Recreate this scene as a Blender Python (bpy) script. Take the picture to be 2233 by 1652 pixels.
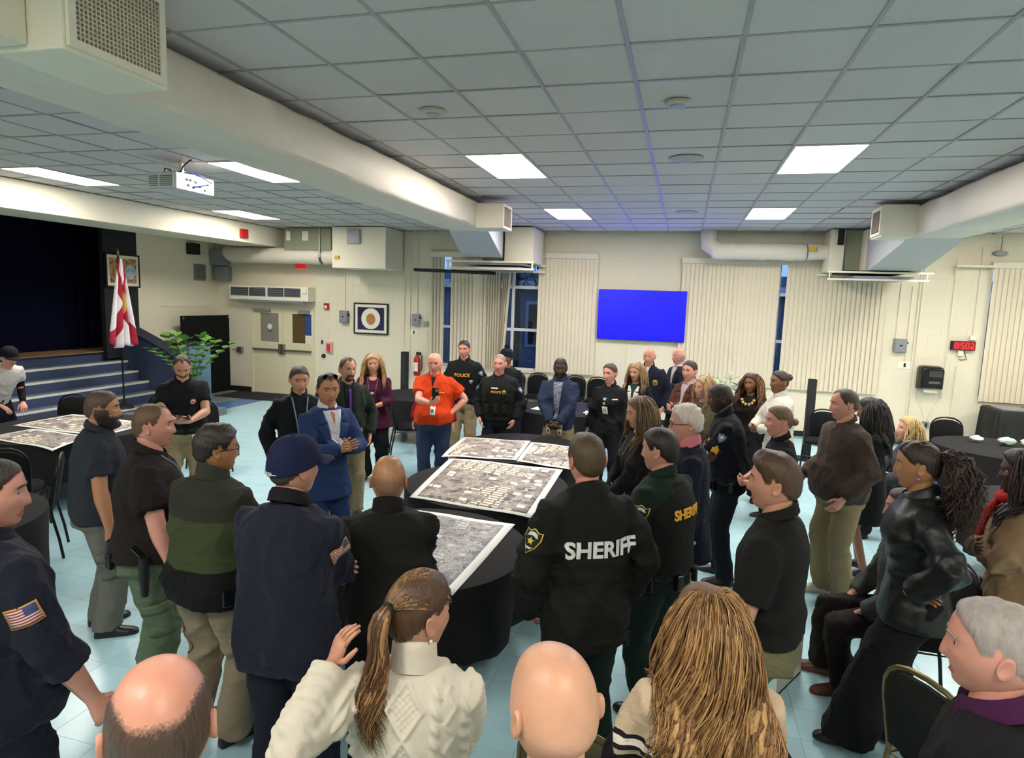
import bpy, bmesh, math, random
import numpy as np
from mathutils import Vector, Matrix, Euler, Quaternion
from mathutils.bvhtree import BVHTree

for _o in list(bpy.data.objects):
    bpy.data.objects.remove(_o, do_unlink=True)
scene = bpy.context.scene
COL = scene.collection
R = math.radians
rnd = random.Random(7)

# ------------------------------------------------------------------ camera
HC = 2.42                      # the photographer stands on something: lens at 2.42 m
CEIL = 3.83
WALL_Y = 13.06
WALL_XL = -10.95
WALL_XR = 8.6
WALL_YB = -5.0
cd = bpy.data.cameras.new('camera')
cam = bpy.data.objects.new('camera', cd)
COL.objects.link(cam)
scene.camera = cam
cd.sensor_fit = 'HORIZONTAL'
cd.sensor_width = 36.0
cd.lens = 1381.22 / 2233 * 36.0
cd.clip_start = 0.02
_y, _p, _r = -0.261185, -0.1242675, 0.03346
_f = Vector((math.sin(_y) * math.cos(_p), math.cos(_y) * math.cos(_p), math.sin(_p)))
_r0 = Vector((math.cos(_y), -math.sin(_y), 0))
_u0 = _r0.cross(_f)
_rt = _r0 * math.cos(_r) + _u0 * math.sin(_r)
_up = -_r0 * math.sin(_r) + _u0 * math.cos(_r)
_m = Matrix((_rt, _up, -_f)).transposed().to_4x4()
_m.translation = Vector((0, 0, HC))
cam.matrix_world = _m

# ------------------------------------------------------------------ world: dusk sky outside the windows
world = bpy.data.worlds.new('dusk')
scene.world = world
world.use_nodes = True
_n = world.node_tree.nodes
_bg = _n.get('Background')
_bg.inputs[0].default_value = (0.16, 0.27, 0.52, 1)
_bg.inputs[1].default_value = 1.0

# ------------------------------------------------------------------ exposure
scene.view_settings.view_transform = 'Standard'
scene.view_settings.look = 'None'
scene.view_settings.exposure = 1.8
scene.view_settings.gamma = 1.0
scene.view_settings.use_curve_mapping = False
LAMP = 13.0                    # strength of the ceiling panels

# ------------------------------------------------------------------ materials
def lin(c):
    if isinstance(c, str):
        c = c.lstrip('#')
        c = tuple(int(c[i:i + 2], 16) / 255 for i in (0, 2, 4))
    return tuple((v / 12.92 if v <= 0.04045 else ((v + 0.055) / 1.055) ** 2.4) for v in c)

MATS = {}
def mat(name, color='#808080', rough=0.6, metal=0.0, var=0.0, vscale=8.0, bump=0.0, bscale=60.0,
        spec=0.5, emit=None, estr=0.0, color2=None, stretch=None, sheen=0.0, rnd_obj=0.0, coat=0.0):
    if name in MATS:
        return MATS[name]
    m = bpy.data.materials.new(name)
    MATS[name] = m
    m.use_nodes = True
    nt = m.node_tree
    b = nt.nodes['Principled BSDF']
    c = lin(color)
    b.inputs['Base Color'].default_value = (*c, 1)
    b.inputs['Roughness'].default_value = rough
    b.inputs['Metallic'].default_value = metal
    b.inputs['Specular IOR Level'].default_value = spec
    if sheen:
        b.inputs['Sheen Weight'].default_value = sheen
        b.inputs['Sheen Roughness'].default_value = 0.5
    if coat:
        b.inputs['Coat Weight'].default_value = coat
    if emit:
        b.inputs['Emission Color'].default_value = (*lin(emit), 1)
        b.inputs['Emission Strength'].default_value = estr
    L = nt.links.new
    co = None
    if var or bump or color2:
        tc = nt.nodes.new('ShaderNodeTexCoord')
        co = tc.outputs['Object']
        if stretch:
            mp = nt.nodes.new('ShaderNodeMapping')
            mp.inputs['Scale'].default_value = stretch
            L(co, mp.inputs['Vector'])
            co = mp.outputs['Vector']
    if var or color2:
        nz = nt.nodes.new('ShaderNodeTexNoise')
        nz.inputs['Scale'].default_value = vscale
        nz.inputs['Detail'].default_value = 4
        L(co, nz.inputs['Vector'])
        mx = nt.nodes.new('ShaderNodeMix')
        mx.data_type = 'RGBA'
        if color2:
            c2 = lin(color2)
            rp = nt.nodes.new('ShaderNodeValToRGB')
            rp.color_ramp.elements[0].position = 0.38
            rp.color_ramp.elements[1].position = 0.62
            L(nz.outputs['Fac'], rp.inputs['Fac'])
            L(rp.outputs['Color'], mx.inputs['Factor'])
            mx.inputs['A'].default_value = (*c, 1)
            mx.inputs['B'].default_value = (*c2, 1)
        else:
            L(nz.outputs['Fac'], mx.inputs['Factor'])
            mx.inputs['A'].default_value = (*[v * (1 - var) for v in c], 1)
            mx.inputs['B'].default_value = (*[min(1, v * (1 + var)) for v in c], 1)
        out = mx.outputs['Result']
        L(out, b.inputs['Base Color'])
    else:
        out = None
    if rnd_obj:
        oi = nt.nodes.new('ShaderNodeObjectInfo')
        hs = nt.nodes.new('ShaderNodeHueSaturation')
        mr = nt.nodes.new('ShaderNodeMapRange')
        mr.inputs['To Min'].default_value = 1 - rnd_obj
        mr.inputs['To Max'].default_value = 1 + rnd_obj
        L(oi.outputs['Random'], mr.inputs['Value'])
        L(mr.outputs['Result'], hs.inputs['Value'])
        if out:
            L(out, hs.inputs['Color'])
        else:
            hs.inputs['Color'].default_value = (*c, 1)
        L(hs.outputs['Color'], b.inputs['Base Color'])
    if bump:
        n2 = nt.nodes.new('ShaderNodeTexNoise')
        n2.inputs['Scale'].default_value = bscale
        n2.inputs['Detail'].default_value = 3
        L(co, n2.inputs['Vector'])
        bp = nt.nodes.new('ShaderNodeBump')
        bp.inputs['Strength'].default_value = bump
        bp.inputs['Distance'].default_value = 0.01
        L(n2.outputs['Fac'], bp.inputs['Height'])
        L(bp.outputs['Normal'], b.inputs['Normal'])
    return m

def cloth(name, color, rough=0.85, var=0.10, bump=0.25, bscale=220.0, sheen=0.0):
    new = name not in MATS
    m = mat(name, color, rough, var=var, vscale=9, bump=bump, bscale=bscale, spec=0.25, sheen=sheen)
    if new:      # soft wrinkles on top of the weave
        nt = m.node_tree; b = nt.nodes['Principled BSDF']
        bp = b.inputs['Normal'].links[0].from_node
        tc = nt.nodes.new('ShaderNodeTexCoord'); mp = nt.nodes.new('ShaderNodeMapping'); mp.inputs['Scale'].default_value = (1.0, 1.0, 1.7)
        nz = nt.nodes.new('ShaderNodeTexNoise'); nz.inputs['Scale'].default_value = 9; nz.inputs['Detail'].default_value = 3; nz.inputs['Distortion'].default_value = 1.2
        nt.links.new(tc.outputs['Object'], mp.inputs['Vector']); nt.links.new(mp.outputs['Vector'], nz.inputs['Vector'])
        b2 = nt.nodes.new('ShaderNodeBump'); b2.inputs['Strength'].default_value = 0.28; b2.inputs['Distance'].default_value = 0.05
        nt.links.new(nz.outputs['Fac'], b2.inputs['Height']); nt.links.new(b2.outputs['Normal'], bp.inputs['Normal'])
    return m

def skin(name, color):
    if name in MATS:
        return MATS[name]
    m = mat(name, color, 0.42, var=0.13, vscale=22, bump=0.10, bscale=140, spec=0.45)
    b = m.node_tree.nodes['Principled BSDF']
    b.inputs['Subsurface Weight'].default_value = 0.08
    b.inputs['Subsurface Radius'].default_value = (0.012, 0.005, 0.003)
    b.inputs['Subsurface Scale'].default_value = 0.6
    return m

# ------------------------------------------------------------------ mesh helpers
class MB:
    """collects shapes, then links them as ONE mesh object"""
    def __init__(s):
        s.v = []; s.f = []; s.m = []
    def add(s, verts, faces, mi=0):
        o = len(s.v)
        s.v.extend([tuple(p) for p in verts])
        for f in faces:
            s.f.append([i + o for i in f]); s.m.append(mi)
        return s
    def box(s, c, d, rot=None, mi=0, taper=None):
        hx, hy, hz = d[0] / 2, d[1] / 2, d[2] / 2
        vs = []
        for z in (-hz, hz):
            t = taper if (taper and z > 0) else 1
            for x, y in ((-hx, -hy), (hx, -hy), (hx, hy), (-hx, hy)):
                vs.append(Vector((x * t, y * t, z)))
        if rot is not None:
            q = rot if isinstance(rot, Matrix) else Euler(rot).to_matrix()
            vs = [q @ p for p in vs]
        c = Vector(c)
        return s.add([p + c for p in vs], [(3, 2, 1, 0), (4, 5, 6, 7), (0, 1, 5, 4), (1, 2, 6, 5), (2, 3, 7, 6), (3, 0, 4, 7)], mi)
    def bx(s, x0, x1, y0, y1, z0, z1, mi=0):
        return s.box(((x0 + x1) / 2, (y0 + y1) / 2, (z0 + z1) / 2), (abs(x1 - x0), abs(y1 - y0), abs(z1 - z0)), mi=mi)
    def rings(s, rings, cap=True, mi=0, closed=False):
        n = len(rings[0]); o = len(s.v)
        for r in rings:
            s.v.extend([tuple(p) for p in r])
        k = len(rings)
        for i in range(k if closed else k - 1):
            a = o + i * n; b = o + ((i + 1) % k) * n
            for j in range(n):
                j2 = (j + 1) % n
                s.f.append([a + j, a + j2, b + j2, b + j]); s.m.append(mi)
        if cap and not closed:
            s.f.append([o + j for j in range(n)][::-1]); s.m.append(mi)
            s.f.append([o + (k - 1) * n + j for j in range(n)]); s.m.append(mi)
        return s
    def tube(s, pts, radii, n=8, cap=True, mi=0, up=None, closed=False):
        pts = [Vector(p) for p in pts]
        if not isinstance(radii, (list, tuple)):
            radii = [radii] * len(pts)
        rings_ = []
        prev = None
        for i, p in enumerate(pts):
            if closed:
                t = (pts[(i + 1) % len(pts)] - pts[i - 1])
            else:
                t = (pts[min(i + 1, len(pts) - 1)] - pts[max(i - 1, 0)])
            if t.length < 1e-9:
                t = Vector((0, 0, 1))
            t.normalize()
            if prev is None:
                u = Vector(up) if up is not None else (Vector((0, 0, 1)) if abs(t.z) < 0.9 else Vector((0, 1, 0)))
                a = u.cross(t)
                if a.length < 1e-6:
                    a = Vector((1, 0, 0)).cross(t)
                a.normalize()
            else:
                a = prev - t * prev.dot(t)
                a.normalize()
            prev = a
            b = t.cross(a)
            r = radii[i]
            ra, rb = r if isinstance(r, (list, tuple)) else (r, r)
            rings_.append([p + a * (math.cos(2 * math.pi * j / n) * ra) + b * (math.sin(2 * math.pi * j / n) * rb) for j in range(n)])
        return s.rings(rings_, cap, mi, closed)
    def cyl(s, p0, p1, r0, r1=None, n=12, mi=0):
        return s.tube([p0, p1], [r0, r0 if r1 is None else r1], n, mi=mi)
    def prism(s, poly, o, ax, ay, depth, mi=0):
        """flat outline poly [(u,v)] in the frame o,ax,ay, pushed along ax x ay by depth"""
        o = Vector(o); ax = Vector(ax); ay = Vector(ay); az = ax.cross(ay).normalized() * depth
        n = len(poly)
        a = [o + ax * u + ay * v for u, v in poly]
        b = [p + az for p in a]
        fs = [list(range(n))[::-1], list(range(n, 2 * n))]
        for i in range(n):
            j = (i + 1) % n
            fs.append([i, j, n + j, n + i])
        return s.add(a + b, fs, mi)
    def sphere(s, c, r, nu=12, nv=8, mi=0, rot=None):
        c = Vector(c)
        rx, ry, rz = r if isinstance(r, (list, tuple)) else (r, r, r)
        q = rot if rot is not None else Matrix.Identity(3)
        rings_ = []
        for i in range(nv + 1):
            th = math.pi * (0.02 + 0.96 * i / nv)
            rings_.append([c + q @ Vector((rx * math.sin(th) * math.cos(2 * math.pi * j / nu), ry * math.sin(th) * math.sin(2 * math.pi * j / nu), -rz * math.cos(th))) for j in range(nu)])
        return s.rings(rings_, True, mi)
    def build(s, name, mats, parent=None, smooth=None, loc=None, rot=None):
        me = bpy.data.meshes.new(name)
        me.from_pydata(s.v, [], s.f)
        if not isinstance(mats, (list, tuple)):
            mats = [mats]
        for m in mats:
            me.materials.append(m)
        if len(mats) > 1:
            me.polygons.foreach_set('material_index', s.m)
        if smooth is not None:
            me.shade_smooth()
            if smooth < 180:
                me.set_sharp_from_angle(angle=R(smooth))
        me.update()
        return link(name, me, parent, loc, rot)

def link(name, me, parent=None, loc=None, rot=None):
    o = bpy.data.objects.new(name, me)
    COL.objects.link(o)
    if parent is not None:
        o.parent = parent
    if loc is not None:
        o.location = loc
    if rot is not None:
        o.rotation_euler = rot
    return o

def tag(o, label, cat, group=None):
    o['label'] = label; o['category'] = cat
    if group:
        o['group'] = group
    return o
def struct(o, label=None):
    o['kind'] = 'structure'
    if label:
        o['label'] = label
    return o
def thing(name, label, cat, loc=(0, 0, 0), rotz=0.0, group=None):
    o = bpy.data.objects.new(name, None)
    o.empty_display_size = 0.1
    COL.objects.link(o)
    o.location = loc; o.rotation_euler = (0, 0, rotz)
    return tag(o, label, cat, group)
def dup(root, label=None, loc=None, rotz=None, group=None):
    def cp(o, par):
        c = o.copy(); COL.objects.link(c)
        if par is not None:
            c.parent = par
        for ch in list(o.children):
            cp(ch, c)
        return c
    r = cp(root, None)
    if loc is not None: r.location = loc
    if rotz is not None: r.rotation_euler = (0, 0, rotz)
    if label: r['label'] = label
    if group: r['group'] = group
    return r
def bevel(o, w=0.01, seg=2):
    m = o.modifiers.new('bevel', 'BEVEL'); m.width = w; m.segments = seg; m.limit_method = 'ANGLE'
    return o
def text_mesh(body, size, extrude=0.002, align='CENTER', spacing=1.0, bold=0.0):
    cu = bpy.data.curves.new('lettering', 'FONT')
    cu.body = body; cu.size = size; cu.extrude = extrude; cu.align_x = align; cu.align_y = 'CENTER'
    cu.space_character = spacing; cu.offset = bold; cu.resolution_u = 3
    o = bpy.data.objects.new('lettering', cu)
    COL.objects.link(o)
    dg = bpy.context.evaluated_depsgraph_get()
    me = bpy.data.meshes.new_from_object(o.evaluated_get(dg))
    bpy.data.objects.remove(o, do_unlink=True)
    return me
TEXTS = {'sheriff': text_mesh('SHERIFF', 0.105, 0.0015, spacing=1.0, bold=0.0035),
         'sheriff_small': text_mesh('SHERIFF', 0.075, 0.0015, spacing=0.98, bold=0.003),
         'police': text_mesh('POLICE', 0.062, 0.0015, spacing=1.1, bold=0.0022),
         'police_small': text_mesh('POLICE', 0.038, 0.0012, spacing=1.05, bold=0.0014),
         'cap_text': text_mesh('---GOLO', 0.019, 0.0008, spacing=1.0, bold=0.0006)}
# ================================================================== STRUCTURE
_mi = cam.matrix_world.inverted()
def in_view(P, margin=0.05):
    q = _mi @ Vector(P)
    if q.z > -0.05:
        return False
    f = 1381.22
    return abs(q.x / -q.z * f) < 1116.5 * (1 + margin) and abs(q.y / -q.z * f) < 826 * (1 + margin)

M_wall = mat('painted_block_cream', '#ddd4bd', 0.75, var=0.03, vscale=2, bump=0.12, bscale=90)
M_joint = mat('painted_mortar_cream', '#dad1ba', 0.8, var=0.03)
M_white = mat('cream_white_paint', '#e4dcc6', 0.6, var=0.03, vscale=3, bump=0.05)
M_tile = mat('acoustic_tile', '#cbc5c1', 0.95, var=0.04, vscale=30, bump=0.5, bscale=160, rnd_obj=0.03, spec=0.1)
M_rail = mat('ceiling_grid_metal', '#9c9a95', 0.5, var=0.05)
M_plenum = mat('dark_plenum', '#2a2826', 0.9, var=0.1)
M_floor = mat('vinyl_tile_pale_blue', '#a9cdd6', 0.25, var=0.10, vscale=5, bump=0.05, bscale=20, rnd_obj=0.035, spec=0.4)
M_floorb = mat('vinyl_tile_mid_blue', '#4f78ab', 0.25, var=0.1, vscale=5, rnd_obj=0.04)
M_floorg = mat('vinyl_tile_grey', '#8c9090', 0.25, var=0.1, vscale=5, rnd_obj=0.04)
M_fjoint = mat('floor_joint', '#6e8f93', 0.6, var=0.1)
M_black = mat('black_matte', '#0c0c0d', 0.7, var=0.2, bump=0.1)
M_blackgloss = mat('black_gloss', '#0b0b0c', 0.25, var=0.1)
M_grey = mat('grey_metal_box', '#8a8d92', 0.45, var=0.06, metal=0.2)
M_steel = mat('brushed_steel', '#8f8a80', 0.35, metal=0.8, var=0.08)
M_red = mat('alarm_red', '#a8161a', 0.4, var=0.08)
M_plast = mat('ivory_plastic', '#e6dfcd', 0.45, var=0.03)
M_duct = mat('painted_duct_wrap', '#d9d0c0', 0.6, var=0.05, vscale=5, bump=0.35, bscale=14)
M_ductg = mat('grey_green_unit_panel', '#868a72', 0.55, var=0.06)
M_navy = mat('stage_curtain_navy', '#05071c', 0.95, var=0.3, vscale=3, spec=0.1)
M_blackwall = mat('black_painted_column', '#14141c', 0.75, var=0.15)
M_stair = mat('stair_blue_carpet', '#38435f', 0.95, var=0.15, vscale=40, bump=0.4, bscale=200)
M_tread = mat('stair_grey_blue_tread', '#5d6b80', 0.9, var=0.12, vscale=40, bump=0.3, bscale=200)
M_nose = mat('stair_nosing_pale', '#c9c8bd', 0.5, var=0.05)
M_stagewood = mat('stage_wood_edge', '#8a6a4c', 0.5, var=0.2, vscale=3, stretch=(1, 12, 1))

# ---- floor
floor = struct(MB().bx(WALL_XL - 5, WALL_XR, WALL_YB, WALL_Y, -0.06, -0.003).build('floor', M_fjoint), 'pale blue vinyl tile floor laid in a square grid')
TS = 0.305
tiles = []
ix0 = math.floor((WALL_XL - 0.79) / TS); ix1 = math.ceil((WALL_XR - 0.79) / TS)
iy0 = math.floor((WALL_YB - 3.65) / TS); iy1 = math.ceil((WALL_Y - 3.65) / TS)
for i in range(ix0, ix1):
    for j in range(iy0, iy1):
        x = 0.79 + (i + 0.5) * TS; y = 3.65 + (j + 0.5) * TS
        if x - TS / 2 < WALL_XL or x + TS / 2 > WALL_XR or y - TS / 2 < WALL_YB or y + TS / 2 > WALL_Y: continue
        if -9.7 < x < -9.0 and 10.6 < y < 12.3: k = 1
        elif x < -9.7 or (x < -9.3 and y < 10.6): k = 2
        else: k = 0
        tiles.append((x, y, k))
FM = [M_floor, M_floorb, M_floorg]
g = TS / 2 - 0.0011
proto = []
for k in range(3):
    me = bpy.data.meshes.new('tile')
    mb = MB().bx(-g, g, -g, g, -0.003, 0)
    me.from_pydata(mb.v, [], mb.f); me.materials.append(FM[k]); proto.append(me)
vis = sorted([t for t in tiles if in_view((t[0], t[1], 0)) and t[1] > 1.4], key=lambda t: t[0] ** 2 + t[1] ** 2)
near = set(vis[:300])
for t in vis[:300]:
    link('tile', proto[t[2]], floor, (t[0], t[1], 0))
mb = MB()
for t in tiles:
    if t not in near:
        mb.box((t[0], t[1], -0.0015), (2 * g, 2 * g, 0.003), mi=t[2])
o = mb.build('tile_field', FM, floor); o['kind'] = 'stuff'

# ---- ceiling
ceiling = struct(MB().bx(WALL_XL - 5, WALL_XR, WALL_YB, WALL_Y + 0.1, CEIL + 0.05, CEIL + 0.12).build('ceiling', M_plenum), 'suspended ceiling of square acoustic tiles')
GX = [(i - 0.65124) * 0.61 for i in range(-14, 16)]
GX = [x for x in GX if -9.3 < x < WALL_XR]
GY = [(j + 6.0785) * 0.61 for j in range(-14, 16)]
GY = [y for y in GY if WALL_YB < y < WALL_Y + 0.3]
lamps = [(-2.224, 6.148), (0.826, 6.148), (-2.224, 9.808), (0.826, 9.808), (-8.324, 6.148), (-5.274, 6.148), (-8.324, 9.808),
         (3.876, 6.148), (6.926, 6.148), (3.876, 9.808), (6.926, 9.808),
         (-8.324, -1.172), (-5.274, -1.172), (-2.224, -1.172), (0.826, -1.172), (3.876, -1.172), (6.926, -1.172)]
def lamp_at(x, y):
    return any(lx - 0.05 < x < lx + 0.66 and ly - 0.05 < y < ly + 1.27 for lx, ly in lamps)
mbt = MB().bx(-0.296, 0.296, -0.296, 0.296, 0.0, 0.02)
met = bpy.data.meshes.new('ceiling_tile'); met.from_pydata(mbt.v, [], mbt.f); met.materials.append(M_tile)
ct = []
for x in GX[:-1]:
    for y in GY[:-1]:
        cx, cy = x + 0.305, y + 0.305
        if lamp_at(cx, cy): continue
        ct.append((cx, cy))
vis = sorted([t for t in ct if in_view((t[0], t[1], CEIL), 0.2) and t[1] < WALL_Y], key=lambda t: t[0] ** 2 + t[1] ** 2)
near = set(vis[:300])
for t in vis[:300]:
    sag = rnd.uniform(0.004, 0.010)
    o = link('ceiling_tile', met, ceiling, (t[0], t[1], CEIL + sag))
    o.rotation_euler = (rnd.uniform(-.006, .006), rnd.uniform(-.006, .006), 0)
mb = MB()
for t in ct:
    if t not in near:
        mb.box((t[0], t[1], CEIL + 0.017), (0.592, 0.592, 0.02))
o = mb.build('ceiling_tile_field', M_tile, ceiling); o['kind'] = 'stuff'
for x in GX:
    MB().bx(x - 0.012, x + 0.012, WALL_YB, WALL_Y, CEIL, CEIL + 0.03).build('grid_rail', M_rail, ceiling)
for y in GY:
    if y < WALL_Y:
        MB().bx(GX[0], WALL_XR, y - 0.011, y + 0.011, CEIL + 0.001, CEIL + 0.03).build('grid_rail', M_rail, ceiling)

# ---- ceiling lamps
M_lens = mat('lamp_lens_lit', '#ffffff', 0.5, emit='#fff9f0', estr=LAMP)
M_lframe = mat('lamp_frame_white', '#e8e6e0', 0.4, var=0.02)
names = ['big lit ceiling panel left of centre, before the blue screen', 'big lit ceiling panel right of centre, nearest the right duct',
         'small lit ceiling panel beside the far end of the centre duct', 'small lit ceiling panel above the long closed blinds',
         'lit ceiling panel left of the projector, by the stage beam', 'lit ceiling panel between the projector and the centre duct',
         'small lit ceiling panel above the wrapped round duct and exit doors']
for i, (x, y) in enumerate(lamps):
    lb = names[i] if i < 7 else 'lit ceiling panel out of the picture'
    t = thing('ceiling_lamp', lb, 'ceiling lamp', (x + 0.305, y + 0.61, CEIL), 0, 'lit ceiling panels')
    if i >= 7:
        t['label'] = 'lit ceiling panel ' + ('over the hall right of the picture, ' if y > 0 else 'behind the camera, ') + ['first', 'second', 'third', 'fourth', 'fifth', 'sixth'][(i - 7) if i < 11 else i - 11] + ' one'
    MB().bx(-0.285, 0.285, -0.59, 0.59, -0.003, 0.002).build('lens', M_lens, t)
    fr = MB()
    for a in (-1, 1):
        fr.bx(a * 0.2851, a * 0.3, -0.605, 0.605, -0.006, 0.02)
        fr.bx(-0.285, 0.285, a * 0.5901, a * 0.605, -0.006, 0.02)
    fr.bx(-0.3, 0.3, -0.6, 0.6, 0.021, 0.045)
    fr.build('frame', M_lframe, t)

# ---- back wall of painted blocks
HOLES = [(-5.36, -1.76, 0.92, 3.36), (-0.08, 3.5, 0.92, 3.32), (5.17, 8.2, 0.92, 3.32), (-9.96, -8.32, 0.0, 2.02)]
def wall_rects(x0, x1, z0, z1, holes):
    xs = sorted({x0, x1, *[h[0] for h in holes], *[h[1] for h in holes]})
    out = []
    for a, b in zip(xs[:-1], xs[1:]):
        cuts = sorted([(h[2], h[3]) for h in holes if h[0] <= a + 1e-6 and h[1] >= b - 1e-6])
        z = z0
        for c in cuts:
            if c[0] > z: out.append((a, b, z, c[0]))
            z = c[1]
        if z < z1: out.append((a, b, z, z1))
    return out
mb = MB()
for a, b, c, d in wall_rects(WALL_XL - 0.2, WALL_XR, 0, CEIL + 0.1, HOLES):
    mb.bx(a, b, WALL_Y - 0.0015, WALL_Y + 0.2, c, d)
wall_back = struct(mb.build('wall_back', M_joint), 'cream painted concrete block wall at the far end')
BW, BH = 0.406, 0.203
blocks = []
def clip(x0, x1, z0, z1):
    rs = [(x0, x1, z0, z1)]
    for h in HOLES:
        nr = []
        for a, b, c, d in rs:
            if b <= h[0] or a >= h[1] or d <= h[2] or c >= h[3]:
                nr.append((a, b, c, d)); continue
            if a < h[0]: nr.append((a, h[0], c, d))
            if b > h[1]: nr.append((h[1], b, c, d))
            a2, b2 = max(a, h[0]), min(b, h[1])
            if c < h[2]: nr.append((a2, b2, c, h[2]))
            if d > h[3]: nr.append((a2, b2, h[3], d))
        rs = nr
    return rs
row = 0; z = 0.0
while z < CEIL:
    x = WALL_XL - (BW / 2 if row % 2 else 0)
    while x < WALL_XR:
        for r_ in clip(max(x, WALL_XL), min(x + BW, WALL_XR), z, min(z + BH, CEIL)):
            if r_[1] - r_[0] > 0.03 and r_[3] - r_[2] > 0.03: blocks.append(r_)
        x += BW
    z += BH; row += 1
bmesh_cache = {}
def block_mesh(w, h):
    k = (round(w, 3), round(h, 3))
    if k not in bmesh_cache:
        me = bpy.data.meshes.new('block')
        a, b = w / 2 - 0.0015, h / 2 - 0.0015
        mb = MB().add([(-a, 0.012, -b), (a, 0.012, -b), (a, 0.012, b), (-a, 0.012, b),
                       (-a + .002, 0, -b + .002), (a - .002, 0, -b + .002), (a - .002, 0, b - .002), (-a + .002, 0, b - .002)],
                      [(4, 5, 6, 7), (0, 1, 5, 4), (1, 2, 6, 5), (2, 3, 7, 6), (3, 0, 4, 7)])
        me.from_pydata(mb.v, [], mb.f); me.materials.append(M_wall)
        bmesh_cache[k] = me
    return bmesh_cache[k]
def bkey(b):
    x, z = (b[0] + b[1]) / 2, (b[2] + b[3]) / 2
    v = in_view((x, WALL_Y, z)) and z > 0.85
    return (0 if v else 1, -(b[1] - b[0]) * (b[3] - b[2]) * 100 / (x * x + 169 + (z - HC) ** 2))
blocks.sort(key=bkey)
for b in blocks[:300]:
    link('block', block_mesh(b[1] - b[0], b[3] - b[2]), wall_back, ((b[0] + b[1]) / 2, WALL_Y - 0.004, (b[2] + b[3]) / 2))
mb = MB()
for b in blocks[300:]:
    mb.bx(b[0] + .0015, b[1] - .0015, WALL_Y - 0.004, WALL_Y + 0.006, b[2] + .0015, b[3] - .0015)
o = mb.build('block_field', M_wall, wall_back); o['kind'] = 'stuff'

# ---- left wall, stage opening, other walls
mb = MB()
mb.bx(WALL_XL - 0.25, WALL_XL, 10.72, WALL_Y, 0, CEIL)
mb.bx(WALL_XL - 0.25, WALL_XL, WALL_YB, 1.2, 0, CEIL)
mb.bx(WALL_XL - 0.25, WALL_XL, 1.2, 10.72, 3.6, CEIL)
wall_left = struct(mb.build('wall_left', M_wall), 'cream wall beside the stage opening')
MB().bx(WALL_XL - 0.02, WALL_XL + 0.012, 11.35, 13.0, 2.02, 2.05).build('ledge_line', M_joint, wall_left)
struct(MB().bx(WALL_XR, WALL_XR + 0.2, WALL_YB, WALL_Y, 0, CEIL).build('wall_right', M_wall))
struct(MB().bx(WALL_XL - 5, WALL_XR, WALL_YB - 0.2, WALL_YB, 0, CEIL).build('wall_front', M_wall))
struct(MB().bx(-15.2, -15.0, 1.0, 10.9, 0, CEIL).build('wall_stage', M_blackwall))
mb = MB().bx(-15, WALL_XL - 0.25, 10.72, 10.9, 0, CEIL).bx(-15, WALL_XL - 0.25, 1.0, 1.2, 0, CEIL)
struct(mb.build('wall_stage_side', M_blackwall))
struct(MB().bx(-11.02, WALL_XL + 0.03, 9.93, 10.72, 1.0, 3.6).build('trim_1', M_blackwall), 'black painted pier at the right edge of the stage opening')
beam = struct(bevel(MB().bx(-9.9, -8.9, WALL_YB, WALL_Y - 0.005, 3.42, CEIL - 0.005).build('trim_2', M_white), 0.01), 'cream painted beam above the stage steps')
struct(MB().bx(WALL_XL - 0.02, -9.9, WALL_YB, WALL_Y - .005, 3.62, CEIL).build('trim_3', M_white))
# stage and curtain
stage = struct(MB().bx(-15, -11.05, 1.2, 10.72, 0, 1.13).build('trim_4', M_stair), 'raised stage platform')
MB().bx(-15, -11.0, 1.2, 10.6, 1.131, 1.15).build('stage_boards', M_stagewood, stage)
def wavy(name, m, x, y0, y1, z0, z1, amp=0.05, per=0.22, th=0.012):
    n = int((y1 - y0) / per * 8); a = []; 
    for i in range(n + 1):
        y = y0 + (y1 - y0) * i / n
        a.append((x + amp * math.sin(2 * math.pi * y / per) + amp * 0.4 * math.sin(y * 9.1), y))
    mb = MB(); rings = []
    prof = []
    for (px, py) in a:
        rings.append([(px - th, py, z0), (px + th, py, z0), (px + th, py, z1), (px - th, py, z1)])
    mb.rings(rings)
    return mb.build(name, m, None, 60)
o = wavy('stage_curtain', M_navy, -11.75, 1.3, 10.6, 1.16, 3.75, amp=0.02)
tag(o, 'long dark navy pleated curtain closing off the stage', 'curtain')
# stairs to the stage
st = thing('stage_steps', 'wide blue carpeted steps with pale nosings rising to the stage', 'stairs', (0, 0, 0))
for k in range(5):
    z1 = 0.19 * (k + 1); x1 = -9.75 - 0.25 * k
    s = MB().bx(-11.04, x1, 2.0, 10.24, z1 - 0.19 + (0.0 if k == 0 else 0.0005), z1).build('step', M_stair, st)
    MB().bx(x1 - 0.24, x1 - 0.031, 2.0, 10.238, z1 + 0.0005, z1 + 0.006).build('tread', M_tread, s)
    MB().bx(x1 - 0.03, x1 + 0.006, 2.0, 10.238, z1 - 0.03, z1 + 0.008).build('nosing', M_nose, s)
ck = MB().prism([(-10.92, 0.0), (-9.55, 0.0), (-9.55, 1.0), (-9.85, 1.18), (-10.92, 1.62)], (0, 10.56, 0), (1, 0, 0), (0, 0, 1), 0.31).build('cheek_wall', M_stair, st)
cap = MB()
for (xa, za), (xb, zb) in (((-10.92, 1.62), (-9.85, 1.18)), ((-9.85, 1.18), (-9.52, 0.985))):
    d = Vector((xb - xa, 0, zb - za)); L_ = d.length
    cap.box(((xa + xb) / 2, 10.405, (za + zb) / 2 + 0.022), (L_, 0.36, 0.04), rot=(0, -math.atan2(d.z, d.x), 0))
cap.build('handrail_cap', mat('dark_navy_paint', '#1b2035', 0.6, var=0.1), st)
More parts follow.
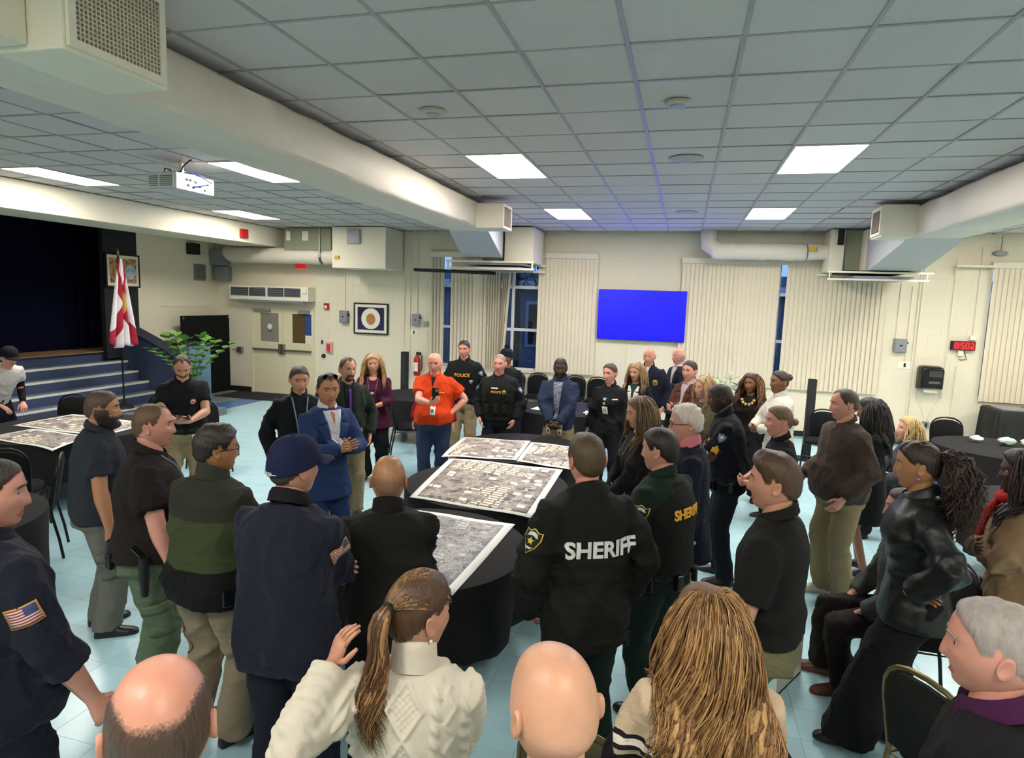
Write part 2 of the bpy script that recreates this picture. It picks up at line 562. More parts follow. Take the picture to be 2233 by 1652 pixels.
lb = bevel(MB().bx(-9.74, -8.55, 9.0, 10.4, 0.0, 0.14).build('landing', mat('grey_step', '#77787a', 0.8, var=0.1), st), 0.008)
# ================================================================== WALL FITTINGS
# windows: opening, frame, panes
M_frame = mat('window_frame_white', '#d7dadb', 0.5, var=0.03)
M_glass = bpy.data.materials.new('window_glass'); M_glass.use_nodes = True
_nt = M_glass.node_tree; _nt.nodes.clear()
_o = _nt.nodes.new('ShaderNodeOutputMaterial'); _mx = _nt.nodes.new('ShaderNodeMixShader')
_t = _nt.nodes.new('ShaderNodeBsdfTransparent'); _gl = _nt.nodes.new('ShaderNodeBsdfGlossy'); _fr = _nt.nodes.new('ShaderNodeFresnel')
_t.inputs[0].default_value = (0.75, 0.8, 0.85, 1); _gl.inputs['Roughness'].default_value = 0.02; _fr.inputs['IOR'].default_value = 1.5
_nt.links.new(_fr.outputs[0], _mx.inputs[0]); _nt.links.new(_t.outputs[0], _mx.inputs[1]); _nt.links.new(_gl.outputs[0], _mx.inputs[2])
_nt.links.new(_mx.outputs[0], _o.inputs[0])
def window(idx, x0, x1, z0, z1, divs):
    w = struct(MB().bx(x0, x1, WALL_Y + 0.13, WALL_Y + 0.195, z0, z0 + 0.05).bx(x0, x1, WALL_Y + 0.13, WALL_Y + 0.195, z1 - 0.05, z1)
               .bx(x0, x0 + 0.05, WALL_Y + 0.131, WALL_Y + 0.194, z0 + .05, z1 - .05).bx(x1 - 0.05, x1, WALL_Y + 0.131, WALL_Y + 0.194, z0 + .05, z1 - .05).build('window_%d' % idx, M_frame))
    xs = [x0 + 0.05 + (x1 - x0 - 0.1) * k / divs for k in range(divs + 1)]
    for k in range(1, divs):
        MB().bx(xs[k] - 0.03, xs[k] + 0.03, WALL_Y + 0.135, WALL_Y + 0.19, z0 + 0.05, z1 - 0.05).build('mullion', M_frame, w)
    for k in range(divs):
        MB().bx(xs[k] + 0.031, xs[k + 1] - 0.031, WALL_Y + 0.14, WALL_Y + 0.185, 1.76, 1.82).build('sash_rail', M_frame, w)
        MB().bx(xs[k] + 0.031, xs[k + 1] - 0.031, WALL_Y + 0.14, WALL_Y + 0.185, 2.66, 2.72).build('sash_rail', M_frame, w)
        for za, zb in ((z0 + 0.05, 1.76), (1.82, 2.66), (2.72, z1 - 0.05)):
            MB().bx(xs[k] + 0.03, xs[k + 1] - 0.03, WALL_Y + 0.16, WALL_Y + 0.164, za, zb).build('pane', M_glass, w)
    MB().bx(x0 - 0.0, x1 + 0.0, WALL_Y - 0.03, WALL_Y + 0.13, z0 - 0.03, z0 - 0.001).build('sill', M_white, w)
    return w
window(1, -5.36, -1.76, 0.92, 3.36, 4)
window(2, -0.08, 3.5, 0.92, 3.32, 4)
window(3, 5.17, 8.2, 0.92, 3.32, 3)

# vertical blinds, every vane its own piece
M_vane = mat('blind_vane_beige', '#d9ccb4', 0.75, var=0.04, vscale=4, bump=0.1)
M_vane2 = mat('blind_headrail', '#d9d0bd', 0.5, var=0.04)
def vane_mesh(h):
    mb = MB(); rings = []
    for z in (0, -h):
        rings.append([(-0.044, 0.000, z), (-0.02, -0.004, z), (0.02, -0.004, z), (0.044, 0.0, z), (0.02, -0.0025, z), (-0.02, -0.0025, z)])
    mb.rings(rings)
    me = bpy.data.meshes.new('vane'); me.from_pydata(mb.v, [], mb.f); me.materials.append(M_vane); return me
def blind(label, x0, x1, ztop, zbot, vanes):
    t = thing('vertical_blind', label, 'window blind', ((x0 + x1) / 2, WALL_Y - 0.06, ztop))
    bevel(MB().bx(x0 - (x0 + x1) / 2, x1 - (x0 + x1) / 2, -0.035, 0.04, 0, 0.11).build('headrail', M_vane2, t), 0.006)
    me = vane_mesh(ztop - zbot)
    for (x, a, tilt) in vanes:
        o = link('vane', me, t, (x - (x0 + x1) / 2, 0, -0.003))
        o.rotation_euler = (0, tilt, R(a))
    return t
v = []
for i in range(4): v.append((-5.33 + 0.075 * i, 48, 0))
x = -4.86
for i in range(10): v.append((x, 30 if i not in (6, 7) else 4, 0)); x += 0.083
for i in range(5): v.append((-4.03 + 0.055 * i, 62, 0))
for i, tl in enumerate((0.03, 0.055, 0.085, 0.10)): v.append((-3.72 + 0.05 * i, 70, tl))
x = -2.93
for i in range(15): v.append((x, 11 + (i % 3) * 2, 0)); x += 0.082
blind('half open beige vertical blind, several vanes crooked, left of the blue screen', -5.4, -1.74, 3.29, 0.93, v)
v = []
x = -0.05
while x < 1.68: v.append((x, 12 if x < 1.0 else 6, 0)); x += 0.081
x = 1.86
while x < 3.5: v.append((x, 8 if x < 2.6 else 13, 0)); x += 0.081
blind('closed beige vertical blind with one narrow gap, right of the blue screen', -0.12, 3.54, 3.24, 0.9, v)
v = []
x = 5.2
while x < 8.2: v.append((x, 8, 0)); x += 0.081
blind('closed beige vertical blind at the right edge, beyond the red clock', 5.12, 8.25, 3.24, 0.9, v)

# outside: neighbouring wing and tree in the dusk
M_ext = mat('outside_wall_blue_grey', '#5a6377', 0.8, var=0.15, vscale=2)
nb = thing('neighbour_building', 'dim blue grey building with white band seen through the window glass', 'building', (-2.5, 19.0, 0))
MB().bx(-9, 12, 0, 0.4, 0, 3.3).build('wall', M_ext, nb)
MB().bx(-9, 12, -0.25, -0.02, 2.75, 3.0).build('fascia', mat('outside_white_trim', '#aeb9c8', 0.7), nb)
w = MB().bx(-2.2, -0.9, -0.05, -0.01, 1.0, 2.4).build('window', mat('outside_window_frame', '#93a0b4', 0.6), nb)
MB().bx(-2.1, -1.58, -0.08, -0.055, 1.1, 2.3).bx(-1.5, -1.0, -0.08, -0.055, 1.1, 2.3).build('pane', mat('outside_pane_dark', '#141c2c', 0.15), w)
MB().bx(-0.4, 0.4, -0.06, -0.01, 0, 2.2).build('door', mat('outside_door', '#3c4658', 0.5), nb)
gr = struct(MB().bx(-30, 30, WALL_Y + 0.25, 30, -0.3, -0.1).build('ground', mat('outside_lawn', '#1b261c', 0.95, var=0.4, vscale=6)))
tr = thing('tree', 'dark leafy tree outside behind the half open blind', 'tree', (-4.6, 17.2, -0.1))
MB().tube([(0, 0, 0), (0.1, 0, 1.5), (0.0, 0.1, 3.0), (0.2, 0, 4.0)], [0.14, 0.11, 0.09, 0.05], 8).build('trunk', mat('outside_bark', '#2a231c', 0.9, var=0.3), tr)
lf = MB(); r2 = random.Random(3)
for i in range(900):
    a = r2.uniform(0, 6.28); rr = 1.9 * r2.random() ** 0.5; zz = r2.uniform(2.9, 4.9)
    c = Vector((rr * math.cos(a), rr * math.sin(a) * 0.6, zz)); d = Vector((r2.uniform(-1, 1), r2.uniform(-1, 1), r2.uniform(-1, .3))).normalized()
    e = d.cross(Vector((0, 0, 1))).normalized()
    lf.add([c, c + d * .12 + e * .04, c + d * .24, c + d * .12 - e * .04], [(0, 1, 2, 3)])
o = lf.build('foliage', mat('outside_leaves', '#23402c', 0.8, var=0.3), tr); o['kind'] = 'stuff'

# ---- wall screen
t = thing('wall_screen', 'large wall mounted television showing plain blue', 'television', (-0.84, 12.97, 2.195))
bevel(MB().bx(-0.865, 0.865, -0.03, 0.045, -0.5, 0.5).build('body', M_black, t), 0.008)
MB().bx(-0.855, 0.855, -0.036, -0.031, -0.487, 0.49).build('screen', mat('screen_blue_glow', '#04041c', 0.3, emit='#0202ff', estr=2.6), t)
MB().bx(-0.25, 0.25, 0.046, 0.084, -0.2, 0.2).build('wall_bracket', M_black, t)
for i, x in enumerate((-1.2, -1.1)):
    tag(MB().bx(x - 0.012, x + 0.012, WALL_Y - 0.02, WALL_Y - 0.004, 0.4, 1.69).build('cable_channel', M_joint), ('thin cable channel running down the wall under the blue screen, ' + ('left one' if i == 0 else 'right one')), 'cable channel')

# ---- exit doors
M_door = mat('door_cream_paint', '#dcd3b2', 0.5, var=0.03)
fr = struct(MB().bx(-10.0, -9.955, WALL_Y - 0.03, WALL_Y + 0.15, 0, 2.0601).bx(-8.325, -8.28, WALL_Y - 0.03, WALL_Y + 0.15, 0, 2.0601).bx(-9.955, -8.325, WALL_Y - 0.03, WALL_Y + 0.15, 2.015, 2.06).build('trim_5', M_door), 'cream double door frame')
for k, (x0, x1) in enumerate(((-9.953, -9.142), (-9.138, -8.327))):
    cx = (x0 + x1) / 2
    wa, wb = (-9.75, -9.25) if k == 0 else (-8.88, -8.37)
    mb = MB()
    for a, b, c, d in wall_rects(x0, x1, 0.01, 2.012, [(wa, wb, 1.24, 1.92)]):
        mb.bx(a, b, WALL_Y + 0.0, WALL_Y + 0.045, c, d)
    d_ = struct(mb.build('door_%d' % (k + 1), M_door), 'cream metal exit door leaf with window and push bar, ' + ('left' if k == 0 else 'right') + ' of the pair')
    MB().bx(wa, wb, WALL_Y + 0.018, WALL_Y + 0.026, 1.24, 1.92).build('pane', mat('door_glass_grey', '#8b8578', 0.15, var=0.1) if k == 0 else mat('door_glass_brown', '#5e4c33', 0.12, var=0.1), d_)
    pb = MB().tube([(x0 + 0.03 if k == 0 else x1 - 0.03, WALL_Y - 0.05, 1.06), (x1 - 0.06 if k == 0 else x0 + 0.06, WALL_Y - 0.05, 1.06)], [(0.035, 0.022)] * 2, 8).build('push_bar', M_steel, d_)
    e = x1 - 0.045 if k == 0 else x0 + 0.045
    bevel(MB().bx(e - 0.03, e + 0.03, WALL_Y - 0.075, WALL_Y - 0.002, 0.96, 1.2).build('latch_box', M_steel, d_), 0.01)
    cl = MB().bx(cx - 0.35, cx + 0.1, WALL_Y - 0.07, WALL_Y - 0.002, 1.955, 2.01) if k == 0 else MB().bx(cx + 0.05, cx + 0.33, WALL_Y - 0.08, WALL_Y - 0.002, 1.93, 2.005)
    bevel(cl.build('door_closer', M_grey, d_), 0.01)
    if k == 1:
        MB().bx(wb - 0.16, wb, WALL_Y + 0.012, WALL_Y + 0.0175, 1.44, 1.92).build('blue_poster', mat('blue_poster_print', '#2c4a86', 0.5, var=0.2), d_)
        MB().bx(wb - 0.17, wb, WALL_Y + 0.011, WALL_Y + 0.0174, 1.24, 1.43).build('paper_notice', M_plast, d_)
    else:
        MB().cyl((-9.5, WALL_Y + 0.012, 1.6), (-9.5, WALL_Y + 0.0175, 1.6), 0.065, n=20).build('round_sticker', M_plast, d_)
        MB().bx(-9.57, -9.43, WALL_Y + 0.013, WALL_Y + 0.0176, 1.47, 1.52).build('blue_sticker', mat('sticker_blue', '#5868a0', 0.5), d_)
tag(bevel(MB().bx(-10.36, -10.22, WALL_Y - 0.09, WALL_Y - 0.004, 0.95, 1.08).bx(-10.5, -10.35, WALL_Y - 0.07, WALL_Y - 0.05, 1.0, 1.02).build('door_lever', M_steel), 0.008), 'steel lever lock on the wall panel left of the exit doors', 'door handle')
# air curtain above the doors
t = thing('air_curtain', 'long cream air curtain with dark louvres over the exit doors', 'air curtain', (-9.3, 12.86, 2.22))
bevel(MB().bx(-1.05, 1.05, -0.12, 0.19, 0, 0.33).build('body', M_plast, t), 0.015)
for a, b in ((-1.0, -0.52), (-0.5, -0.06), (0.0, 0.42), (0.44, 0.86)):
    lv = MB().bx(a, b, -0.124, -0.121, 0.09, 0.29).build('louvre_panel', mat('louvre_dark', '#3a3d42', 0.6, var=0.2), t)
    for q in range(5):
        MB().bx(a, b, -0.131, -0.1245, 0.105 + q * 0.04, 0.113 + q * 0.04).build('slat', M_grey, lv)
bevel(MB().bx(0.92, 1.03, -0.15, -0.121, 0.18, 0.28).build('control_box', M_plast, t), 0.008)
MB().bx(-0.85, 0.9, -0.1, 0.1, -0.035, -0.001).build('outlet_nozzle', M_grey, t)

# ---- framed food pictures
def food_mat(name, bg, kinds):
    m = bpy.data.materials.new(name); m.use_nodes = True; nt = m.node_tree; b = nt.nodes['Principled BSDF']; b.inputs['Roughness'].default_value = 0.35
    tc = nt.nodes.new('ShaderNodeTexCoord'); nz = nt.nodes.new('ShaderNodeTexNoise'); nz.inputs['Scale'].default_value = 7; nz.inputs['Detail'].default_value = 3
    cr = nt.nodes.new('ShaderNodeValToRGB'); cr.color_ramp.elements[0].color = (*lin(kinds[0]), 1); cr.color_ramp.elements[1].color = (*lin(kinds[-1]), 1)
    cr.color_ramp.elements[0].position = 0.3; cr.color_ramp.elements[1].position = 0.7
    for i, k in enumerate(kinds[1:-1]):
        e = cr.color_ramp.elements.new(0.3 + 0.4 * (i + 1) / (len(kinds) - 1)); e.color = (*lin(k), 1)
    nt.links.new(tc.outputs['Object'], nz.inputs['Vector']); nt.links.new(nz.outputs['Fac'], cr.inputs['Fac']); nt.links.new(cr.outputs['Color'], b.inputs['Base Color'])
    return m
t = thing('framed_picture', 'black framed photograph of a white dinner plate near the exit doors', 'picture', (-6.825, 13.03, 1.89))
fr = MB()
for s_ in (-1, 1):
    fr.bx(s_ * 0.395, s_ * 0.425, -0.02, 0.02, -0.35, 0.35).bx(-0.395, 0.395, -0.02, 0.02, s_ * 0.32, s_ * 0.35)
fr.build('frame', M_black, t)
MB().bx(-0.395, 0.395, -0.008, 0.016, -0.32, 0.32).build('mat_board', M_plast, t)
MB().bx(-0.33, 0.33, -0.0115, -0.0085, -0.255, 0.255).build('photo', mat('photo_dark_table', '#121018', 0.4, color2='#2c2466', vscale=1.2), t)
MB().tube([(0, -0.0116, 0), (0, -0.014, 0)], [0.235, 0.232], 32, up=(0, 0, 1)).build('plate', M_plast, t)
MB().tube([(0, -0.0145, -0.01), (0, -0.017, -0.01)], [(0.115, 0.13), (0.113, 0.128)], 20, up=(0, 0, 1)).build('food', food_mat('food_print', '', ['#7a5a1e', '#b08a3a', '#a8783c', '#c87a62', '#6a6a2c']), t)
t = thing('framed_picture', 'white matted photograph of bread and dip on the black stage pier', 'picture', (-10.885, 10.335, 2.735), R(90))
fr = MB()
for s_ in (-1, 1):
    fr.bx(s_ * 0.37, s_ * 0.4, -0.02, 0.02, -0.33, 0.33).bx(-0.37, 0.37, -0.02, 0.02, s_ * 0.3, s_ * 0.33)
fr.build('frame', M_black, t)
MB().bx(-0.37, 0.37, -0.01, 0.015, -0.3, 0.3).build('mat_board', M_plast, t)
MB().bx(-0.31, 0.31, -0.0135, -0.0105, -0.24, 0.24).build('photo', food_mat('bread_print', '', ['#4a2f22', '#9a7046', '#c9a06a', '#5a3a2a', '#8c6a48']), t)
MB().tube([(0.17, -0.0136, -0.02), (0.17, -0.016, -0.02)], [(0.13, 0.15), (0.13, 0.15)], 28, up=(0, 0, 1)).build('dip_bowl', mat('dip_print', '#c8cbd6', 0.4, color2='#9aa3b4', vscale=14), t)

# ---- small fittings on the back wall
def fit(name, label, cat, x, z, w, h, d=0.05, m=None, extra=None, group=None, bev=0.006):
    t = thing(name, label, cat, (x, WALL_Y - 0.004, z), 0, group)
    bevel(MB().bx(-w / 2, w / 2, -d, -0.0005, -h / 2, h / 2).build('body', m or M_grey, t), bev)
    if extra: extra(t, w, h, d)
    return t
def disc_box(t, w, h, d):
    MB().bx(-w * .42, w * .42, -d - 0.006, -d - 0.0005, -h * .44, h * .44).build('cover', M_grey, t)
    MB().bx(-0.02, 0.02, -d - 0.02, -d - 0.0065, -0.012, 0.012).build('latch', M_black, t)
    MB().bx(w / 2 + .0005, w / 2 + 0.025, -d * .7, -d * .3, 0.03, 0.07).build('lever', M_black, t)
def outlet(t, w, h, d):
    MB().bx(-0.018, 0.018, -d - 0.004, -d - 0.0005, -0.035, 0.035).build('socket', M_black, t)
fit('disconnect_box', 'grey electrical switch box beside the framed plate picture', 'switch box', -7.49, 1.91, 0.2, 0.28, 0.1, None, disc_box)
fit('disconnect_box', 'grey electrical switch box left of the half open blind', 'switch box', -5.71, 1.91, 0.17, 0.26, 0.1, None, disc_box)
fit('disconnect_box', 'grey electrical switch box right of the long closed blind', 'switch box', 3.83, 1.83, 0.2, 0.24, 0.1, None, disc_box)
fit('wall_outlet', 'ivory outlet plate under the switch box left of the blind', 'outlet', -5.78, 1.63, 0.19, 0.13, 0.012, M_plast, outlet)
fit('wall_outlet', 'ivory outlet plate under the switch box right of the long blind', 'outlet', 3.95, 1.47, 0.24, 0.14, 0.012, M_plast, outlet)
fit('wall_outlet', 'low grey outlet box below the paper towel dispenser', 'outlet', 4.39, 0.4, 0.11, 0.12, 0.05, M_grey, outlet)
fit('junction_box', 'small grey junction box beside the blind, right of the switch box', 'junction box', -5.49, 1.83, 0.09, 0.11, 0.04, M_grey)
fit('alarm_strobe', 'red fire alarm strobe above the pull station by the exit doors', 'fire alarm', -7.95, 2.13, 0.12, 0.14, 0.06, M_red, lambda t, w, h, d: MB().bx(-0.03, 0.03, -d - 0.02, -d - 0.0005, -0.05, 0.02).build('lens', M_plast, t))
def pull(t, w, h, d):
    MB().bx(-0.04, 0.04, -d - 0.02, -d - 0.0005, -0.09, 0.08).build('handle', mat('pull_red', '#c03a3a', 0.4), t)
fit('fire_alarm_pull', 'red pull station under a clear cover right of the exit doors', 'fire alarm', -7.88, 1.19, 0.17, 0.24, 0.06, mat('pull_cover', '#d6a9a0', 0.3), pull)
fit('wall_plate', 'small dark blue plate beside the red pull station', 'wall plate', -8.08, 1.3, 0.05, 0.09, 0.015, mat('plate_indigo', '#2c2a5c', 0.5))
t = thing('door_bell', 'round black push button below the red pull station', 'button', (-8.04, WALL_Y - 0.004, 0.98))
MB().tube([(0, -0.001, 0), (0, -0.04, 0), (0, -0.05, 0)], [0.05, 0.045, 0.03], 16, up=(0, 0, 1)).build('body', M_black, t)
MB().tube([(0, -0.0505, 0), (0, -0.06, 0)], [0.018, 0.016], 12, up=(0, 0, 1)).build('button', M_steel, t)
tag(bevel(MB().bx(-8.72, -8.5, WALL_Y - 0.1, WALL_Y - 0.005, 2.98, 3.12).build('exit_sign', mat('exit_sign_red', '#d0232a', 0.5, emit='#ff2020', estr=0.12)), 0.004), 'red lit exit sign half hidden behind the wrapped round duct', 'exit sign')
tag(bevel(MB().bx(-8.895, -8.83, 11.3, 11.5, 3.5, 3.68).build('fire_alarm_box', M_red), 0.01), 'red fire alarm horn at the end of the stage beam', 'fire alarm')
# conduits
for i, (x, z0, z1, lb) in enumerate(((-6.02, 0.3, 3.8, 'beside the cream box duct, left one'), (-5.88, 0.3, 3.8, 'beside the cream box duct, right one'), (-7.49, 2.06, 2.95, 'above the switch box by the plate picture'), (-5.71, 2.05, 3.8, 'above the switch box left of the blind'),
                          (3.76, 1.96, 2.95, 'above the switch box right of the long blind'), (3.95, 1.55, 2.9, 'above the outlet right of the long blind'), (4.06, 0.3, 3.5, 'left of the towel dispenser, inner one'), (4.11, 0.3, 3.5, 'left of the towel dispenser, outer one'), (4.6, 0.9, 3.4, 'just left of the red clock'), (4.78, 0.3, 1.5, 'below the red clock'), (4.98, 2.05, 3.6, 'right of the red clock'))):
    tag(MB().cyl((x, WALL_Y - 0.018, z0), (x, WALL_Y - 0.018, z1), 0.012, n=8).build('conduit', M_white, None, 40), 'thin cream painted conduit ' + lb, 'conduit')
tag(bevel(MB().bx(4.92, 5.02, WALL_Y - 0.06, WALL_Y - 0.004, 1.98, 2.06).build('junction_box', M_plast), .005), 'small cream junction box above right of the red clock', 'junction box')
# clock
TX = {}
t = thing('digital_clock', 'red digital wall clock reading 8:50 beside the far right blind', 'clock', (4.825, 13.0, 1.875))
bevel(MB().bx(-0.185, 0.185, -0.03, 0.055, -0.08, 0.08).build('case', M_black, t), 0.006)
MB().bx(-0.165, 0.18, -0.034, -0.0305, -0.072, 0.072).build('display', mat('display_red_dark', '#3a0206', 0.3, emit='#a00008', estr=0.25), t)
M_seg = mat('segment_red', '#c02020', 0.4, emit='#ff3038', estr=0.55)
SEG = {'8': 'abcdefg', '5': 'afgcd', '0': 'abcdef', '7': 'abc'}
def digit(mb, ch, cx, cz, w, h, th):
    for s_ in SEG[ch]:
        if s_ == 'a': mb.box((cx, -0.037, cz + h / 2), (w, 0.004, th))
        if s_ == 'd': mb.box((cx, -0.037, cz - h / 2), (w, 0.004, th))
        if s_ == 'g': mb.box((cx, -0.037, cz), (w, 0.004, th))
        if s_ == 'f': mb.box((cx - w / 2, -0.037, cz + h / 4), (th, 0.004, h / 2))
        if s_ == 'b': mb.box((cx + w / 2, -0.037, cz + h / 4), (th, 0.004, h / 2))
        if s_ == 'e': mb.box((cx - w / 2, -0.037, cz - h / 4), (th, 0.004, h / 2))
        if s_ == 'c': mb.box((cx + w / 2, -0.037, cz - h / 4), (th, 0.004, h / 2))
for ch, cx, cz, w, h in (('8', -0.115, 0, 0.048, 0.095), ('5', -0.02, 0, 0.045, 0.095), ('0', 0.055, 0, 0.045, 0.095), ('8', 0.13, -0.032, 0.03, 0.04), ('7', 0.13, 0.03, 0.03, 0.04)):
    mb = MB(); digit(mb, ch, cx, cz, w, h, 0.011); mb.build('digit', M_seg, t)
MB().box((-0.068, -0.037, 0.025), (0.011, 0.004, 0.011)).box((-0.068, -0.037, -0.025), (0.011, 0.004, 0.011)).build('colon', M_seg, t)
bevel(MB().bx(-0.06, 0.02, 0.0, 0.05, -0.19, -0.081).build('power_adapter', M_plast, t), .006)
MB().tube([(0.05, 0.045, -0.08), (0.07, 0.045, -0.18), (0.1, 0.045, -0.24), (0.02, 0.045, -0.26), (-0.03, 0.045, -0.25)], 0.005, 6).build('cord', M_black, t, 60)
# towel dispenser
t = thing('towel_dispenser', 'black paper towel dispenser on the wall below the switch box', 'towel dispenser', (4.355, WALL_Y - 0.005, 1.28))
mb = MB(); n = 8
prof = [(-0.195, -0.21), (0.195, -0.21), (0.195, 0.14), (0.17, 0.19), (0.12, 0.21), (-0.12, 0.21), (-0.17, 0.2), (-0.195, 0.16)]
rings = []
for d, s_ in ((0.0, 1.0), (-0.13, 1.0), (-0.2, 0.94), (-0.23, 0.82)):
    rings.append([(u * s_, d, v * s_) for u, v in prof])
bevel(mb.rings(rings).build('case', M_blackgloss, t, 40), 0.008)
MB().bx(-0.07, 0.14, -0.243, -0.2, 0.02, 0.13).build('window', mat('smoked_plastic', '#3a3a3c', 0.2), t)
MB().bx(-0.06, 0.12, -0.237, -0.2, -0.1, -0.06).build('front_mark', mat('dispenser_mark', '#55585c', 0.4), t)
MB().bx(-0.1, 0.11, -0.16, -0.155, -0.27, -0.2).build('paper_towel', M_plast, t)
MB().tube([(-0.17, -0.01, -0.21), (-0.17, -0.01, -0.4), (-0.05, -0.01, -0.6), (0.02, -0.01, -0.82)], 0.006, 6).build('wire', M_plast, t, 60)
MB().tube([(0.21, -0.01, 0.1), (0.22, -0.01, -0.35), (0.1, -0.01, -0.6), (0.04, -0.01, -0.82)], 0.006, 6).build('wire', M_plast, t, 60)
# bracket and emergency light
t = thing('wall_bracket', 'empty cream shelf bracket high on the wall left of the right blind', 'bracket', (4.84, WALL_Y - 0.005, 3.25))
MB().bx(-0.3, 0.3, -0.18, 0, 0, 0.03).build('arm_plate', M_white, t)
for s_ in (-0.28, 0.28):
    MB().prism([(0, 0), (0, -0.16), (-0.17, 0)], (s_, 0, -0.0005), (0, 1, 0), (0, 0, 1), 0.01).build('gusset', M_white, t)
t = thing('emergency_light', 'small round emergency light high on the wall at right', 'emergency light', (5.23, WALL_Y - 0.005, 3.5))
MB().tube([(0, 0, 0), (0, -0.08, 0)], [(0.12, 0.05), (0.1, 0.04)], 16, up=(0, 0, 1)).build('housing', M_grey, t, 50)
MB().cyl((0, -0.04, 0.05), (0, -0.04, 0.3), 0.008, n=6).build('stem', M_steel, t)
# left wall items
tag(bevel(MB().bx(WALL_XL + 0.005, WALL_XL + 0.2, 12.1, 12.32, 3.2, 3.45).build('wall_speaker', M_black), 0.012), 'small black loudspeaker high on the left wall beside the stage', 'loudspeaker')
t = thing('air_vent', 'square louvred grey vent on the left wall', 'vent', (WALL_XL + 0.002, 12.5, 2.81))
MB().bx(0, 0.015, -0.19, 0.19, -0.19, 0.19).build('frame', M_grey, t)
for k in range(9):
    MB().box((0.022, 0, -0.15 + k * 0.0375), (0.012, 0.33, 0.012), rot=(0, 0.5, 0)).build('slat', M_steel, t)
t = thing('electrical_panel', 'pair of stacked grey electrical cabinets in the corner under the round duct', 'electrical panel', (WALL_XL + 0.2, 12.92, 2.95))
bevel(MB().bx(-0.19, 0.2, -0.1, 0.13, 0.05, 0.42).build('upper_cabinet', M_grey, t), .008)
bevel(MB().bx(-0.1, 0.24, -0.1, 0.13, -0.3, 0.02).build('lower_cabinet', M_grey, t), .008)
# ================================================================== DUCTS AND CEILING EQUIPMENT
def duct_mesh(x0, x1, z0, z1, y0, y1, n, seed, amp=0.008):
    r = random.Random(seed); rings = []
    for i in range(n + 1):
        y = y0 + (y1 - y0) * i / n
        j = lambda: r.uniform(-amp, amp)
        c = 0.035
        pts = [(x0 + c, z0), (x0, z0 + c), (x0, z1 - c), (x0 + c, z1), (x1 - c, z1), (x1, z1 - c), (x1, (z0 + z1) / 2), (x1, z0 + c), (x1 - c, z0), ((x0 + x1) / 2, z0)]
        rings.append([(px + j(), y, pz + j()) for px, pz in pts])
    return MB().rings(rings)
def grille(parent, x, y0, y1, z0, z1, ny, nz, sx, m=None, mf=None):
    """flat lattice facing sx"""
    mf = mf or M_white
    fr = MB(); b = 0.035
    for a, c in ((y0 - b, y0), (y1, y1 + b)): fr.bx(x, x + sx * 0.02, a, c, z0 - b, z1 + b)
    for a, c in ((z0 - b, z0), (z1, z1 + b)): fr.bx(x, x + sx * 0.02, y0, y1, a, c)
    fr.build('grille_frame', mf, parent)
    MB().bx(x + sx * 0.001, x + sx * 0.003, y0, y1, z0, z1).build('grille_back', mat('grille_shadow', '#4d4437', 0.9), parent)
    g = MB()
    for i in range(1, ny):
        y = y0 + (y1 - y0) * i / ny
        g.bx(x + sx * 0.004, x + sx * 0.016, y - 0.0035, y + 0.0035, z0, z1)
    for i in range(1, nz):
        z = z0 + (z1 - z0) * i / nz
        g.bx(x + sx * 0.005, x + sx * 0.015, y0, y1, z - 0.0035, z + 0.0035)
    o = g.build('grille_lattice', m or mat('grille_cream', '#c9bda6', 0.5, var=0.05), parent); o['kind'] = 'stuff'

t = thing('air_duct', 'long cream wrapped ceiling duct running from the near corner to the far window', 'air duct', (0, 0, 0), 0)
duct_mesh(-3.52, -2.9, 3.42, 3.78, -1.5, 9.25, 40, 5).build('duct_run', M_duct, t, 50)
mb = MB().bx(-2.905, -2.52, 2.15, 2.7, 3.38, 3.8)
bevel(mb.build('register_box', M_white, t), 0.01)
grille(t, -2.519, 2.2, 2.64, 3.43, 3.76, 22, 17, 1)
bevel(MB().bx(-2.905, -2.7, 1.75, 2.149, 3.40, 3.8).build('register_neck', M_white, t), 0.01)
bevel(MB().bx(-2.905, -2.52, 8.6, 9.05, 3.40, 3.74).build('far_register_box', M_duct, t), 0.01)
grille(t, -2.519, 8.64, 9.01, 3.44, 3.7, 14, 10, 1, mat('grille_brown', '#8a7a66', 0.6))
r0 = [(-3.52, 9.2, 3.42), (-2.9, 9.2, 3.42), (-2.9, 9.2, 3.78), (-3.52, 9.2, 3.78)]
r1 = [(-4.25, 11.9, 3.2), (-3.45, 11.9, 3.2), (-3.45, 11.9, 3.74), (-4.25, 11.9, 3.74)]
MB().rings([r0, r1]).build('transition', mat('duct_grey_blue', '#b7b8b6', 0.6, var=0.05, bump=.2, bscale=12), t)
for y in (): MB().bx(-3.53, -3.5, y, y + .03, 3.4, CEIL).bx(-2.92, -2.895, y, y + .03, 3.6, CEIL).build('hanger_strap', M_steel, t)

t = thing('air_duct', 'cream ceiling duct at the upper right ending above the long blind', 'air duct', (0, 0, 0), 0)
duct_mesh(2.75, 3.4, 3.39, 3.78, -1.5, 9.5, 40, 8).build('duct_run', M_duct, t, 50)
bevel(MB().bx(2.36, 2.76, 9.2, 9.68, 3.38, 3.78).build('register_box', M_duct, t), 0.01)
grille(t, 2.359, 9.26, 9.62, 3.44, 3.72, 14, 10, -1, mat('grille_brown', '#8a7a66', 0.6))
r0 = [(2.75, 9.45, 3.39), (3.4, 9.45, 3.39), (3.4, 9.45, 3.78), (2.75, 9.45, 3.78)]
r1 = [(2.9, 12.0, 3.08), (3.7, 12.0, 3.08), (3.7, 12.0, 3.74), (2.9, 12.0, 3.74)]
MB().rings([r0, r1]).build('transition', mat('duct_grey_blue'), t)

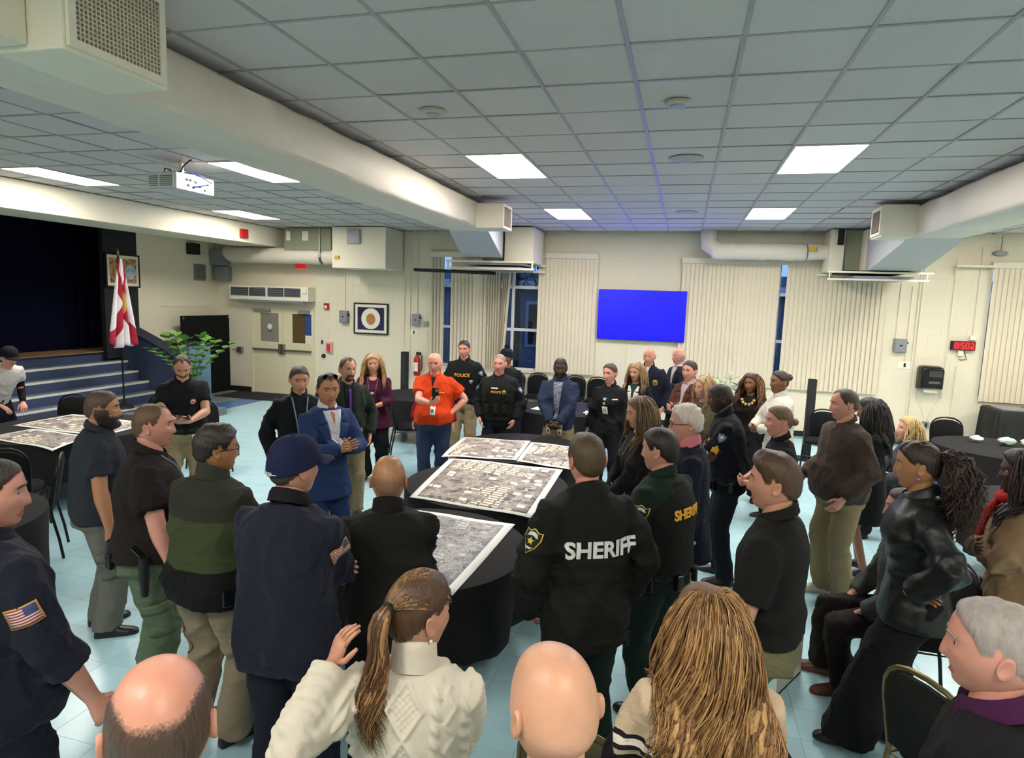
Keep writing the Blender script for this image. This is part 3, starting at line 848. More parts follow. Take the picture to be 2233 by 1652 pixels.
# air handlers hanging at the back wall
def handler(label, x, parts):
    t = thing('air_handler', label, 'air handler', (x, 12.5, 3.05))
    for (nm, a, b, c, d, e, f, m) in parts:
        bevel(MB().bx(a, b, c, d, e, f).build(nm, m, t), 0.006)
    return t
handler('grey air handler on a hung white frame above the half open blind', -3.6, [
    ('white_panel', 0.15, 0.72, -0.48, 0.42, 0.09, 0.76, M_white), ('green_panel', -0.35, 0.149, -0.3, 0.42, 0.1, 0.77, M_ductg),
    ('drain_pan', -0.62, 0.6, -0.7, 0.35, 0.02, 0.06, M_grey),
    ('hanger_rail', -0.95, 0.8, -0.75, -0.71, 0.06, 0.1, M_white), ('hanger_rail', -0.95, 0.8, 0.36, 0.4, 0.06, 0.1, M_white),
    ('hanger_rail', -0.95, 0.8, -0.75, -0.71, -0.07, -0.03, M_white), ('hanger_rail', -0.95, 0.8, 0.36, 0.4, -0.07, -0.03, M_white),
    ('lower_tray', -0.5, 0.55, -0.69, 0.35, -0.06, -0.01, mat('tray_grey_violet', '#8d8c97', 0.5)),
    ('post', -0.93, -0.9, -0.745, -0.715, -0.0299, 0.0599, M_white), ('post', 0.76, 0.79, -0.745, -0.715, -0.0299, 0.0599, M_white),
    ('hanger_rod', -0.9, -0.885, 0.37, 0.385, 0.1001, 0.77, M_steel), ('hanger_rod', 0.77, 0.785, 0.37, 0.385, 0.1001, 0.77, M_steel)])
handler('grey green air handler on a hung white frame above the long closed blind', 2.9, [
    ('white_panel', -0.52, -0.3, -0.2, 0.42, 0.05, 0.77, M_white), ('green_panel', -0.299, -0.02, -0.15, 0.42, 0.06, 0.77, M_ductg),
    ('duct_face', -0.019, 0.8, -0.45, 0.42, 0.06, 0.75, M_white),
    ('pipe_elbow', -0.42, -0.33, -0.29, -0.201, 0.5, 0.76, M_black), ('drain_pan', -0.35, 0.62, -0.65, 0.35, 0.01, 0.045, M_black),
    ('hanger_rail', -0.62, 0.95, -0.7, -0.66, 0.0, 0.03, M_white), ('hanger_rail', -0.62, 0.95, 0.36, 0.4, 0.0, 0.03, M_white),
    ('hanger_rail', -0.62, 0.9, -0.7, -0.66, -0.12, -0.09, M_white), ('lower_tray', -0.2, 0.7, -0.65, 0.3, -0.1, -0.04, mat('tray_grey_violet')),
    ('post', -0.6, -0.58, -0.695, -0.665, -0.0899, -0.0001, M_white), ('post', 0.85, 0.87, -0.695, -0.665, -0.0899, -0.0001, M_white)])
tag(MB().tube([(-5.35, 12.05, 2.96), (-4.4, 12.0, 2.94), (-3.6, 11.95, 2.92)], 0.035, 10).build('insulated_pipe', M_black, None, 50), 'black insulated pipe crossing in front of the half open blind', 'pipe')
t = handler('boxy cream duct plenum with grey air handler over the exit doors', -6.66, [
    ('plenum_box', -0.62, 0.62, -0.35, 0.5, -0.08, 0.77, M_white), ('control_box', -0.25, 0.05, -0.4, -0.3501, 0.42, 0.72, M_grey),
    ('green_panel', -1.95, -0.8, -0.1, 0.5, 0.28, 0.77, M_ductg), ('dark_gap', -0.799, -0.6201, 0.0, 0.5, 0.3, 0.76, M_black),
    ('yellow_tag', -0.55, -0.45, -0.38, -0.3501, 0.1, 0.17, mat('tag_yellow', '#c8a52a', 0.5)), ('data_label', -1.5, -1.35, -0.105, -0.1001, 0.5, 0.7, M_plast), ('data_label', -1.9, -1.8, -0.105, -0.1001, 0.5, 0.7, M_plast)])
# round wrapped ducts
def wrapped(label, x0, x1, y, z, r, elbow):
    t = thing('round_duct', label, 'air duct', (0, 0, 0))
    rr = random.Random(11); pts = []; rad = []
    n = 26
    for i in range(n + 1):
        pts.append((x0 + (x1 - x0) * i / n, y + rr.uniform(-.004, .004), z + rr.uniform(-.006, .006))); rad.append(r * (1 + rr.uniform(-.03, .03)) * (0.82 if i in (0, n) else 1))
    MB().tube(pts, rad, 18).build('wrapped_run', M_duct, t, 60)
    return t
t = wrapped('thick cream wrapped round duct above the exit doors', -10.15, -7.285, 12.55, 3.23, 0.18, None)
MB().tube([(-10.1, 12.55, 3.25), (-10.28, 12.7, 3.3), (-10.3, 12.95, 3.35)], [0.17, 0.17, 0.16], 16).build('elbow', M_duct, t, 60)
MB().tube([(-7.75, 12.55, 3.23), (-7.68, 12.55, 3.23)], [0.19, 0.19], 18).build('silver_strap', M_steel, t, 40)
MB().cyl((-7.72, 12.37, 3.2), (-7.72, 12.37, CEIL), 0.012, n=8).build('hanger_rod', M_white, t)
t = wrapped('short cream wrapped round duct over the long closed blind', 0.42, 2.05, 12.6, 3.45, 0.155, None)
MB().tube([(0.5, 12.6, 3.47), (0.36, 12.62, 3.56), (0.34, 12.7, 3.8)], [0.15, 0.15, 0.15], 16).build('elbow', M_duct, t, 60)
MB().tube([(2.06, 12.6, 3.45), (2.38, 12.6, 3.46)], [0.15, 0.14], 16).build('sleeve', M_duct, t, 60)
bevel(MB().bx(2.06, 2.18, 12.40, 12.46, 3.45, 3.53).build('yellow_tag', mat('tag_yellow'), t), .006)

# projector hung from the ceiling
M_proj = mat('projector_white', '#c4c2c6', 0.45, var=0.03)
t = thing('projector', 'white projector hung under the ceiling before the stage', 'projector', (-5.55, 6.1, 3.58), R(-4))
bevel(MB().bx(-0.2, 0.2, -0.27, 0.27, -0.09, 0.09).build('body', M_proj, t), 0.012)
MB().bx(-0.185, 0.185, -0.282, -0.2705, -0.075, 0.075).build('vent_frame', M_lframe, t)
for a, b in ((-0.165, -0.04), (-0.01, 0.165)):
    v_ = MB().bx(a, b, -0.286, -0.2825, -0.06, 0.06).build('vent_panel', M_grey, t)
    for k in range(6): MB().bx(a, b, -0.292, -0.2865, -0.05 + k * 0.02, -0.043 + k * 0.02).build('slat', M_lframe, v_)
for y, z in ((-0.12, 0.03), (-0.07, 0.03), (0.0, 0.02), (0.06, -0.02), (-0.1, -0.03), (-0.03, -0.04), (0.13, -0.05), (0.17, 0.02)):
    MB().bx(0.2005, 0.206, y - 0.014, y + 0.014, z - 0.01, z + 0.01).build('port', M_black, t)
MB().bx(-0.1, 0.1, -0.1, 0.1, 0.101, 0.13).build('mount_plate', M_grey, t)
MB().cyl((0, 0, 0.131), (0, 0, CEIL - 3.58), 0.025, n=10).build('mount_pole', M_white, t, 40)
MB().tube([(0.1, -0.1, 0.12), (0.18, -0.15, 0.16), (0.22, -0.1, 0.23), (0.2, -0.05, 0.249)], 0.008, 6).build('cable', M_black, t, 60)
MB().tube([(0.1, -0.05, 0.12), (0.19, 0.06, 0.11), (0.235, 0.2, 0.04), (0.225, 0.1, 0.0), (0.21, -0.03, -0.035)], 0.008, 6).build('cable', mat('cable_blue', '#2b3a86', 0.5), t, 60)
MB().tube([(-0.2, -0.05, 0.105), (-0.15, -0.08, 0.17), (-0.09, -0.06, 0.15), (-0.1, -0.04, 0.11)], 0.008, 6).build('cable', M_black, t, 60)
# round ceiling discs
for x, y, r, lb in ((-1.95, 4.7, 0.1, 'round cream smoke detector on the ceiling beside the centre duct'), (-0.14, 4.76, 0.09, 'pale smoke detector near the ceiling middle, nearest the camera'), (-0.08, 6.54, 0.16, 'round flush ceiling speaker between the two large lamps'), (-0.07, 10.19, 0.16, 'round flush ceiling speaker between the two small lamps')):
    t = thing('smoke_detector' if r < .12 else 'ceiling_speaker', lb, 'smoke detector' if r < .12 else 'ceiling speaker', (x, y, CEIL))
    m = mat('detector_ivory', '#b9b0a2', 0.5) if r < .12 else mat('speaker_grille', '#a9a7a4', 0.7)
    MB().tube([(0, 0, 0.0), (0, 0, -0.008 if r > .12 else -0.016), (0, 0, -0.011 if r > .12 else -0.026)], [r, r, r * 0.85], 28).build('rim', m, t, 40)
    MB().tube([(0, 0, -0.0115 if r > .12 else -0.0265), (0, 0, -0.013 if r > .12 else -0.035)], [r * 0.6, r * 0.5], 20).build('centre', M_rail if r < .12 else m, t, 40)
# ================================================================== FURNITURE
M_cloth = mat('tablecloth_black', '#1c1b1b', 0.85, var=0.12, vscale=6, bump=0.15, bscale=300, spec=0.25)
M_pad = cloth('chair_black_fabric', '#0f0f11', 0.9, bump=0.5, bscale=300)
M_padb = cloth('chair_blue_seat', '#23264a', 0.9)
M_pado = cloth('chair_olive_fabric', '#5a5840', 0.9)
M_tubeblk = mat('chair_tube_black', '#131314', 0.35, var=0.1, metal=0.4)
M_tubegold = mat('chair_tube_bronze', '#7a6a45', 0.35, metal=0.7, var=0.1)
M_wood = mat('table_top_wood', '#6b4c33', 0.5, var=0.2, vscale=3, stretch=(1, 10, 1))

def arch(hw, z0, z1, n=10, sq=2.6):
    """domed outline from bottom left up over and down to bottom right"""
    pts = [(-hw * 0.93, z0)]
    zc = z0 + (z1 - z0) * 0.58
    for i in range(n + 1):
        a = math.pi - math.pi * i / n
        c, s_ = math.cos(a), math.sin(a)
        pts.append((hw * (abs(c) ** (2 / sq)) * (1 if c > 0 else -1), zc + (z1 - zc) * (abs(s_) ** (2 / sq))))
    pts.append((hw * 0.93, z0))
    return pts
def make_chair(label, loc, face, pad=None, tube=None, seat=None, group='black stacking chairs'):
    pad = pad or M_pad; tube = tube or M_tubeblk
    t = thing('banquet_chair', label, 'chair', (loc[0], loc[1], 0), -R(face), group)
    back = lambda z: -0.205 - (z - 0.46) * 0.16
    # backrest
    out = arch(0.208, 0.47, 0.878)
    mb = MB(); rings = []
    for d, s_ in ((-0.022, 0.90), (-0.014, 0.98), (0.012, 0.98), (0.026, 0.88)):
        rings.append([(u * s_, back(z) + d, 0.672 + (z - 0.672) * s_) for u, z in out])
    mb.rings(rings); mb.build('backrest', pad, t, 50)
    fr = arch(0.212, 0.44, 0.905)
    MB().tube([(u, back(z), z) for u, z in fr], 0.0125, 8).build('back_frame', tube, t, 60)
    # seat
    mb = MB(); rings = []
    base = []
    for i in range(24):
        a = 2 * math.pi * i / 24; c, s_ = math.cos(a), math.sin(a)
        base.append((0.215 * (abs(c) ** 0.55) * (1 if c > 0 else -1), 0.01 + 0.215 * (abs(s_) ** 0.55) * (1 if s_ > 0 else -1)))
    for z, s_ in ((0.425, 0.94), (0.435, 1.0), (0.465, 1.0), (0.485, 0.9), (0.492, 0.6)):
        rings.append([(u * s_, v * s_, z) for u, v in base])
    mb.rings(rings); mb.build('seat', seat or pad, t, 50)
    mb = MB()
    mb.tube([(-0.2, 0.2, 0.412), (0.2, 0.2, 0.412), (0.2, -0.2, 0.412), (-0.2, -0.2, 0.412)], 0.0115, 8, closed=True)
    mb.build('seat_frame', tube, t, 60)
    for sx in (-1, 1):
        MB().tube([(sx * 0.2, 0.195, 0.41), (sx * 0.205, 0.215, 0.2), (sx * 0.21, 0.235, 0.0)], 0.012, 8).build('leg', tube, t, 60)
        MB().tube([(sx * 0.198, -0.202, 0.44), (sx * 0.2, -0.21, 0.38), (sx * 0.205, -0.25, 0.18), (sx * 0.21, -0.275, 0.0)], 0.012, 8).build('leg', tube, t, 60)
    MB().tube([(-0.203, 0.212, 0.24), (0.203, 0.212, 0.24)], 0.008, 6).build('stretcher', tube, t, 60)
    return t
chair0 = make_chair('black stacking chair against the far wall, first from the left', (-3.38, 12.68), 180)
for (lb, x, y, a) in (('black stacking chair against the far wall, second from the left, under the blind', -2.88, 12.68, 178),
                      ('black stacking chair against the far wall behind the man in the blue jacket', -2.1, 12.68, 182),
                      ('black stacking chair against the far wall under the blue screen', -1.62, 12.66, 180),
                      ('black chair standing side on behind the woman in the maroon top', -3.95, 8.75, 62),
                      ('dark chair by the stage steps behind the man in the white shirt', -8.05, 6.6, 160),
                      ('dark chair between the bearded man and the stage steps', -7.15, 7.0, 190),
                      ('black chair standing alone on the open floor before the planter', -6.05, 7.0, 120),
                      ('black chair tucked at the near side of the left map table', -6.15, 4.5, -35),
                      ('black chair behind the round table at the left edge', -5.55, 4.15, -135),
                      ('black chair beside the black post, behind the woman in white', 2.1, 10.3, 200),
                      ('black chair against the right table, nearest the brown sweater', 2.8, 9.6, 90),
                      ('second black chair against the right table, just before the first', 2.72, 8.95, 70),
                      ('black chair below the towel dispenser at the right table', 3.85, 10.35, 180),
                      ('black chair at the right edge before the draped box', 4.85, 10.2, 215)):
    dup(chair0, lb, (x, y, 0), -R(a))
dup(chair0, 'black chair the blonde seated woman sits on', (2.5, 7.45, 0), R(90))
dup(chair0, 'black metal legged chair holding the person in dark trousers', (1.5, 4.28, 0), R(90))
make_chair('bronze framed black speckled chair beside the grey haired man', (1.31, 3.0), 58, cloth('chair_speckled', '#171916', 0.9, var=0.5, bump=0.6, bscale=120), M_tubegold)
make_chair('olive padded chair in front of the bald man nearest the camera', (-0.26, 2.36), 5, M_pado, M_tubegold)

# ---- round tables with cloths
def round_table(label, clabel, x, y, r=0.74, zb=0.28, seed=1):
    t = thing('round_table', label, 'table', (x, y, 0), 0, 'round banquet tables')
    MB().tube([(0, 0, 0.725), (0, 0, 0.748)], [r - 0.01, r - 0.01], 40).build('tabletop', M_wood, t, 40)
    for k in range(4):
        a = math.pi / 4 + k * math.pi / 2 - 0.45
        px, py = 0.55 * math.cos(a), 0.55 * math.sin(a)
        l = MB().tube([(px * 0.9, py * 0.9, 0.724), (px, py, 0.02)], 0.0175, 10).build('leg', mat('table_leg_grey', '#4a4b4a', 0.4, metal=0.5), t, 60)
        MB().cyl((px, py, 0.0), (px, py, 0.0199), 0.021, n=10).build('foot_cap', M_black, l)
    n = 96; rr = random.Random(seed); rings = []
    ph = [rr.uniform(0, 6.28) for _ in range(5)]
    for z, k in ((0.752, 0.0), (0.752, 0.6), (0.752, 0.97), (0.747, 1.0), (0.72, 1.003), (0.6, 1.0), (0.45, 1.0), (zb + 0.05, 1.0), (zb, 1.0)):
        ring = []
        w = max(0, (0.72 - z) / 0.45)
        for j in range(n):
            a = 2 * math.pi * j / n
            wave = 0.026 * w * (math.sin(9 * a + ph[0]) + 0.6 * math.sin(14 * a + ph[1]) + 0.4 * math.sin(23 * a + ph[2]) - 0.7)
            q = r * k + (wave if k >= 1 else 0)
            zz = z + (0.035 * math.sin(4 * a + ph[3]) if z <= zb + 0.051 else 0)
            ring.append((q * math.cos(a), q * math.sin(a), zz))
        rings.append(ring)
    c = MB().rings(rings, cap=False).build('tablecloth', M_cloth, None, 50, (x, y, 0.0))
    so = c.modifiers.new('thickness', 'SOLIDIFY'); so.thickness = 0.003; so.offset = 1
    tag(c, clabel, 'tablecloth', 'black round tablecloths')
    return t
TBL = [('round map table nearest the camera', 'black cloth on the round map table nearest the camera', -1.645, 3.85),
       ('middle round table of the three map tables', 'black cloth on the middle map table under the largest map', -1.645, 5.385),
       ('farthest round table of the three map tables', 'black cloth on the farthest map table under the two small maps', -1.72, 6.92),
       ('round table behind the officers with a white paper on it', 'black cloth on the table behind the officer in the vest and the man in blue', -1.75, 9.75),
       ('round table behind the woman in the maroon top', 'black cloth on the table behind the woman in the maroon top', -4.3, 10.0),
       ('round table with papers at the left edge', 'dark cloth on the paper strewn table at the left edge', -5.08, 3.05),
       ('round table with napkins before the far right box', 'dark grey cloth on the napkin strewn table at right', 4.0, 9.3),
       ('round table behind the woman in the leather jacket', 'dark grey cloth on the table behind the leather jacket woman', 3.35, 6.5)]
for i, (a, b, x, y) in enumerate(TBL):
    round_table(a, b, x, y, seed=i + 2)
round_table('round table with maps below the stage steps', 'black cloth on the map table below the stage steps', -6.95, 5.75, r=0.9, seed=30)

# ---- aerial maps: white paper sheet + printed area
def aerial(name, seed, cols, warm=True, bld=0.5):
    m = bpy.data.materials.new(name); m.use_nodes = True; nt = m.node_tree; N = nt.nodes.new; L = nt.links.new
    b = nt.nodes['Principled BSDF']; b.inputs['Roughness'].default_value = 0.55
    tc = N('ShaderNodeUVMap'); mp = N('ShaderNodeMapping'); mp.inputs['Location'].default_value = (seed * 3.7, seed * 1.9, 0); L(tc.outputs['UV'], mp.inputs['Vector'])
    wz = N('ShaderNodeTexNoise'); wz.inputs['Scale'].default_value = 5
    L(mp.outputs['Vector'], wz.inputs['Vector'])
    wa = N('ShaderNodeMix'); wa.data_type = 'RGBA'; wa.blend_type = 'ADD'; wa.inputs['Factor'].default_value = 0.16
    L(mp.outputs['Vector'], wa.inputs['A']); L(wz.outputs['Color'], wa.inputs['B'])
    nz = N('ShaderNodeTexNoise'); nz.inputs['Scale'].default_value = 9; nz.inputs['Detail'].default_value = 6; L(wa.outputs['Result'], nz.inputs['Vector'])
    cr = N('ShaderNodeValToRGB'); el = cr.color_ramp.elements
    el[0].position = 0.36; el[0].color = (*lin(cols[0]), 1); el[1].position = 0.66; el[1].color = (*lin(cols[3]), 1)
    for p, c in ((0.46, cols[1]), (0.54, cols[2])):
        e = el.new(p); e.color = (*lin(c), 1)
    L(nz.outputs['Fac'], cr.inputs['Fac'])
    # plots with their own tone
    vc = N('ShaderNodeTexVoronoi'); vc.inputs['Scale'].default_value = 7; vc.distance = 'CHEBYCHEV'; L(wa.outputs['Result'], vc.inputs['Vector'])
    vm = N('ShaderNodeMix'); vm.data_type = 'RGBA'; vm.blend_type = 'OVERLAY'; vm.inputs['Factor'].default_value = 0.35
    bwn = N('ShaderNodeRGBToBW'); L(vc.outputs['Color'], bwn.inputs[0]); L(cr.outputs['Color'], vm.inputs['A']); L(bwn.outputs[0], vm.inputs['B'])
    # bright roofs
    vb = N('ShaderNodeTexVoronoi'); vb.inputs['Scale'].default_value = 9 + 5 * (bld < .5); vb.distance = 'CHEBYCHEV'; vb.inputs['Randomness'].default_value = 0.7; L(mp.outputs['Vector'], vb.inputs['Vector'])
    bw2 = N('ShaderNodeSeparateColor'); L(vb.outputs['Color'], bw2.inputs[0])
    g1 = N('ShaderNodeMath'); g1.operation = 'GREATER_THAN'; g1.inputs[1].default_value = 1 - bld * 0.45; L(bw2.outputs[0], g1.inputs[0])
    g2 = N('ShaderNodeMath'); g2.operation = 'LESS_THAN'; g2.inputs[1].default_value = 0.33; L(vb.outputs['Distance'], g2.inputs[0])
    g3 = N('ShaderNodeMath'); g3.operation = 'MULTIPLY'; L(g1.outputs[0], g3.inputs[0]); L(g2.outputs[0], g3.inputs[1])
    rm = N('ShaderNodeMix'); rm.data_type = 'RGBA'; L(g3.outputs[0], rm.inputs['Factor']); L(vm.outputs['Result'], rm.inputs['A']); rm.inputs['B'].default_value = (*lin(cols[4]), 1)
    # small houses in rows
    vh = N('ShaderNodeTexVoronoi'); vh.inputs['Scale'].default_value = 46; vh.distance = 'CHEBYCHEV'; vh.inputs['Randomness'].default_value = 0.45; L(mp.outputs['Vector'], vh.inputs['Vector'])
    h1 = N('ShaderNodeMath'); h1.operation = 'LESS_THAN'; h1.inputs[1].default_value = 0.27; L(vh.outputs['Distance'], h1.inputs[0])
    h2 = N('ShaderNodeTexNoise'); h2.inputs['Scale'].default_value = 3.2; L(mp.outputs['Vector'], h2.inputs['Vector'])
    h3 = N('ShaderNodeMath'); h3.operation = 'GREATER_THAN'; h3.inputs[1].default_value = 0.36 if bld < .5 else 0.53; L(h2.outputs['Fac'], h3.inputs[0])
    h4 = N('ShaderNodeMath'); h4.operation = 'MULTIPLY'; L(h1.outputs[0], h4.inputs[0]); L(h3.outputs[0], h4.inputs[1])
    h5 = N('ShaderNodeMath'); h5.operation = 'MULTIPLY'; h5.inputs[1].default_value = 0.55; L(h4.outputs[0], h5.inputs[0])
    hm_ = N('ShaderNodeMix'); hm_.data_type = 'RGBA'; L(h5.outputs[0], hm_.inputs['Factor']); L(rm.outputs['Result'], hm_.inputs['A']); L(vh.outputs['Color'], hm_.inputs['B'])
    hs_ = N('ShaderNodeHueSaturation'); hs_.inputs['Saturation'].default_value = 0.55; L(hm_.outputs['Result'], hs_.inputs['Color'])
    # warehouse rows
    bk = N('ShaderNodeTexBrick'); bk.inputs['Scale'].default_value = 4.2; bk.inputs['Color1'].default_value = (*lin(cols[4]), 1); bk.inputs['Color2'].default_value = (*lin(cols[4]), 1); bk.inputs['Mortar'].default_value = (*lin(cols[1]), 1); bk.inputs['Mortar Size'].default_value = 0.05; bk.offset = 0.1
    bmp = N('ShaderNodeMapping'); bmp.inputs['Rotation'].default_value = (0, 0, 0.12); L(mp.outputs['Vector'], bmp.inputs['Vector']); L(bmp.outputs['Vector'], bk.inputs['Vector'])
    bn = N('ShaderNodeTexNoise'); bn.inputs['Scale'].default_value = 2.3; bn.inputs['Detail'].default_value = 0; L(mp.outputs['Vector'], bn.inputs['Vector'])
    bg_ = N('ShaderNodeMath'); bg_.operation = 'GREATER_THAN'; bg_.inputs[1].default_value = 0.72 if bld < .5 else 0.57; L(bn.outputs['Fac'], bg_.inputs[0])
    bm_ = N('ShaderNodeMix'); bm_.data_type = 'RGBA'; L(bg_.outputs[0], bm_.inputs['Factor']); L(hs_.outputs['Color'], bm_.inputs['A']); L(bk.outputs['Color'], bm_.inputs['B'])
    rm = bm_
    # roads
    ve = N('ShaderNodeTexVoronoi'); ve.feature = 'DISTANCE_TO_EDGE'; ve.inputs['Scale'].default_value = 5.5; L(wa.outputs['Result'], ve.inputs['Vector'])
    rd = N('ShaderNodeMath'); rd.operation = 'LESS_THAN'; rd.inputs[1].default_value = 0.02; L(ve.outputs['Distance'], rd.inputs[0])
    fm = N('ShaderNodeMix'); fm.data_type = 'RGBA'; L(rd.outputs[0], fm.inputs['Factor']); L(rm.outputs['Result'], fm.inputs['A']); fm.inputs['B'].default_value = (*lin(cols[5]), 1)
    L(fm.outputs['Result'], b.inputs['Base Color'])
    return m
M_paper = mat('map_paper_white', '#efece6', 0.6, var=0.02)
WARM = ['#4a3a38', '#7b665c', '#9a8676', '#77625f', '#e9e2c9', '#c3b2a6']
COOL = ['#5c5a66', '#8d8790', '#a39a92', '#777083', '#cfc9c0', '#b4adb0']
def sheet(label, corners, z, centre, rt, m, border=0.07, n=14, printed=True, name='aerial_map', cat='map', bend=1.0, group='printed aerial maps'):
    c = [Vector((x, y, 0)) for x, y in corners]
    o = sum(c, Vector()) / 4
    def P(u, v):
        p = (c[0] * (1 - u) + c[3] * u) * (1 - v) + (c[1] * (1 - u) + c[2] * u) * v
        d = (p - Vector((centre[0], centre[1], 0))).length - rt
        zz = z - (bend * 0.9 * d * d if d > 0 else 0) + 0.003 * math.sin(u * 9 + v * 5)
        return Vector((p.x - o.x, p.y - o.y, zz))
    def grid(u0, u1, v0, v1, dz, nm, mt, par, uv=False):
        vs = []; fs = []
        for i in range(n + 1):
            for j in range(n + 1):
                q = P(u0 + (u1 - u0) * i / n, v0 + (v1 - v0) * j / n); vs.append(q + Vector((0, 0, dz)))
        for i in range(n):
            for j in range(n):
                a = i * (n + 1) + j
                fs.append((a, a + n + 1, a + n + 2, a + 1))
        ob = MB().add(vs, fs).build(nm, mt, par, 180)
        if uv:
            ul = ob.data.uv_layers.new(name='UVMap')
            asp = (c[3] - c[0]).length; asq = (c[1] - c[0]).length
            for lp in ob.data.loops:
                i, j = divmod(lp.vertex_index, n + 1)
                ul.data[lp.index].uv = (i / n * asp, j / n * asq)
        so = ob.modifiers.new('thickness', 'SOLIDIFY'); so.thickness = 0.0012; so.offset = -1
        return ob
    root = grid(0, 1, 0, 1, 0, name, M_paper, None)
    root.location = (o.x, o.y, 0)
    tag(root, label, cat, group)
    if printed:
        w = (c[3] - c[0]).length; h = (c[1] - c[0]).length
        grid(border / w, 1 - border / w, border / h, 1 - border / h, 0.0016, 'map_print', m, root, True)
    return root
zt = 0.7575
sheet('grey aerial map of dense streets on the nearest table', [(-1.9, 3.22), (-1.96, 4.47), (-1.12, 4.42), (-1.16, 3.2)], zt, (-1.645, 3.85), 0.74, aerial('print_streets', 1, COOL, bld=0.35), 0.06, bend=0.5)
sheet('largest aerial map with pale warehouse roofs on the middle table', [(-2.12, 4.74), (-2.28, 6.12), (-1.07, 6.09), (-1.04, 4.62)], zt, (-1.645, 5.385), 0.8, aerial('print_large', 2, WARM, bld=0.8), 0.055, bend=0.35)
sheet('small aerial map at the left of the farthest table', [(-2.39, 6.15), (-2.48, 7.1), (-1.67, 7.2), (-1.6, 6.26)], zt + 0.003, (-1.72, 6.92), 0.8, aerial('print_far_a', 3, WARM, bld=0.7), 0.05, bend=0.35)
sheet('small aerial map at the right of the farthest table', [(-1.59, 6.24), (-1.66, 7.18), (-0.98, 7.12), (-0.92, 6.12)], zt + 0.0, (-1.72, 6.92), 0.9, aerial('print_far_b', 4, WARM, bld=0.7), 0.05, bend=0.2)
sheet('wide aerial map across the table below the stage steps', [(-7.55, 5.55), (-7.6, 6.35), (-6.3, 6.3), (-6.2, 5.5)], zt, (-6.95, 5.75), 0.95, aerial('print_left_a', 5, WARM, bld=0.7), 0.05, bend=0.2)
sheet('aerial map hanging over the near edge of the table below the stage steps', [(-7.15, 4.95), (-7.2, 5.5), (-6.25, 5.45), (-6.15, 4.9)], zt + 0.004, (-6.95, 5.75), 0.9, aerial('print_left_b', 6, WARM, bld=0.7), 0.04, bend=0.5)
def flat(name, label, cat, pts, z, m, group=None):
    o = MB().prism(pts, (0, 0, z), (1, 0, 0), (0, 1, 0), 0.003).build(name, m)
    return tag(o, label, cat, group)
flat('paper_sheet', 'white sheet on the dark table at the left edge, farthest one', 'paper', [(-5.15, 3.36), (-4.87, 3.42), (-4.89, 3.62), (-5.17, 3.58)], zt, M_paper)
flat('paper_sheet', 'yellow printed sheet on the dark table at the left edge', 'paper', [(-5.1, 3.12), (-4.77, 3.18), (-4.81, 3.36), (-5.13, 3.3)], zt, mat('paper_yellow', '#d9a84a', 0.6, color2='#efe3c2', vscale=9))
flat('paper_sheet', 'printed photo sheet on the dark table at the left edge, nearest one', 'paper', [(-5.05, 2.82), (-4.63, 2.9), (-4.67, 3.1), (-5.08, 3.04)], zt, mat('paper_print', '#cfc9b8', 0.6, color2='#8f8c80', vscale=14))
flat('paper_sheet', 'white paper on the table behind the officer in the vest', 'paper', [(-2.2, 9.4), (-1.85, 9.35), (-1.8, 9.62), (-2.15, 9.66)], zt, M_paper)
flat('paper_sheet', 'white papers beside the bald man on the nearest map table', 'paper', [(-2.2, 3.75), (-1.98, 3.72), (-1.96, 3.98), (-2.18, 4.0)], zt + 0.002, M_paper)
def crumple(label, x, y, z, r, m, seed):
    rr = random.Random(seed); mb = MB().sphere((0, 0, 0), (r, r * 0.8, r * 0.5), 12, 7)
    mb.v = [tuple(Vector(p) * rr.uniform(0.7, 1.15)) for p in mb.v]
    zmin = min(p[2] for p in mb.v)
    o = mb.build('crumpled_napkin', m, None, 20, (x, y, z - zmin)); return tag(o, label, 'napkin', 'crumpled napkins')
crumple('crumpled napkin on the right table, leftmost of three', 3.85, 9.6, 0.757, 0.08, M_paper, 1)
crumple('greenish crumpled napkin on the right table, middle of three', 4.15, 9.5, 0.757, 0.1, mat('napkin_green', '#b9cfc0', 0.7), 2)
crumple('crumpled napkin on the right table, rightmost of three', 4.42, 9.55, 0.757, 0.09, M_paper, 3)
crumple('crumpled napkin on the table behind the man in the blue jacket', -1.3, 9.25, 0.757, 0.06, M_paper, 4)
crumple('crumpled napkin on the table behind the maroon top', -4.0, 9.75, 0.757, 0.06, M_paper, 5)
o = MB().tube([(0, 0, 0), (0, 0, 0.12), (0, 0, 0.125)], [0.032, 0.042, 0.038], 16).build('cup', mat('cup_teal', '#2f8a8c', 0.4), None, 50, (-4.25, 9.85, 0.757)); tag(o, 'teal cup on the table behind the woman in the maroon top', 'cup')

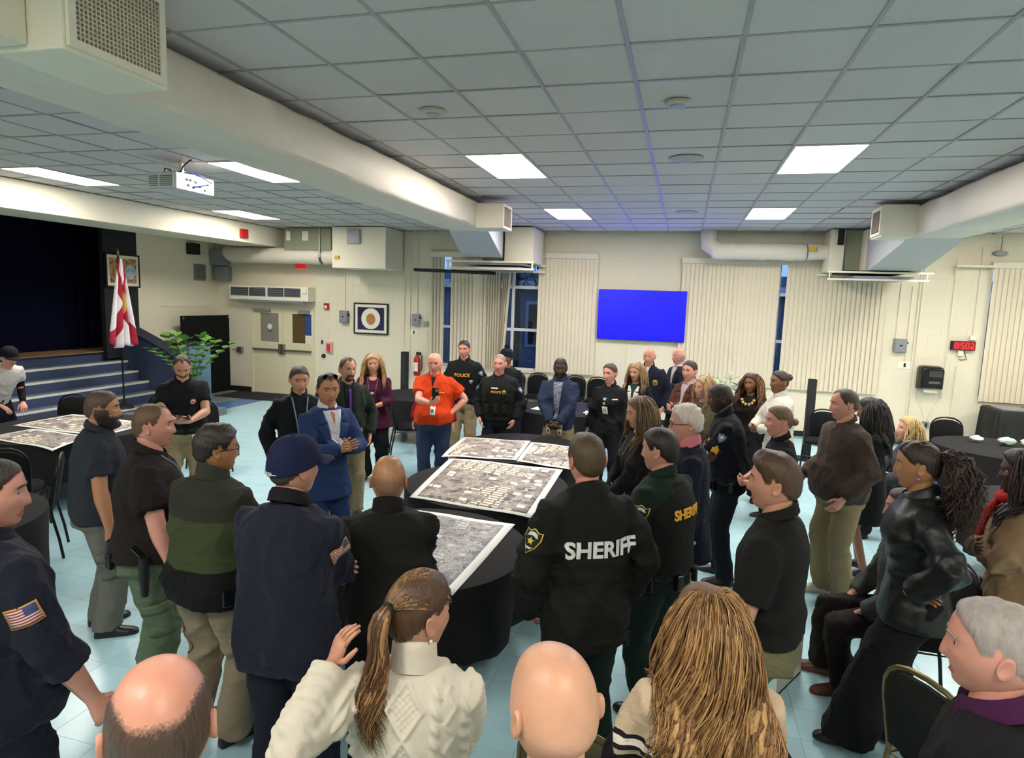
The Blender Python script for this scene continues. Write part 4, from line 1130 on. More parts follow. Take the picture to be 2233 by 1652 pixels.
# ---- planters, plants, screen, mat, posts
def leaf(mb, p, d, up, L_, w, mi=0):
    d = d.normalized(); s_ = d.cross(up).normalized(); n = s_.cross(d)
    pts = []
    for k, (t_, ww) in enumerate(((0, 0.15), (0.3, 0.9), (0.6, 1.0), (0.85, 0.55), (1.0, 0.05))):
        c = p + d * (L_ * t_) - Vector((0, 0, 1)) * (0.25 * L_ * t_ * t_)
        pts += [c - s_ * (w * ww), c + n * 0.006, c + s_ * (w * ww)]
    fs = []
    for k in range(4):
        a = k * 3
        fs += [(a, a + 1, a + 4, a + 3), (a + 1, a + 2, a + 5, a + 4)]
    mb.add(pts, fs, mi)
M_leaf = mat('leaf_bright_green', '#5d8a3a', 0.35, var=0.25, vscale=8)
M_leaf2 = mat('leaf_deep_green', '#4b6a45', 0.4, color2='#9aab86', vscale=14)
def fronds(label, x, y, zpot, n, Lf, pairs, lw, ll, m, seed, pot):
    t = thing('potted_plant', label, 'potted plant', (x, y, 0.14 if x < -8.5 else 0))
    pr_, ph_, pm = pot
    MB().tube([(0, 0, 0), (0, 0, ph_ * 0.9), (0, 0, ph_), (0, 0, ph_ - 0.03)], [pr_ * 0.75, pr_, pr_ * 1.04, pr_ * 0.9], 20).build('pot', pm, t, 40)
    rr = random.Random(seed)
    for i in range(n):
        a = 2 * math.pi * i / n + rr.uniform(-.3, .3); sp = rr.uniform(0.25, 0.75)
        mb = MB(); pts = []
        for k in range(9):
            q = k / 8
            pts.append(Vector((math.cos(a) * sp * Lf * q ** 1.3, math.sin(a) * sp * Lf * q ** 1.3, zpot + Lf * (q - 0.35 * sp * q * q))))
        mb.tube(pts, [0.012 - 0.008 * k / 8 for k in range(9)], 5)
        for k in range(2, 9):
            d = pts[k] - pts[k - 1]
            s_ = d.cross(Vector((0, 0, 1))).normalized()
            for sg in (-1, 1):
                leaf(mb, pts[k], s_ * sg + d.normalized() * 0.6 + Vector((0, 0, .25)), Vector((0, 0, 1)), ll * rr.uniform(.8, 1.1), lw)
        leaf(mb, pts[8], pts[8] - pts[7], Vector((0, 0, 1)) if abs((pts[8] - pts[7]).normalized().z) < .95 else Vector((1, 0, 0)), ll, lw)
        mb.build('frond', m, t, 60)
    return t
fronds('tall glossy green plant beside the stage steps', -9.0, 9.95, 0.35, 9, 1.15, 7, 0.075, 0.2, M_leaf, 4, (0.2, 0.4, mat('pot_slate', '#3c4650', 0.6)))
fronds('leafy plant behind the woman with long wavy hair', 0.72, 10.2, 0.5, 12, 0.85, 7, 0.035, 0.2, M_leaf2, 9, (0.2, 0.5, M_black))
t = thing('lectern', 'tall blue grey box with dark rim between the steps and the black panel', 'cabinet', (-9.95, 10.95, 0))
bevel(MB().bx(-0.3, 0.32, -0.3, 0.3, 0.0, 1.28).build('body', mat('lectern_blue_grey', '#64809a', 0.6, var=0.06), t), 0.01)
MB().bx(-0.32, 0.34, -0.32, 0.32, 1.281, 1.32).build('rim', M_black, t)
t = thing('divider_panel', 'tall black fabric divider panel leaning along the left wall', 'room divider', (-10.62, 12.27, 0))
bevel(MB().bx(-0.025, 0.025, -0.74, 0.76, 0.02, 1.83).build('panel', cloth('divider_black', '#0d0d10', 0.95), t), 0.008)
for y in (-0.7, 0.72):
    MB().cyl((0.0255, y, 1.78), (0.034, y, 1.78), 0.022, n=12).build('grommet', M_steel, t)
    MB().bx(-0.06, 0.06, y - 0.02, y + 0.02, 0.0, 0.0195).build('foot', M_black, t)
tag(bevel(MB().bx(-10.3, -8.3, 12.1, 12.98, 0.001, 0.012).build('door_mat', mat('mat_black', '#161616', 0.95, var=0.3, bump=.5)), 0.004), 'black floor mat before the exit doors', 'mat')
struct(MB().bx(-10.9, -10.02, WALL_Y - 0.02, WALL_Y - 0.0045, 0, 0.12).bx(-8.26, WALL_XR, WALL_Y - 0.02, WALL_Y - 0.0045, 0, 0.1).build('baseboard_back', M_black))
for lb, x, y, h in (('black upright post behind the maroon top, left of the extinguisher', -5.05, 11.0, 1.38), ('black upright post right of the woman in white', 2.05, 11.0, 1.32)):
    t = thing('column_speaker', lb, 'loudspeaker', (x, y, 0))
    bevel(MB().bx(-0.06, 0.06, -0.06, 0.06, 0.03, h).build('body', M_black, t), 0.008)
    MB().bx(-0.15, 0.15, -0.15, 0.15, 0, 0.0295).build('base', M_black, t)
    MB().bx(-0.05, 0.05, -0.066, -0.0605, h * 0.55, h - 0.03).build('front_grille', mat('speaker_black_grille', '#1c1c1e', 0.6, bump=0.5, bscale=400), t)
t = thing('fire_extinguisher', 'red fire extinguisher on the wall behind the man in orange', 'fire extinguisher', (-5.66, 12.97, 0.68))
MB().tube([(0, 0, 0), (0, 0, 0.02), (0, 0, 0.36), (0, 0, 0.43), (0, 0, 0.46)], [0.06, 0.075, 0.075, 0.045, 0.025], 16).build('cylinder', M_red, t, 50)
MB().bx(-0.05, 0.05, -0.078, -0.0755, 0.1, 0.3).build('label_plate', M_plast, t)
MB().bx(-0.02, 0.09, -0.015, 0.015, 0.461, 0.52).build('handle', M_black, t)
MB().tube([(0.03, 0, 0.49), (0.11, 0, 0.45), (0.12, -0.01, 0.2), (0.1, -0.02, 0.1)], 0.012, 8).build('hose', M_black, t, 60)
t = thing('draped_box', 'box draped in black cloth under the far right blind', 'box', (5.75, 12.55, 0))
mb = MB(); rings = []
for z, s_ in ((0.0, 1.04), (0.3, 1.02), (0.6, 1.0), (0.82, 1.0), (0.85, 0.97)):
    rings.append([(0.62 * s_ * (abs(math.cos(a)) ** .25) * (1 if math.cos(a) > 0 else -1) + (0.02 * math.sin(a * 17) if z < .8 else 0), 0.38 * s_ * (abs(math.sin(a)) ** .25) * (1 if math.sin(a) > 0 else -1) + (0.02 * math.sin(a * 15) if z < .8 else 0), z) for a in [2 * math.pi * k / 64 for k in range(64)]])
mb.rings(rings).build('drape', M_black, t, 50)
MB().bx(-0.5, -0.05, -0.25, 0.2, 0.851, 0.87).build('lid', M_grey, t)
t = thing('white_board', 'white board panel standing on the floor by the brown shoes', 'panel', (0.8, 4.2, 0), R(60))
MB().bx(-0.2, 0.2, -0.006, 0.006, 0.012, 0.42).build('panel', M_plast, t)
MB().bx(-0.2, 0.2, -0.008, 0.008, 0.0, 0.0118).build('edge_strip', M_black, t)

# ---- state flag on a pole
t = thing('flag', 'white flag with red diagonal cross hanging from a pole by the stage steps', 'flag', (-9.89, 9.3, 0.197))
MB().tube([(0, 0, 0), (0, 0, 0.05), (0, 0, 0.08)], [0.16, 0.14, 0.03], 20).build('base', M_black, t, 40)
MB().cyl((0, 0, 0.081), (0, 0, 2.78), 0.016, n=10).build('pole', M_blackgloss, t, 50)
MB().tube([(0, 0, 2.7801), (0, 0, 2.83), (0, 0, 2.9)], [0.02, 0.024, 0.002], 8).build('finial', M_tubegold, t, 50)
mf = bpy.data.materials.new('flag_cloth'); mf.use_nodes = True; nt = mf.node_tree; b = nt.nodes['Principled BSDF']; b.inputs['Roughness'].default_value = 0.7
uvn = nt.nodes.new('ShaderNodeUVMap'); sx_ = nt.nodes.new('ShaderNodeSeparateXYZ'); nt.links.new(uvn.outputs[0], sx_.inputs[0])
def mth(op, a, b2=None):
    n_ = nt.nodes.new('ShaderNodeMath'); n_.operation = op
    for i, q in enumerate((a, b2)):
        if q is None: continue
        if isinstance(q, (int, float)): n_.inputs[i].default_value = q
        else: nt.links.new(q, n_.inputs[i])
    return n_.outputs[0]
U_, V_ = sx_.outputs[0], sx_.outputs[1]
d1 = mth('ABSOLUTE', mth('SUBTRACT', U_, V_)); d2 = mth('ABSOLUTE', mth('SUBTRACT', mth('ADD', U_, V_), 1.0))
red = mth('MAXIMUM', mth('LESS_THAN', d1, 0.13), mth('LESS_THAN', d2, 0.13))
cu = mth('SUBTRACT', U_, 0.5); cv = mth('SUBTRACT', V_, 0.5)
seal = mth('LESS_THAN', mth('ADD', mth('MULTIPLY', cu, cu), mth('MULTIPLY', cv, cv)), 0.022)
m1 = nt.nodes.new('ShaderNodeMix'); m1.data_type = 'RGBA'; nt.links.new(red, m1.inputs['Factor']); m1.inputs['A'].default_value = (*lin('#e8e2e6'), 1); m1.inputs['B'].default_value = (*lin('#a8152f'), 1)
m2 = nt.nodes.new('ShaderNodeMix'); m2.data_type = 'RGBA'; nt.links.new(seal, m2.inputs['Factor']); nt.links.new(m1.outputs['Result'], m2.inputs['A']); m2.inputs['B'].default_value = (*lin('#c9a24a'), 1)
nt.links.new(m2.outputs['Result'], b.inputs['Base Color'])
vs = []; fs = []; uv = []
nu, nv = 48, 24
for j in range(nv + 1):
    q = j / nv
    for i in range(nu + 1):
        u = i / nu
        wd = 0.03 + 0.27 * q ** 0.9
        a = (u - 0.5) * 2
        yy = a * wd + 0.02 * math.sin(u * 7) * q
        pl = math.sin(u * math.pi * 7) * (0.02 + 0.05 * q)
        zz = 2.72 - 1.62 * q + 0.12 * q * abs(a) - 0.05 * q * math.sin(u * 9)
        vs.append((0.03 + pl + 0.03 * math.cos(a * 1.4), yy, zz)); uv.append((u, 1 - q))
for j in range(nv):
    for i in range(nu):
        a = j * (nu + 1) + i
        fs.append((a, a + 1, a + nu + 2, a + nu + 1))
fo = MB().add(vs, fs).build('cloth', mf, t, 180)
ul = fo.data.uv_layers.new(name='UVMap')
for lp in fo.data.loops: ul.data[lp.index].uv = uv[lp.vertex_index]
so = fo.modifiers.new('thickness', 'SOLIDIFY'); so.thickness = 0.003
# ================================================================== PEOPLE: builder
def sstep(a, b, x):
    t = np.clip((x - a) / (b - a), 0, 1); return t * t * (3 - 2 * t)
NJ, NI = 46, 36
def head_grid(fem=False, wide=1.0, jaw=1.0):
    t = np.linspace(-1, 1, NJ, endpoint=False)
    phi = np.pi * (0.48 * t + 0.52 * t ** 3)
    th = np.radians(np.linspace(-86, 86, NI))
    TH, PH = np.meshgrid(th, phi, indexing='ij')
    a, b, c = 0.0775 * wide, 0.0965, 0.1185
    if fem: a *= 0.96; b *= 0.97
    cT = np.where(TH > 0, np.cos(TH) ** 0.70, np.cos(TH)); x = a * cT * np.sin(PH); y = b * cT * np.cos(PH); z = c * np.sin(TH)
    # fuller skull at the back, upright forehead
    y = np.where((y > 0) & (z > 0), y * (1 + 0.10 * sstep(0.0, 0.09, z)), y)
    tt = np.clip(-z / 0.115, 0, 1)
    x = x * (1 - (0.30 if not fem else 0.36) * tt ** 1.5 * (2 - jaw))
    front = sstep(-0.02, 0.03, y)
    y = np.where(y < 0, y * (1 - 0.42 * sstep(0.15, 0.9, tt)), y)
    ax = np.abs(x)
    G = lambda v, s: np.exp(-(v / s) ** 2)
    y = y + front * 0.016 * G(z + 0.100, 0.022) * G(x, 0.028)
    y = y + front * sstep(0.3, 1, tt) * 0.010 * G(x, 0.05)
    nose = np.where(z > -0.034, np.clip((0.030 - z) / 0.064, 0, 1) ** 1.1, np.exp(-((z + 0.034) / 0.007) ** 2)) * (z < 0.03)
    y = y + front * 0.0215 * nose * np.exp(-(ax / (0.0085 + 0.008 * np.clip((0.02 - z) / 0.05, 0, 1))) ** 2)
    y = y - front * 0.0115 * G(ax - 0.031, 0.016) * G(z - 0.012, 0.012)
    y = y + front * 0.0045 * G(z - 0.034, 0.010) * G(ax - 0.025, 0.03)
    y = y + front * 0.0055 * G(ax - 0.046, 0.018) * G(z + 0.016, 0.022)
    y = y + front * 0.0065 * G(x, 0.022) * (G(z + 0.0585, 0.0055) + 1.05 * G(z + 0.0705, 0.006)) - front * 0.003 * G(z + 0.0645, 0.003) * G(x, 0.024)
    P = np.stack([x, y, z], -1)
    nrm = np.stack([x / a ** 2, y / b ** 2, z / c ** 2], -1)
    nrm /= np.linalg.norm(nrm, axis=-1, keepdims=True)
    return P, nrm, PH
HEADS = {}
def get_head(fem, wide, jaw):
    k = (fem, wide, jaw)
    if k not in HEADS: HEADS[k] = head_grid(fem, wide, jaw)
    return HEADS[k]

def grid_faces(ni, nj):
    fs = []
    for i in range(ni - 1):
        for j in range(nj):
            j2 = (j + 1) % nj
            fs.append((i * nj + j, i * nj + j2, (i + 1) * nj + j2, (i + 1) * nj + j))
    return fs
GF = grid_faces(NI, NJ)
def hairline(style):
    pts = {'short': [(0, .073), (35, .064), (60, .04), (78, -.005), (92, .03), (112, -.02), (140, -.055), (180, -.062)],
           'receding': [(0, .082), (22, .100), (45, .092), (66, .045), (80, .0), (92, .03), (112, -.02), (140, -.055), (180, -.062)],
           'back': [(0, .078), (35, .068), (60, .045), (80, .01), (95, .03), (112, -.01), (140, -.05), (180, -.07)],
           'full': [(0, .074), (35, .062), (60, .03), (80, -.06), (100, -.08), (120, -.09), (180, -.095)]}[style]
    d = np.array([p[0] for p in pts]); v = np.array([p[1] for p in pts])
    return lambda ph: np.interp(np.abs(np.degrees(ph)), d, v)

def wav(p, seed, freqs):
    r = np.random.RandomState(seed); out = np.zeros(len(p))
    for f, a in freqs:
        d = r.normal(size=3); d /= np.linalg.norm(d)
        d2 = r.normal(size=3); d2 /= np.linalg.norm(d2)
        out += a * np.sin(p @ d * f + r.uniform(0, 6.28) + 1.3 * np.sin(p @ d2 * f * 0.45 + r.uniform(0, 6.28)))
    return out

def ridge(p, seed, freqs):
    r = np.random.RandomState(seed); out = np.zeros(len(p))
    for f, a in freqs:
        d = r.normal(size=3) * np.array([1, 1, 0.8]); d /= np.linalg.norm(d)
        d2 = r.normal(size=3); d2 /= np.linalg.norm(d2)
        d3 = r.normal(size=3); d3 /= np.linalg.norm(d3)
        s_ = np.abs(np.sin(p @ d * f + r.uniform(0, 6.28) + 1.6 * np.sin(p @ d2 * f * 0.5 + r.uniform(0, 6.28))))
        loc = 0.5 + 0.5 * np.sin(p @ d3 * f * 0.4 + r.uniform(0, 6.28))
        out += a * ((1 - s_) ** 2 - 0.22) * loc
    return out
def blend_mat(skin_c, hair_c):
    n = 'scalp_%s_%s' % (skin_c.lstrip('#'), hair_c.lstrip('#'))
    if n in MATS: return MATS[n]
    m = mat(n, hair_c, 0.45, var=0.35, vscale=60, bump=0.6, bscale=130, stretch=(1, 1, 0.22), spec=0.45)
    nt = m.node_tree; b = nt.nodes['Principled BSDF']; src = b.inputs['Base Color'].links[0].from_socket
    at = nt.nodes.new('ShaderNodeAttribute'); at.attribute_name = 'fac'
    tc = nt.nodes.new('ShaderNodeTexCoord'); nz = nt.nodes.new('ShaderNodeTexNoise'); nz.inputs['Scale'].default_value = 210; nz.inputs['Detail'].default_value = 2
    nt.links.new(tc.outputs['Object'], nz.inputs['Vector'])
    a = nt.nodes.new('ShaderNodeMath'); a.operation = 'MULTIPLY_ADD'; a.inputs[1].default_value = 0.7; nt.links.new(nz.outputs['Fac'], a.inputs[0]); nt.links.new(at.outputs['Fac'], a.inputs[2])
    r_ = nt.nodes.new('ShaderNodeMapRange'); r_.inputs['From Min'].default_value = 0.42; r_.inputs['From Max'].default_value = 0.95; nt.links.new(a.outputs[0], r_.inputs['Value'])
    x = nt.nodes.new('ShaderNodeMix'); x.data_type = 'RGBA'; nt.links.new(r_.outputs['Result'], x.inputs['Factor']); x.inputs['A'].default_value = (*lin(skin_c), 1); nt.links.new(src, x.inputs['B']); nt.links.new(x.outputs['Result'], b.inputs['Base Color'])
    return m
def hair_mat(col, col2=None):
    n = 'hair_' + col.lstrip('#')
    return mat(n, col, 0.42, var=0.35, vscale=60, bump=0.6, bscale=130, stretch=(1, 1, 0.22), spec=0.45)

def ik(S, W, L1, L2, pole):
    d = W - S; L_ = d.length
    mx = (L1 + L2) * 0.998
    if L_ > mx: W = S + d * (mx / L_); d = W - S; L_ = mx
    n = d.normalized()
    a = (L1 * L1 - L2 * L2 + L_ * L_) / (2 * L_)
    h = math.sqrt(max(0, L1 * L1 - a * a))
    p = pole - n * pole.dot(n)
    if p.length < 1e-4: p = Vector((0, -1, 0))
    return S + n * a + p.normalized() * h, W

# arm presets for the right side: wrist, pole, palm normal, fingers direction (None = along forearm), curl
ARMS = {
 'side':    ((0.29, 0.05, 0.86), (0.35, -1, 0), (-1, 0, 0), None, 0.35),
 'relaxed': ((0.30, 0.14, 0.90), (0.4, -1, 0), (-1, 0, 0), None, 0.4),
 'pocket':  ((0.235, 0.10, 0.93), (1, -0.9, 0), (-1, 0, 0), None, 0.3),
 'hip':     ((0.215, 0.05, 1.03), (1, -0.35, 0.1), (-0.3, -0.2, -1), (-0.6, 0.7, -0.3), 0.35),
 'clasp':   ((0.05, 0.27, 0.96), (1, -0.3, 0), (-0.6, -0.8, 0), (-0.75, 0.25, -0.6), 0.55),
 'claspmid': ((0.06, 0.29, 1.10), (1, -0.3, -0.5), (-0.8, -0.5, 0.2), (-0.8, 0.5, -0.1), 0.5),
 'crossed': ((-0.09, 0.245, 1.19), (1, 0.1, -0.9), (0, -1, 0), (-1, 0.0, 0.25), 0.2),
 'crossed2': ((-0.06, 0.215, 1.15), (1, 0.1, -0.9), (0, -1, 0), (-1, 0.0, 0.1), 0.2),
 'phone':   ((0.05, 0.34, 1.08), (1, -0.4, -0.6), (-0.5, -0.3, 0.8), (-0.35, 0.8, 0.2), 0.45),
 'behind':  ((0.07, -0.17, 0.97), (1, -0.5, 0), (0, -1, 0), (-1, -0.1, -0.3), 0.4),
}
PEOPLE = []
def person(label, x, y, H, face, **kw):
    p = dict(label=label, x=x, y=y, H=H, face=face, fem=False, build=1.0, belly=0.0, lean=(1, 6), twist=0, side=0.0, pelvis=None,
             feet=None, arms=('side', 'side'), head=(0, 0), skin='#b98468', hair=None, beard=None, top=None, bottom=None, shoes='#141312',
             extras=[], wide=1.0, jaw=1.0, seed=len(PEOPLE) + 1, hands=True, glasses=None, eyes=True, headsize=1.0)
    p.update(kw)
    PEOPLE.append(p)
    build_raw(p)
    return p

def build_raw(p):
    H = p['H']; k = (H - 0.03) / 1.75; fem = p['fem']; b = p['build']
    p['k'] = k
    dist = math.hypot(p['x'], p['y'])
    vox = 0.0105 if dist < 2.6 else 0.013 if dist < 4.5 else 0.017 if dist < 7 else 0.021
    p['vox'] = vox; p['near'] = dist < 4.5
    pel = Vector(p['pelvis']) * 1.0 if p['pelvis'] else Vector((0, 0, 0.93 * k))
    # spine
    a0, a1 = R(p['lean'][0]), R(p['lean'][1])
    N = 24; SP = [pel.copy()]; AN = [a0]
    ds = 0.66 * k / N
    for i in range(N):
        a = a0 + (a1 - a0) * min(1, (i + 0.5) / N)
        SP.append(SP[-1] + Vector((math.sin(p['side']) * math.cos(a), math.sin(a), math.cos(a) * math.cos(p['side']))) * ds); AN.append(a)
    def fr(s):
        f = s / (0.66 * k) * N
        if f < 0:
            a = a0; c = pel + Vector((0, math.sin(a), math.cos(a))) * s * 1.0
            c = pel + Vector((0, 0, 1)) * s
        else:
            i = min(N - 1, int(f)); q = min(1, f - i); c = SP[i].lerp(SP[i + 1], q); a = AN[i] + (AN[i + 1] - AN[i]) * q
        tw = -R(p['twist']) * max(0, min(1, s / (0.5 * k)))
        X = Vector((math.cos(tw), math.sin(tw), 0)); F = Vector((-math.sin(tw) * math.cos(a), math.cos(tw) * math.cos(a), -math.sin(a)))
        return c, X, F
    p['fr'] = fr
    if fem:
        T = [(-0.20, .178, .128, 0), (-0.10, .182, .125, -.008), (0.0, .172, .115, -.005), (.10, .148, .102, 0), (.17, .138, .098, .002), (.26, .145, .108, .008), (.35, .158, .125, .018), (.42, .160, .112, .01), (.48, .152, .092, 0), (.52, .125, .078, -.006), (.555, .080, .062, -.008), (.585, .056, .056, -.004), (.61, .052, .054, 0)]
        sw, nr = 0.150, 0.047
    else:
        T = [(-0.20, .172, .125, 0), (-0.10, .172, .122, -.005), (0.0, .165, .118, 0), (.10, .160, .115, .004), (.20, .163, .118, .006), (.30, .174, .124, .006), (.38, .182, .124, .006), (.45, .182, .110, 0), (.50, .168, .094, -.004), (.535, .130, .080, -.008), (.565, .085, .068, -.006), (.59, .062, .062, -.002), (.615, .057, .060, 0)]
        sw, nr = 0.168, 0.0555
    wk = b * k ** 0.6
    def ringat(s, w, d, yo, ease, n=28, scale=1.0):
        c, X, F = fr(s * k)
        up = s > 0.5
        bl = p['belly'] * math.exp(-((s - 0.08) / 0.17) ** 2)
        ww = (w * (1 if up else wk) + (0.35 * bl)) * scale + ease * (0.6 if s > 0.57 else 1)
        dd = (d * (1 if up else wk) + 0.55 * bl) * scale + ease * (0.6 if s > 0.57 else 1)
        c = c + F * (yo + 0.5 * bl)
        out = []
        for j in range(n):
            a = 2 * math.pi * j / n; ca, sa = math.cos(a), math.sin(a)
            e = 0.82
            out.append(c + X * (ww * (abs(ca) ** e) * (1 if ca > 0 else -1)) + F * (dd * (abs(sa) ** e) * (1 if sa > 0 else -1)))
        return out
    p['ringat'] = ringat; p['T'] = T
    # shoulders, arms
    c, X, F = fr(0.475 * k)
    L1, L2 = 0.295 * k, 0.255 * k
    J = {}
    for si, sx in (('R', 1), ('L', -1)):
        spec = p['arms'][0] if si == 'R' else p['arms'][1]
        if isinstance(spec, str): spec = ARMS[spec]
        W, pole, pn, hd, curl = spec
        S = c + X * (sx * sw * (0.5 + 0.5 * wk)) + F * (-0.012)
        Wv = Vector((W[0] * sx * k, (W[1] + p['belly'] * 0.5) * k, W[2] * k))
        if len(spec) == 5 and p['pelvis']:
            Wv = Wv + (pel - Vector((0, 0, 0.93 * k)))
        E, Wv = ik(S, Wv, L1, L2, Vector((pole[0] * sx, pole[1], pole[2])))
        d = (Wv - E).normalized()
        hdv = Vector((hd[0] * sx, hd[1], hd[2])).normalized() if hd else d
        pnv = Vector((pn[0] * sx, pn[1], pn[2]))
        pnv = (pnv - hdv * pnv.dot(hdv))
        if pnv.length < 1e-3: pnv = hdv.cross(Vector((1, 0, 0)))
        J[si] = dict(S=S, E=E, W=Wv, d=hdv, n=pnv.normalized(), curl=curl, sx=sx)
    p['J'] = J
    # legs
    hipw = 0.088 * wk
    feet = p['feet'] or ((0.115, 0.02), (-0.115, -0.02))
    LG = []
    for i, sx in enumerate((1, -1)):
        hip = pel + Vector((sx * hipw, 0, -0.03 * k))
        ft = feet[i]
        ank = Vector((ft[0], ft[1], (ft[2] if len(ft) > 2 else 0.085)))
        kn, ank = ik(hip, ank, 0.42 * k, 0.41 * k, Vector((sx * 0.12, 1, 0)))
        LG.append(dict(hip=hip, knee=kn, ank=ank, sx=sx, toe=(ft[3] if len(ft) > 3 else 12 * sx)))
    p['LG'] = LG
    # head
    nb, X, F = fr(0.575 * k)
    yaw, pitch = p['head']
    hm = (Matrix.Rotation(-R(yaw), 3, 'Z') @ Matrix.Rotation(-R(pitch), 3, 'X'))
    a_end = AN[-1] * 0.55
    hc = nb + Vector((0, math.sin(a_end) * 0.128 * k ** 0.5, math.cos(a_end) * 0.132 * k ** 0.5)) + hm @ Vector((0, 0.012, 0))
    p['hc'] = hc; p['hm'] = hm; p['hs'] = k ** 0.35 * p['headsize'] * 1.06; p['nb'] = nb; p['nr'] = nr * (0.6 + 0.4 * b)
    # --- garments (raw volumes, fused in one evaluation later)
    p['raw'] = {}
    top = p['top']
    if top:
        e = top.get('ease', 0.014) * 0.72
        mb = MB(); hem = top.get('hem', -0.10)
        rows = [(hem, *[np.interp(hem, [r[0] for r in T], [r[q] for r in T]) for q in (1, 2, 3)])] + [r for r in T if r[0] > hem + 0.02 and r[0] < top.get('neck', 0.575)]
        fl = top.get('flare', 0.0); bag = top.get('bag', 0.0)
        mb.rings([ringat(s, w + fl * max(0, (0.1 - s)) + bag * math.exp(-((s - 0.02) / 0.09) ** 2), d + fl * max(0, (0.1 - s)) + bag * math.exp(-((s - 0.02) / 0.09) ** 2), yo, e) for s, w, d, yo in rows])
        sl = top.get('sleeve', 1.0)        # 1 long, 0.3 short, 0.65 pushed up
        loose = top.get('loose', 0.0)
        for j in J.values():
            S, E, W = j['S'], j['E'], j['W']
            S0 = S + (c - S) * 0.35 + Vector((0, 0, -0.005))
            ar = (0.053 if not fem else 0.046) * (0.55 + 0.45 * wk) + e * 0.8
            er = (0.042 if not fem else 0.037) * (0.55 + 0.45 * wk) + e + loose * .8
            wr = (0.034 if not fem else 0.030) + e * 0.9 + loose * 0.6
            pts = [S0, S, S.lerp(E, 0.3), S.lerp(E, 0.6), S.lerp(E, 0.88), E + (E - (S + W) * 0.5).normalized() * 0.006, E.lerp(W, 0.14), E.lerp(W, 0.4), E.lerp(W, 0.7), E.lerp(W, 0.98)]
            rad = [ar * 0.9, ar * 1.12, ar * 1.04 + loose * 0.4, ar * 0.97 + loose * 0.7, er, er, er * 1.02, er * 0.98, (er + wr) / 2, wr]
            if sl < 0.5:
                f = sl / 0.5
                n_ = 4
                pts = [S0, S, S.lerp(E, f * 0.5), S.lerp(E, f), ]
                rad = [ar * 0.9, ar * 1.12, ar * 1.08 + loose, ar * 1.06 + loose]
                j['cuff'] = S.lerp(E, f)
            elif sl < 0.95:
                f = (sl - 0.5) / 0.5
                keep = [(q, r_) for q, r_, tq in zip(pts, rad, (0, 0, .15, .3, .44, .5, .57, .7, .85, .99)) if tq < sl - 0.03]
                pts = [q for q, _ in keep] + [E.lerp(W, f)]; rad = [r_ for _, r_ in keep] + [keep[-1][1] * 1.05]
            mb.tube(pts, rad, 16)
        p['raw']['top'] = raw_obj(mb, top.get('vox', vox), top.get('smooth', 3))
    bot = p['bottom']
    if bot:
        mb = MB()
        rs = [r for r in T if r[0] <= bot.get('rise', 0.11)]
        e = bot.get('ease', 0.008)
        if bot.get('skirt'):
            zl = bot['skirt']
            rr = [ringat(s, w, d, yo, e) for s, w, d, yo in rs if s > -0.12]
            c0, X0, F0 = fr(-0.1)
            low = []
            for q in range(1, 8):
                s = -0.1 - (pel.z - 0.1 - zl) * q / 7
                low.append(ringat(s / k, 0.182 + bot.get('flare', 0.02) * q / 7, 0.128 + bot.get('flare', 0.02) * q / 7, 0, e))
            mb.rings(low[::-1] + rr)
        else:
            mb.rings([ringat(max(s, -0.12) if s > -0.15 else -0.115, w * (0.98 if s > -0.15 else 0.8), d * (1.0 if s > -0.15 else 0.8), yo, e) for s, w, d, yo in rs])
            wide_ = bot.get('wide', 0.0)
            for g in LG:
                hip, kn, an = g['hip'], g['knee'], g['ank']
                tr = 0.087 * (0.45 + 0.55 * wk) + e; kr = 0.060 * (0.6 + 0.4 * wk) + e + wide_ * 0.6; ar = 0.046 + e + wide_ + 0.008
                an2 = Vector((an.x, an.y, max(0.045, an.z - 0.035)))
                pts = [hip + Vector((0, 0, 0.03)), hip, hip.lerp(kn, 0.35), hip.lerp(kn, 0.75), kn, kn.lerp(an, 0.3), kn.lerp(an, 0.7), an, an2]
                rad = [tr * 0.95, tr * 1.02, tr, (tr + kr) / 2, kr * 1.02, kr * 1.0, (kr + ar) / 2, ar, ar * 1.02]
                mb.tube(pts, rad, 18, up=(0, 1, 0))
        p['raw']['bottom'] = raw_obj(mb, vox * 1.1, 3)

def raw_obj(mb, vox, smooth):
    me = bpy.data.meshes.new('raw'); me.from_pydata(mb.v, [], mb.f)
    o = bpy.data.objects.new('raw', me); COL.objects.link(o)
    m = o.modifiers.new('r', 'REMESH'); m.mode = 'VOXEL'; m.voxel_size = vox; m.use_smooth_shade = True
    s = o.modifiers.new('s', 'SMOOTH'); s.factor = 0.5; s.iterations = smooth + 2
    return o

def harvest_all():
    bpy.context.view_layer.update()
    dg = bpy.context.evaluated_depsgraph_get()
    for p in PEOPLE:
        p['mesh'] = {}
        for kx, o in p['raw'].items():
            me = bpy.data.meshes.new_from_object(o.evaluated_get(dg))
            p['mesh'][kx] = me
    for p in PEOPLE:
        for o in p['raw'].values():
            bpy.data.objects.remove(o, do_unlink=True)

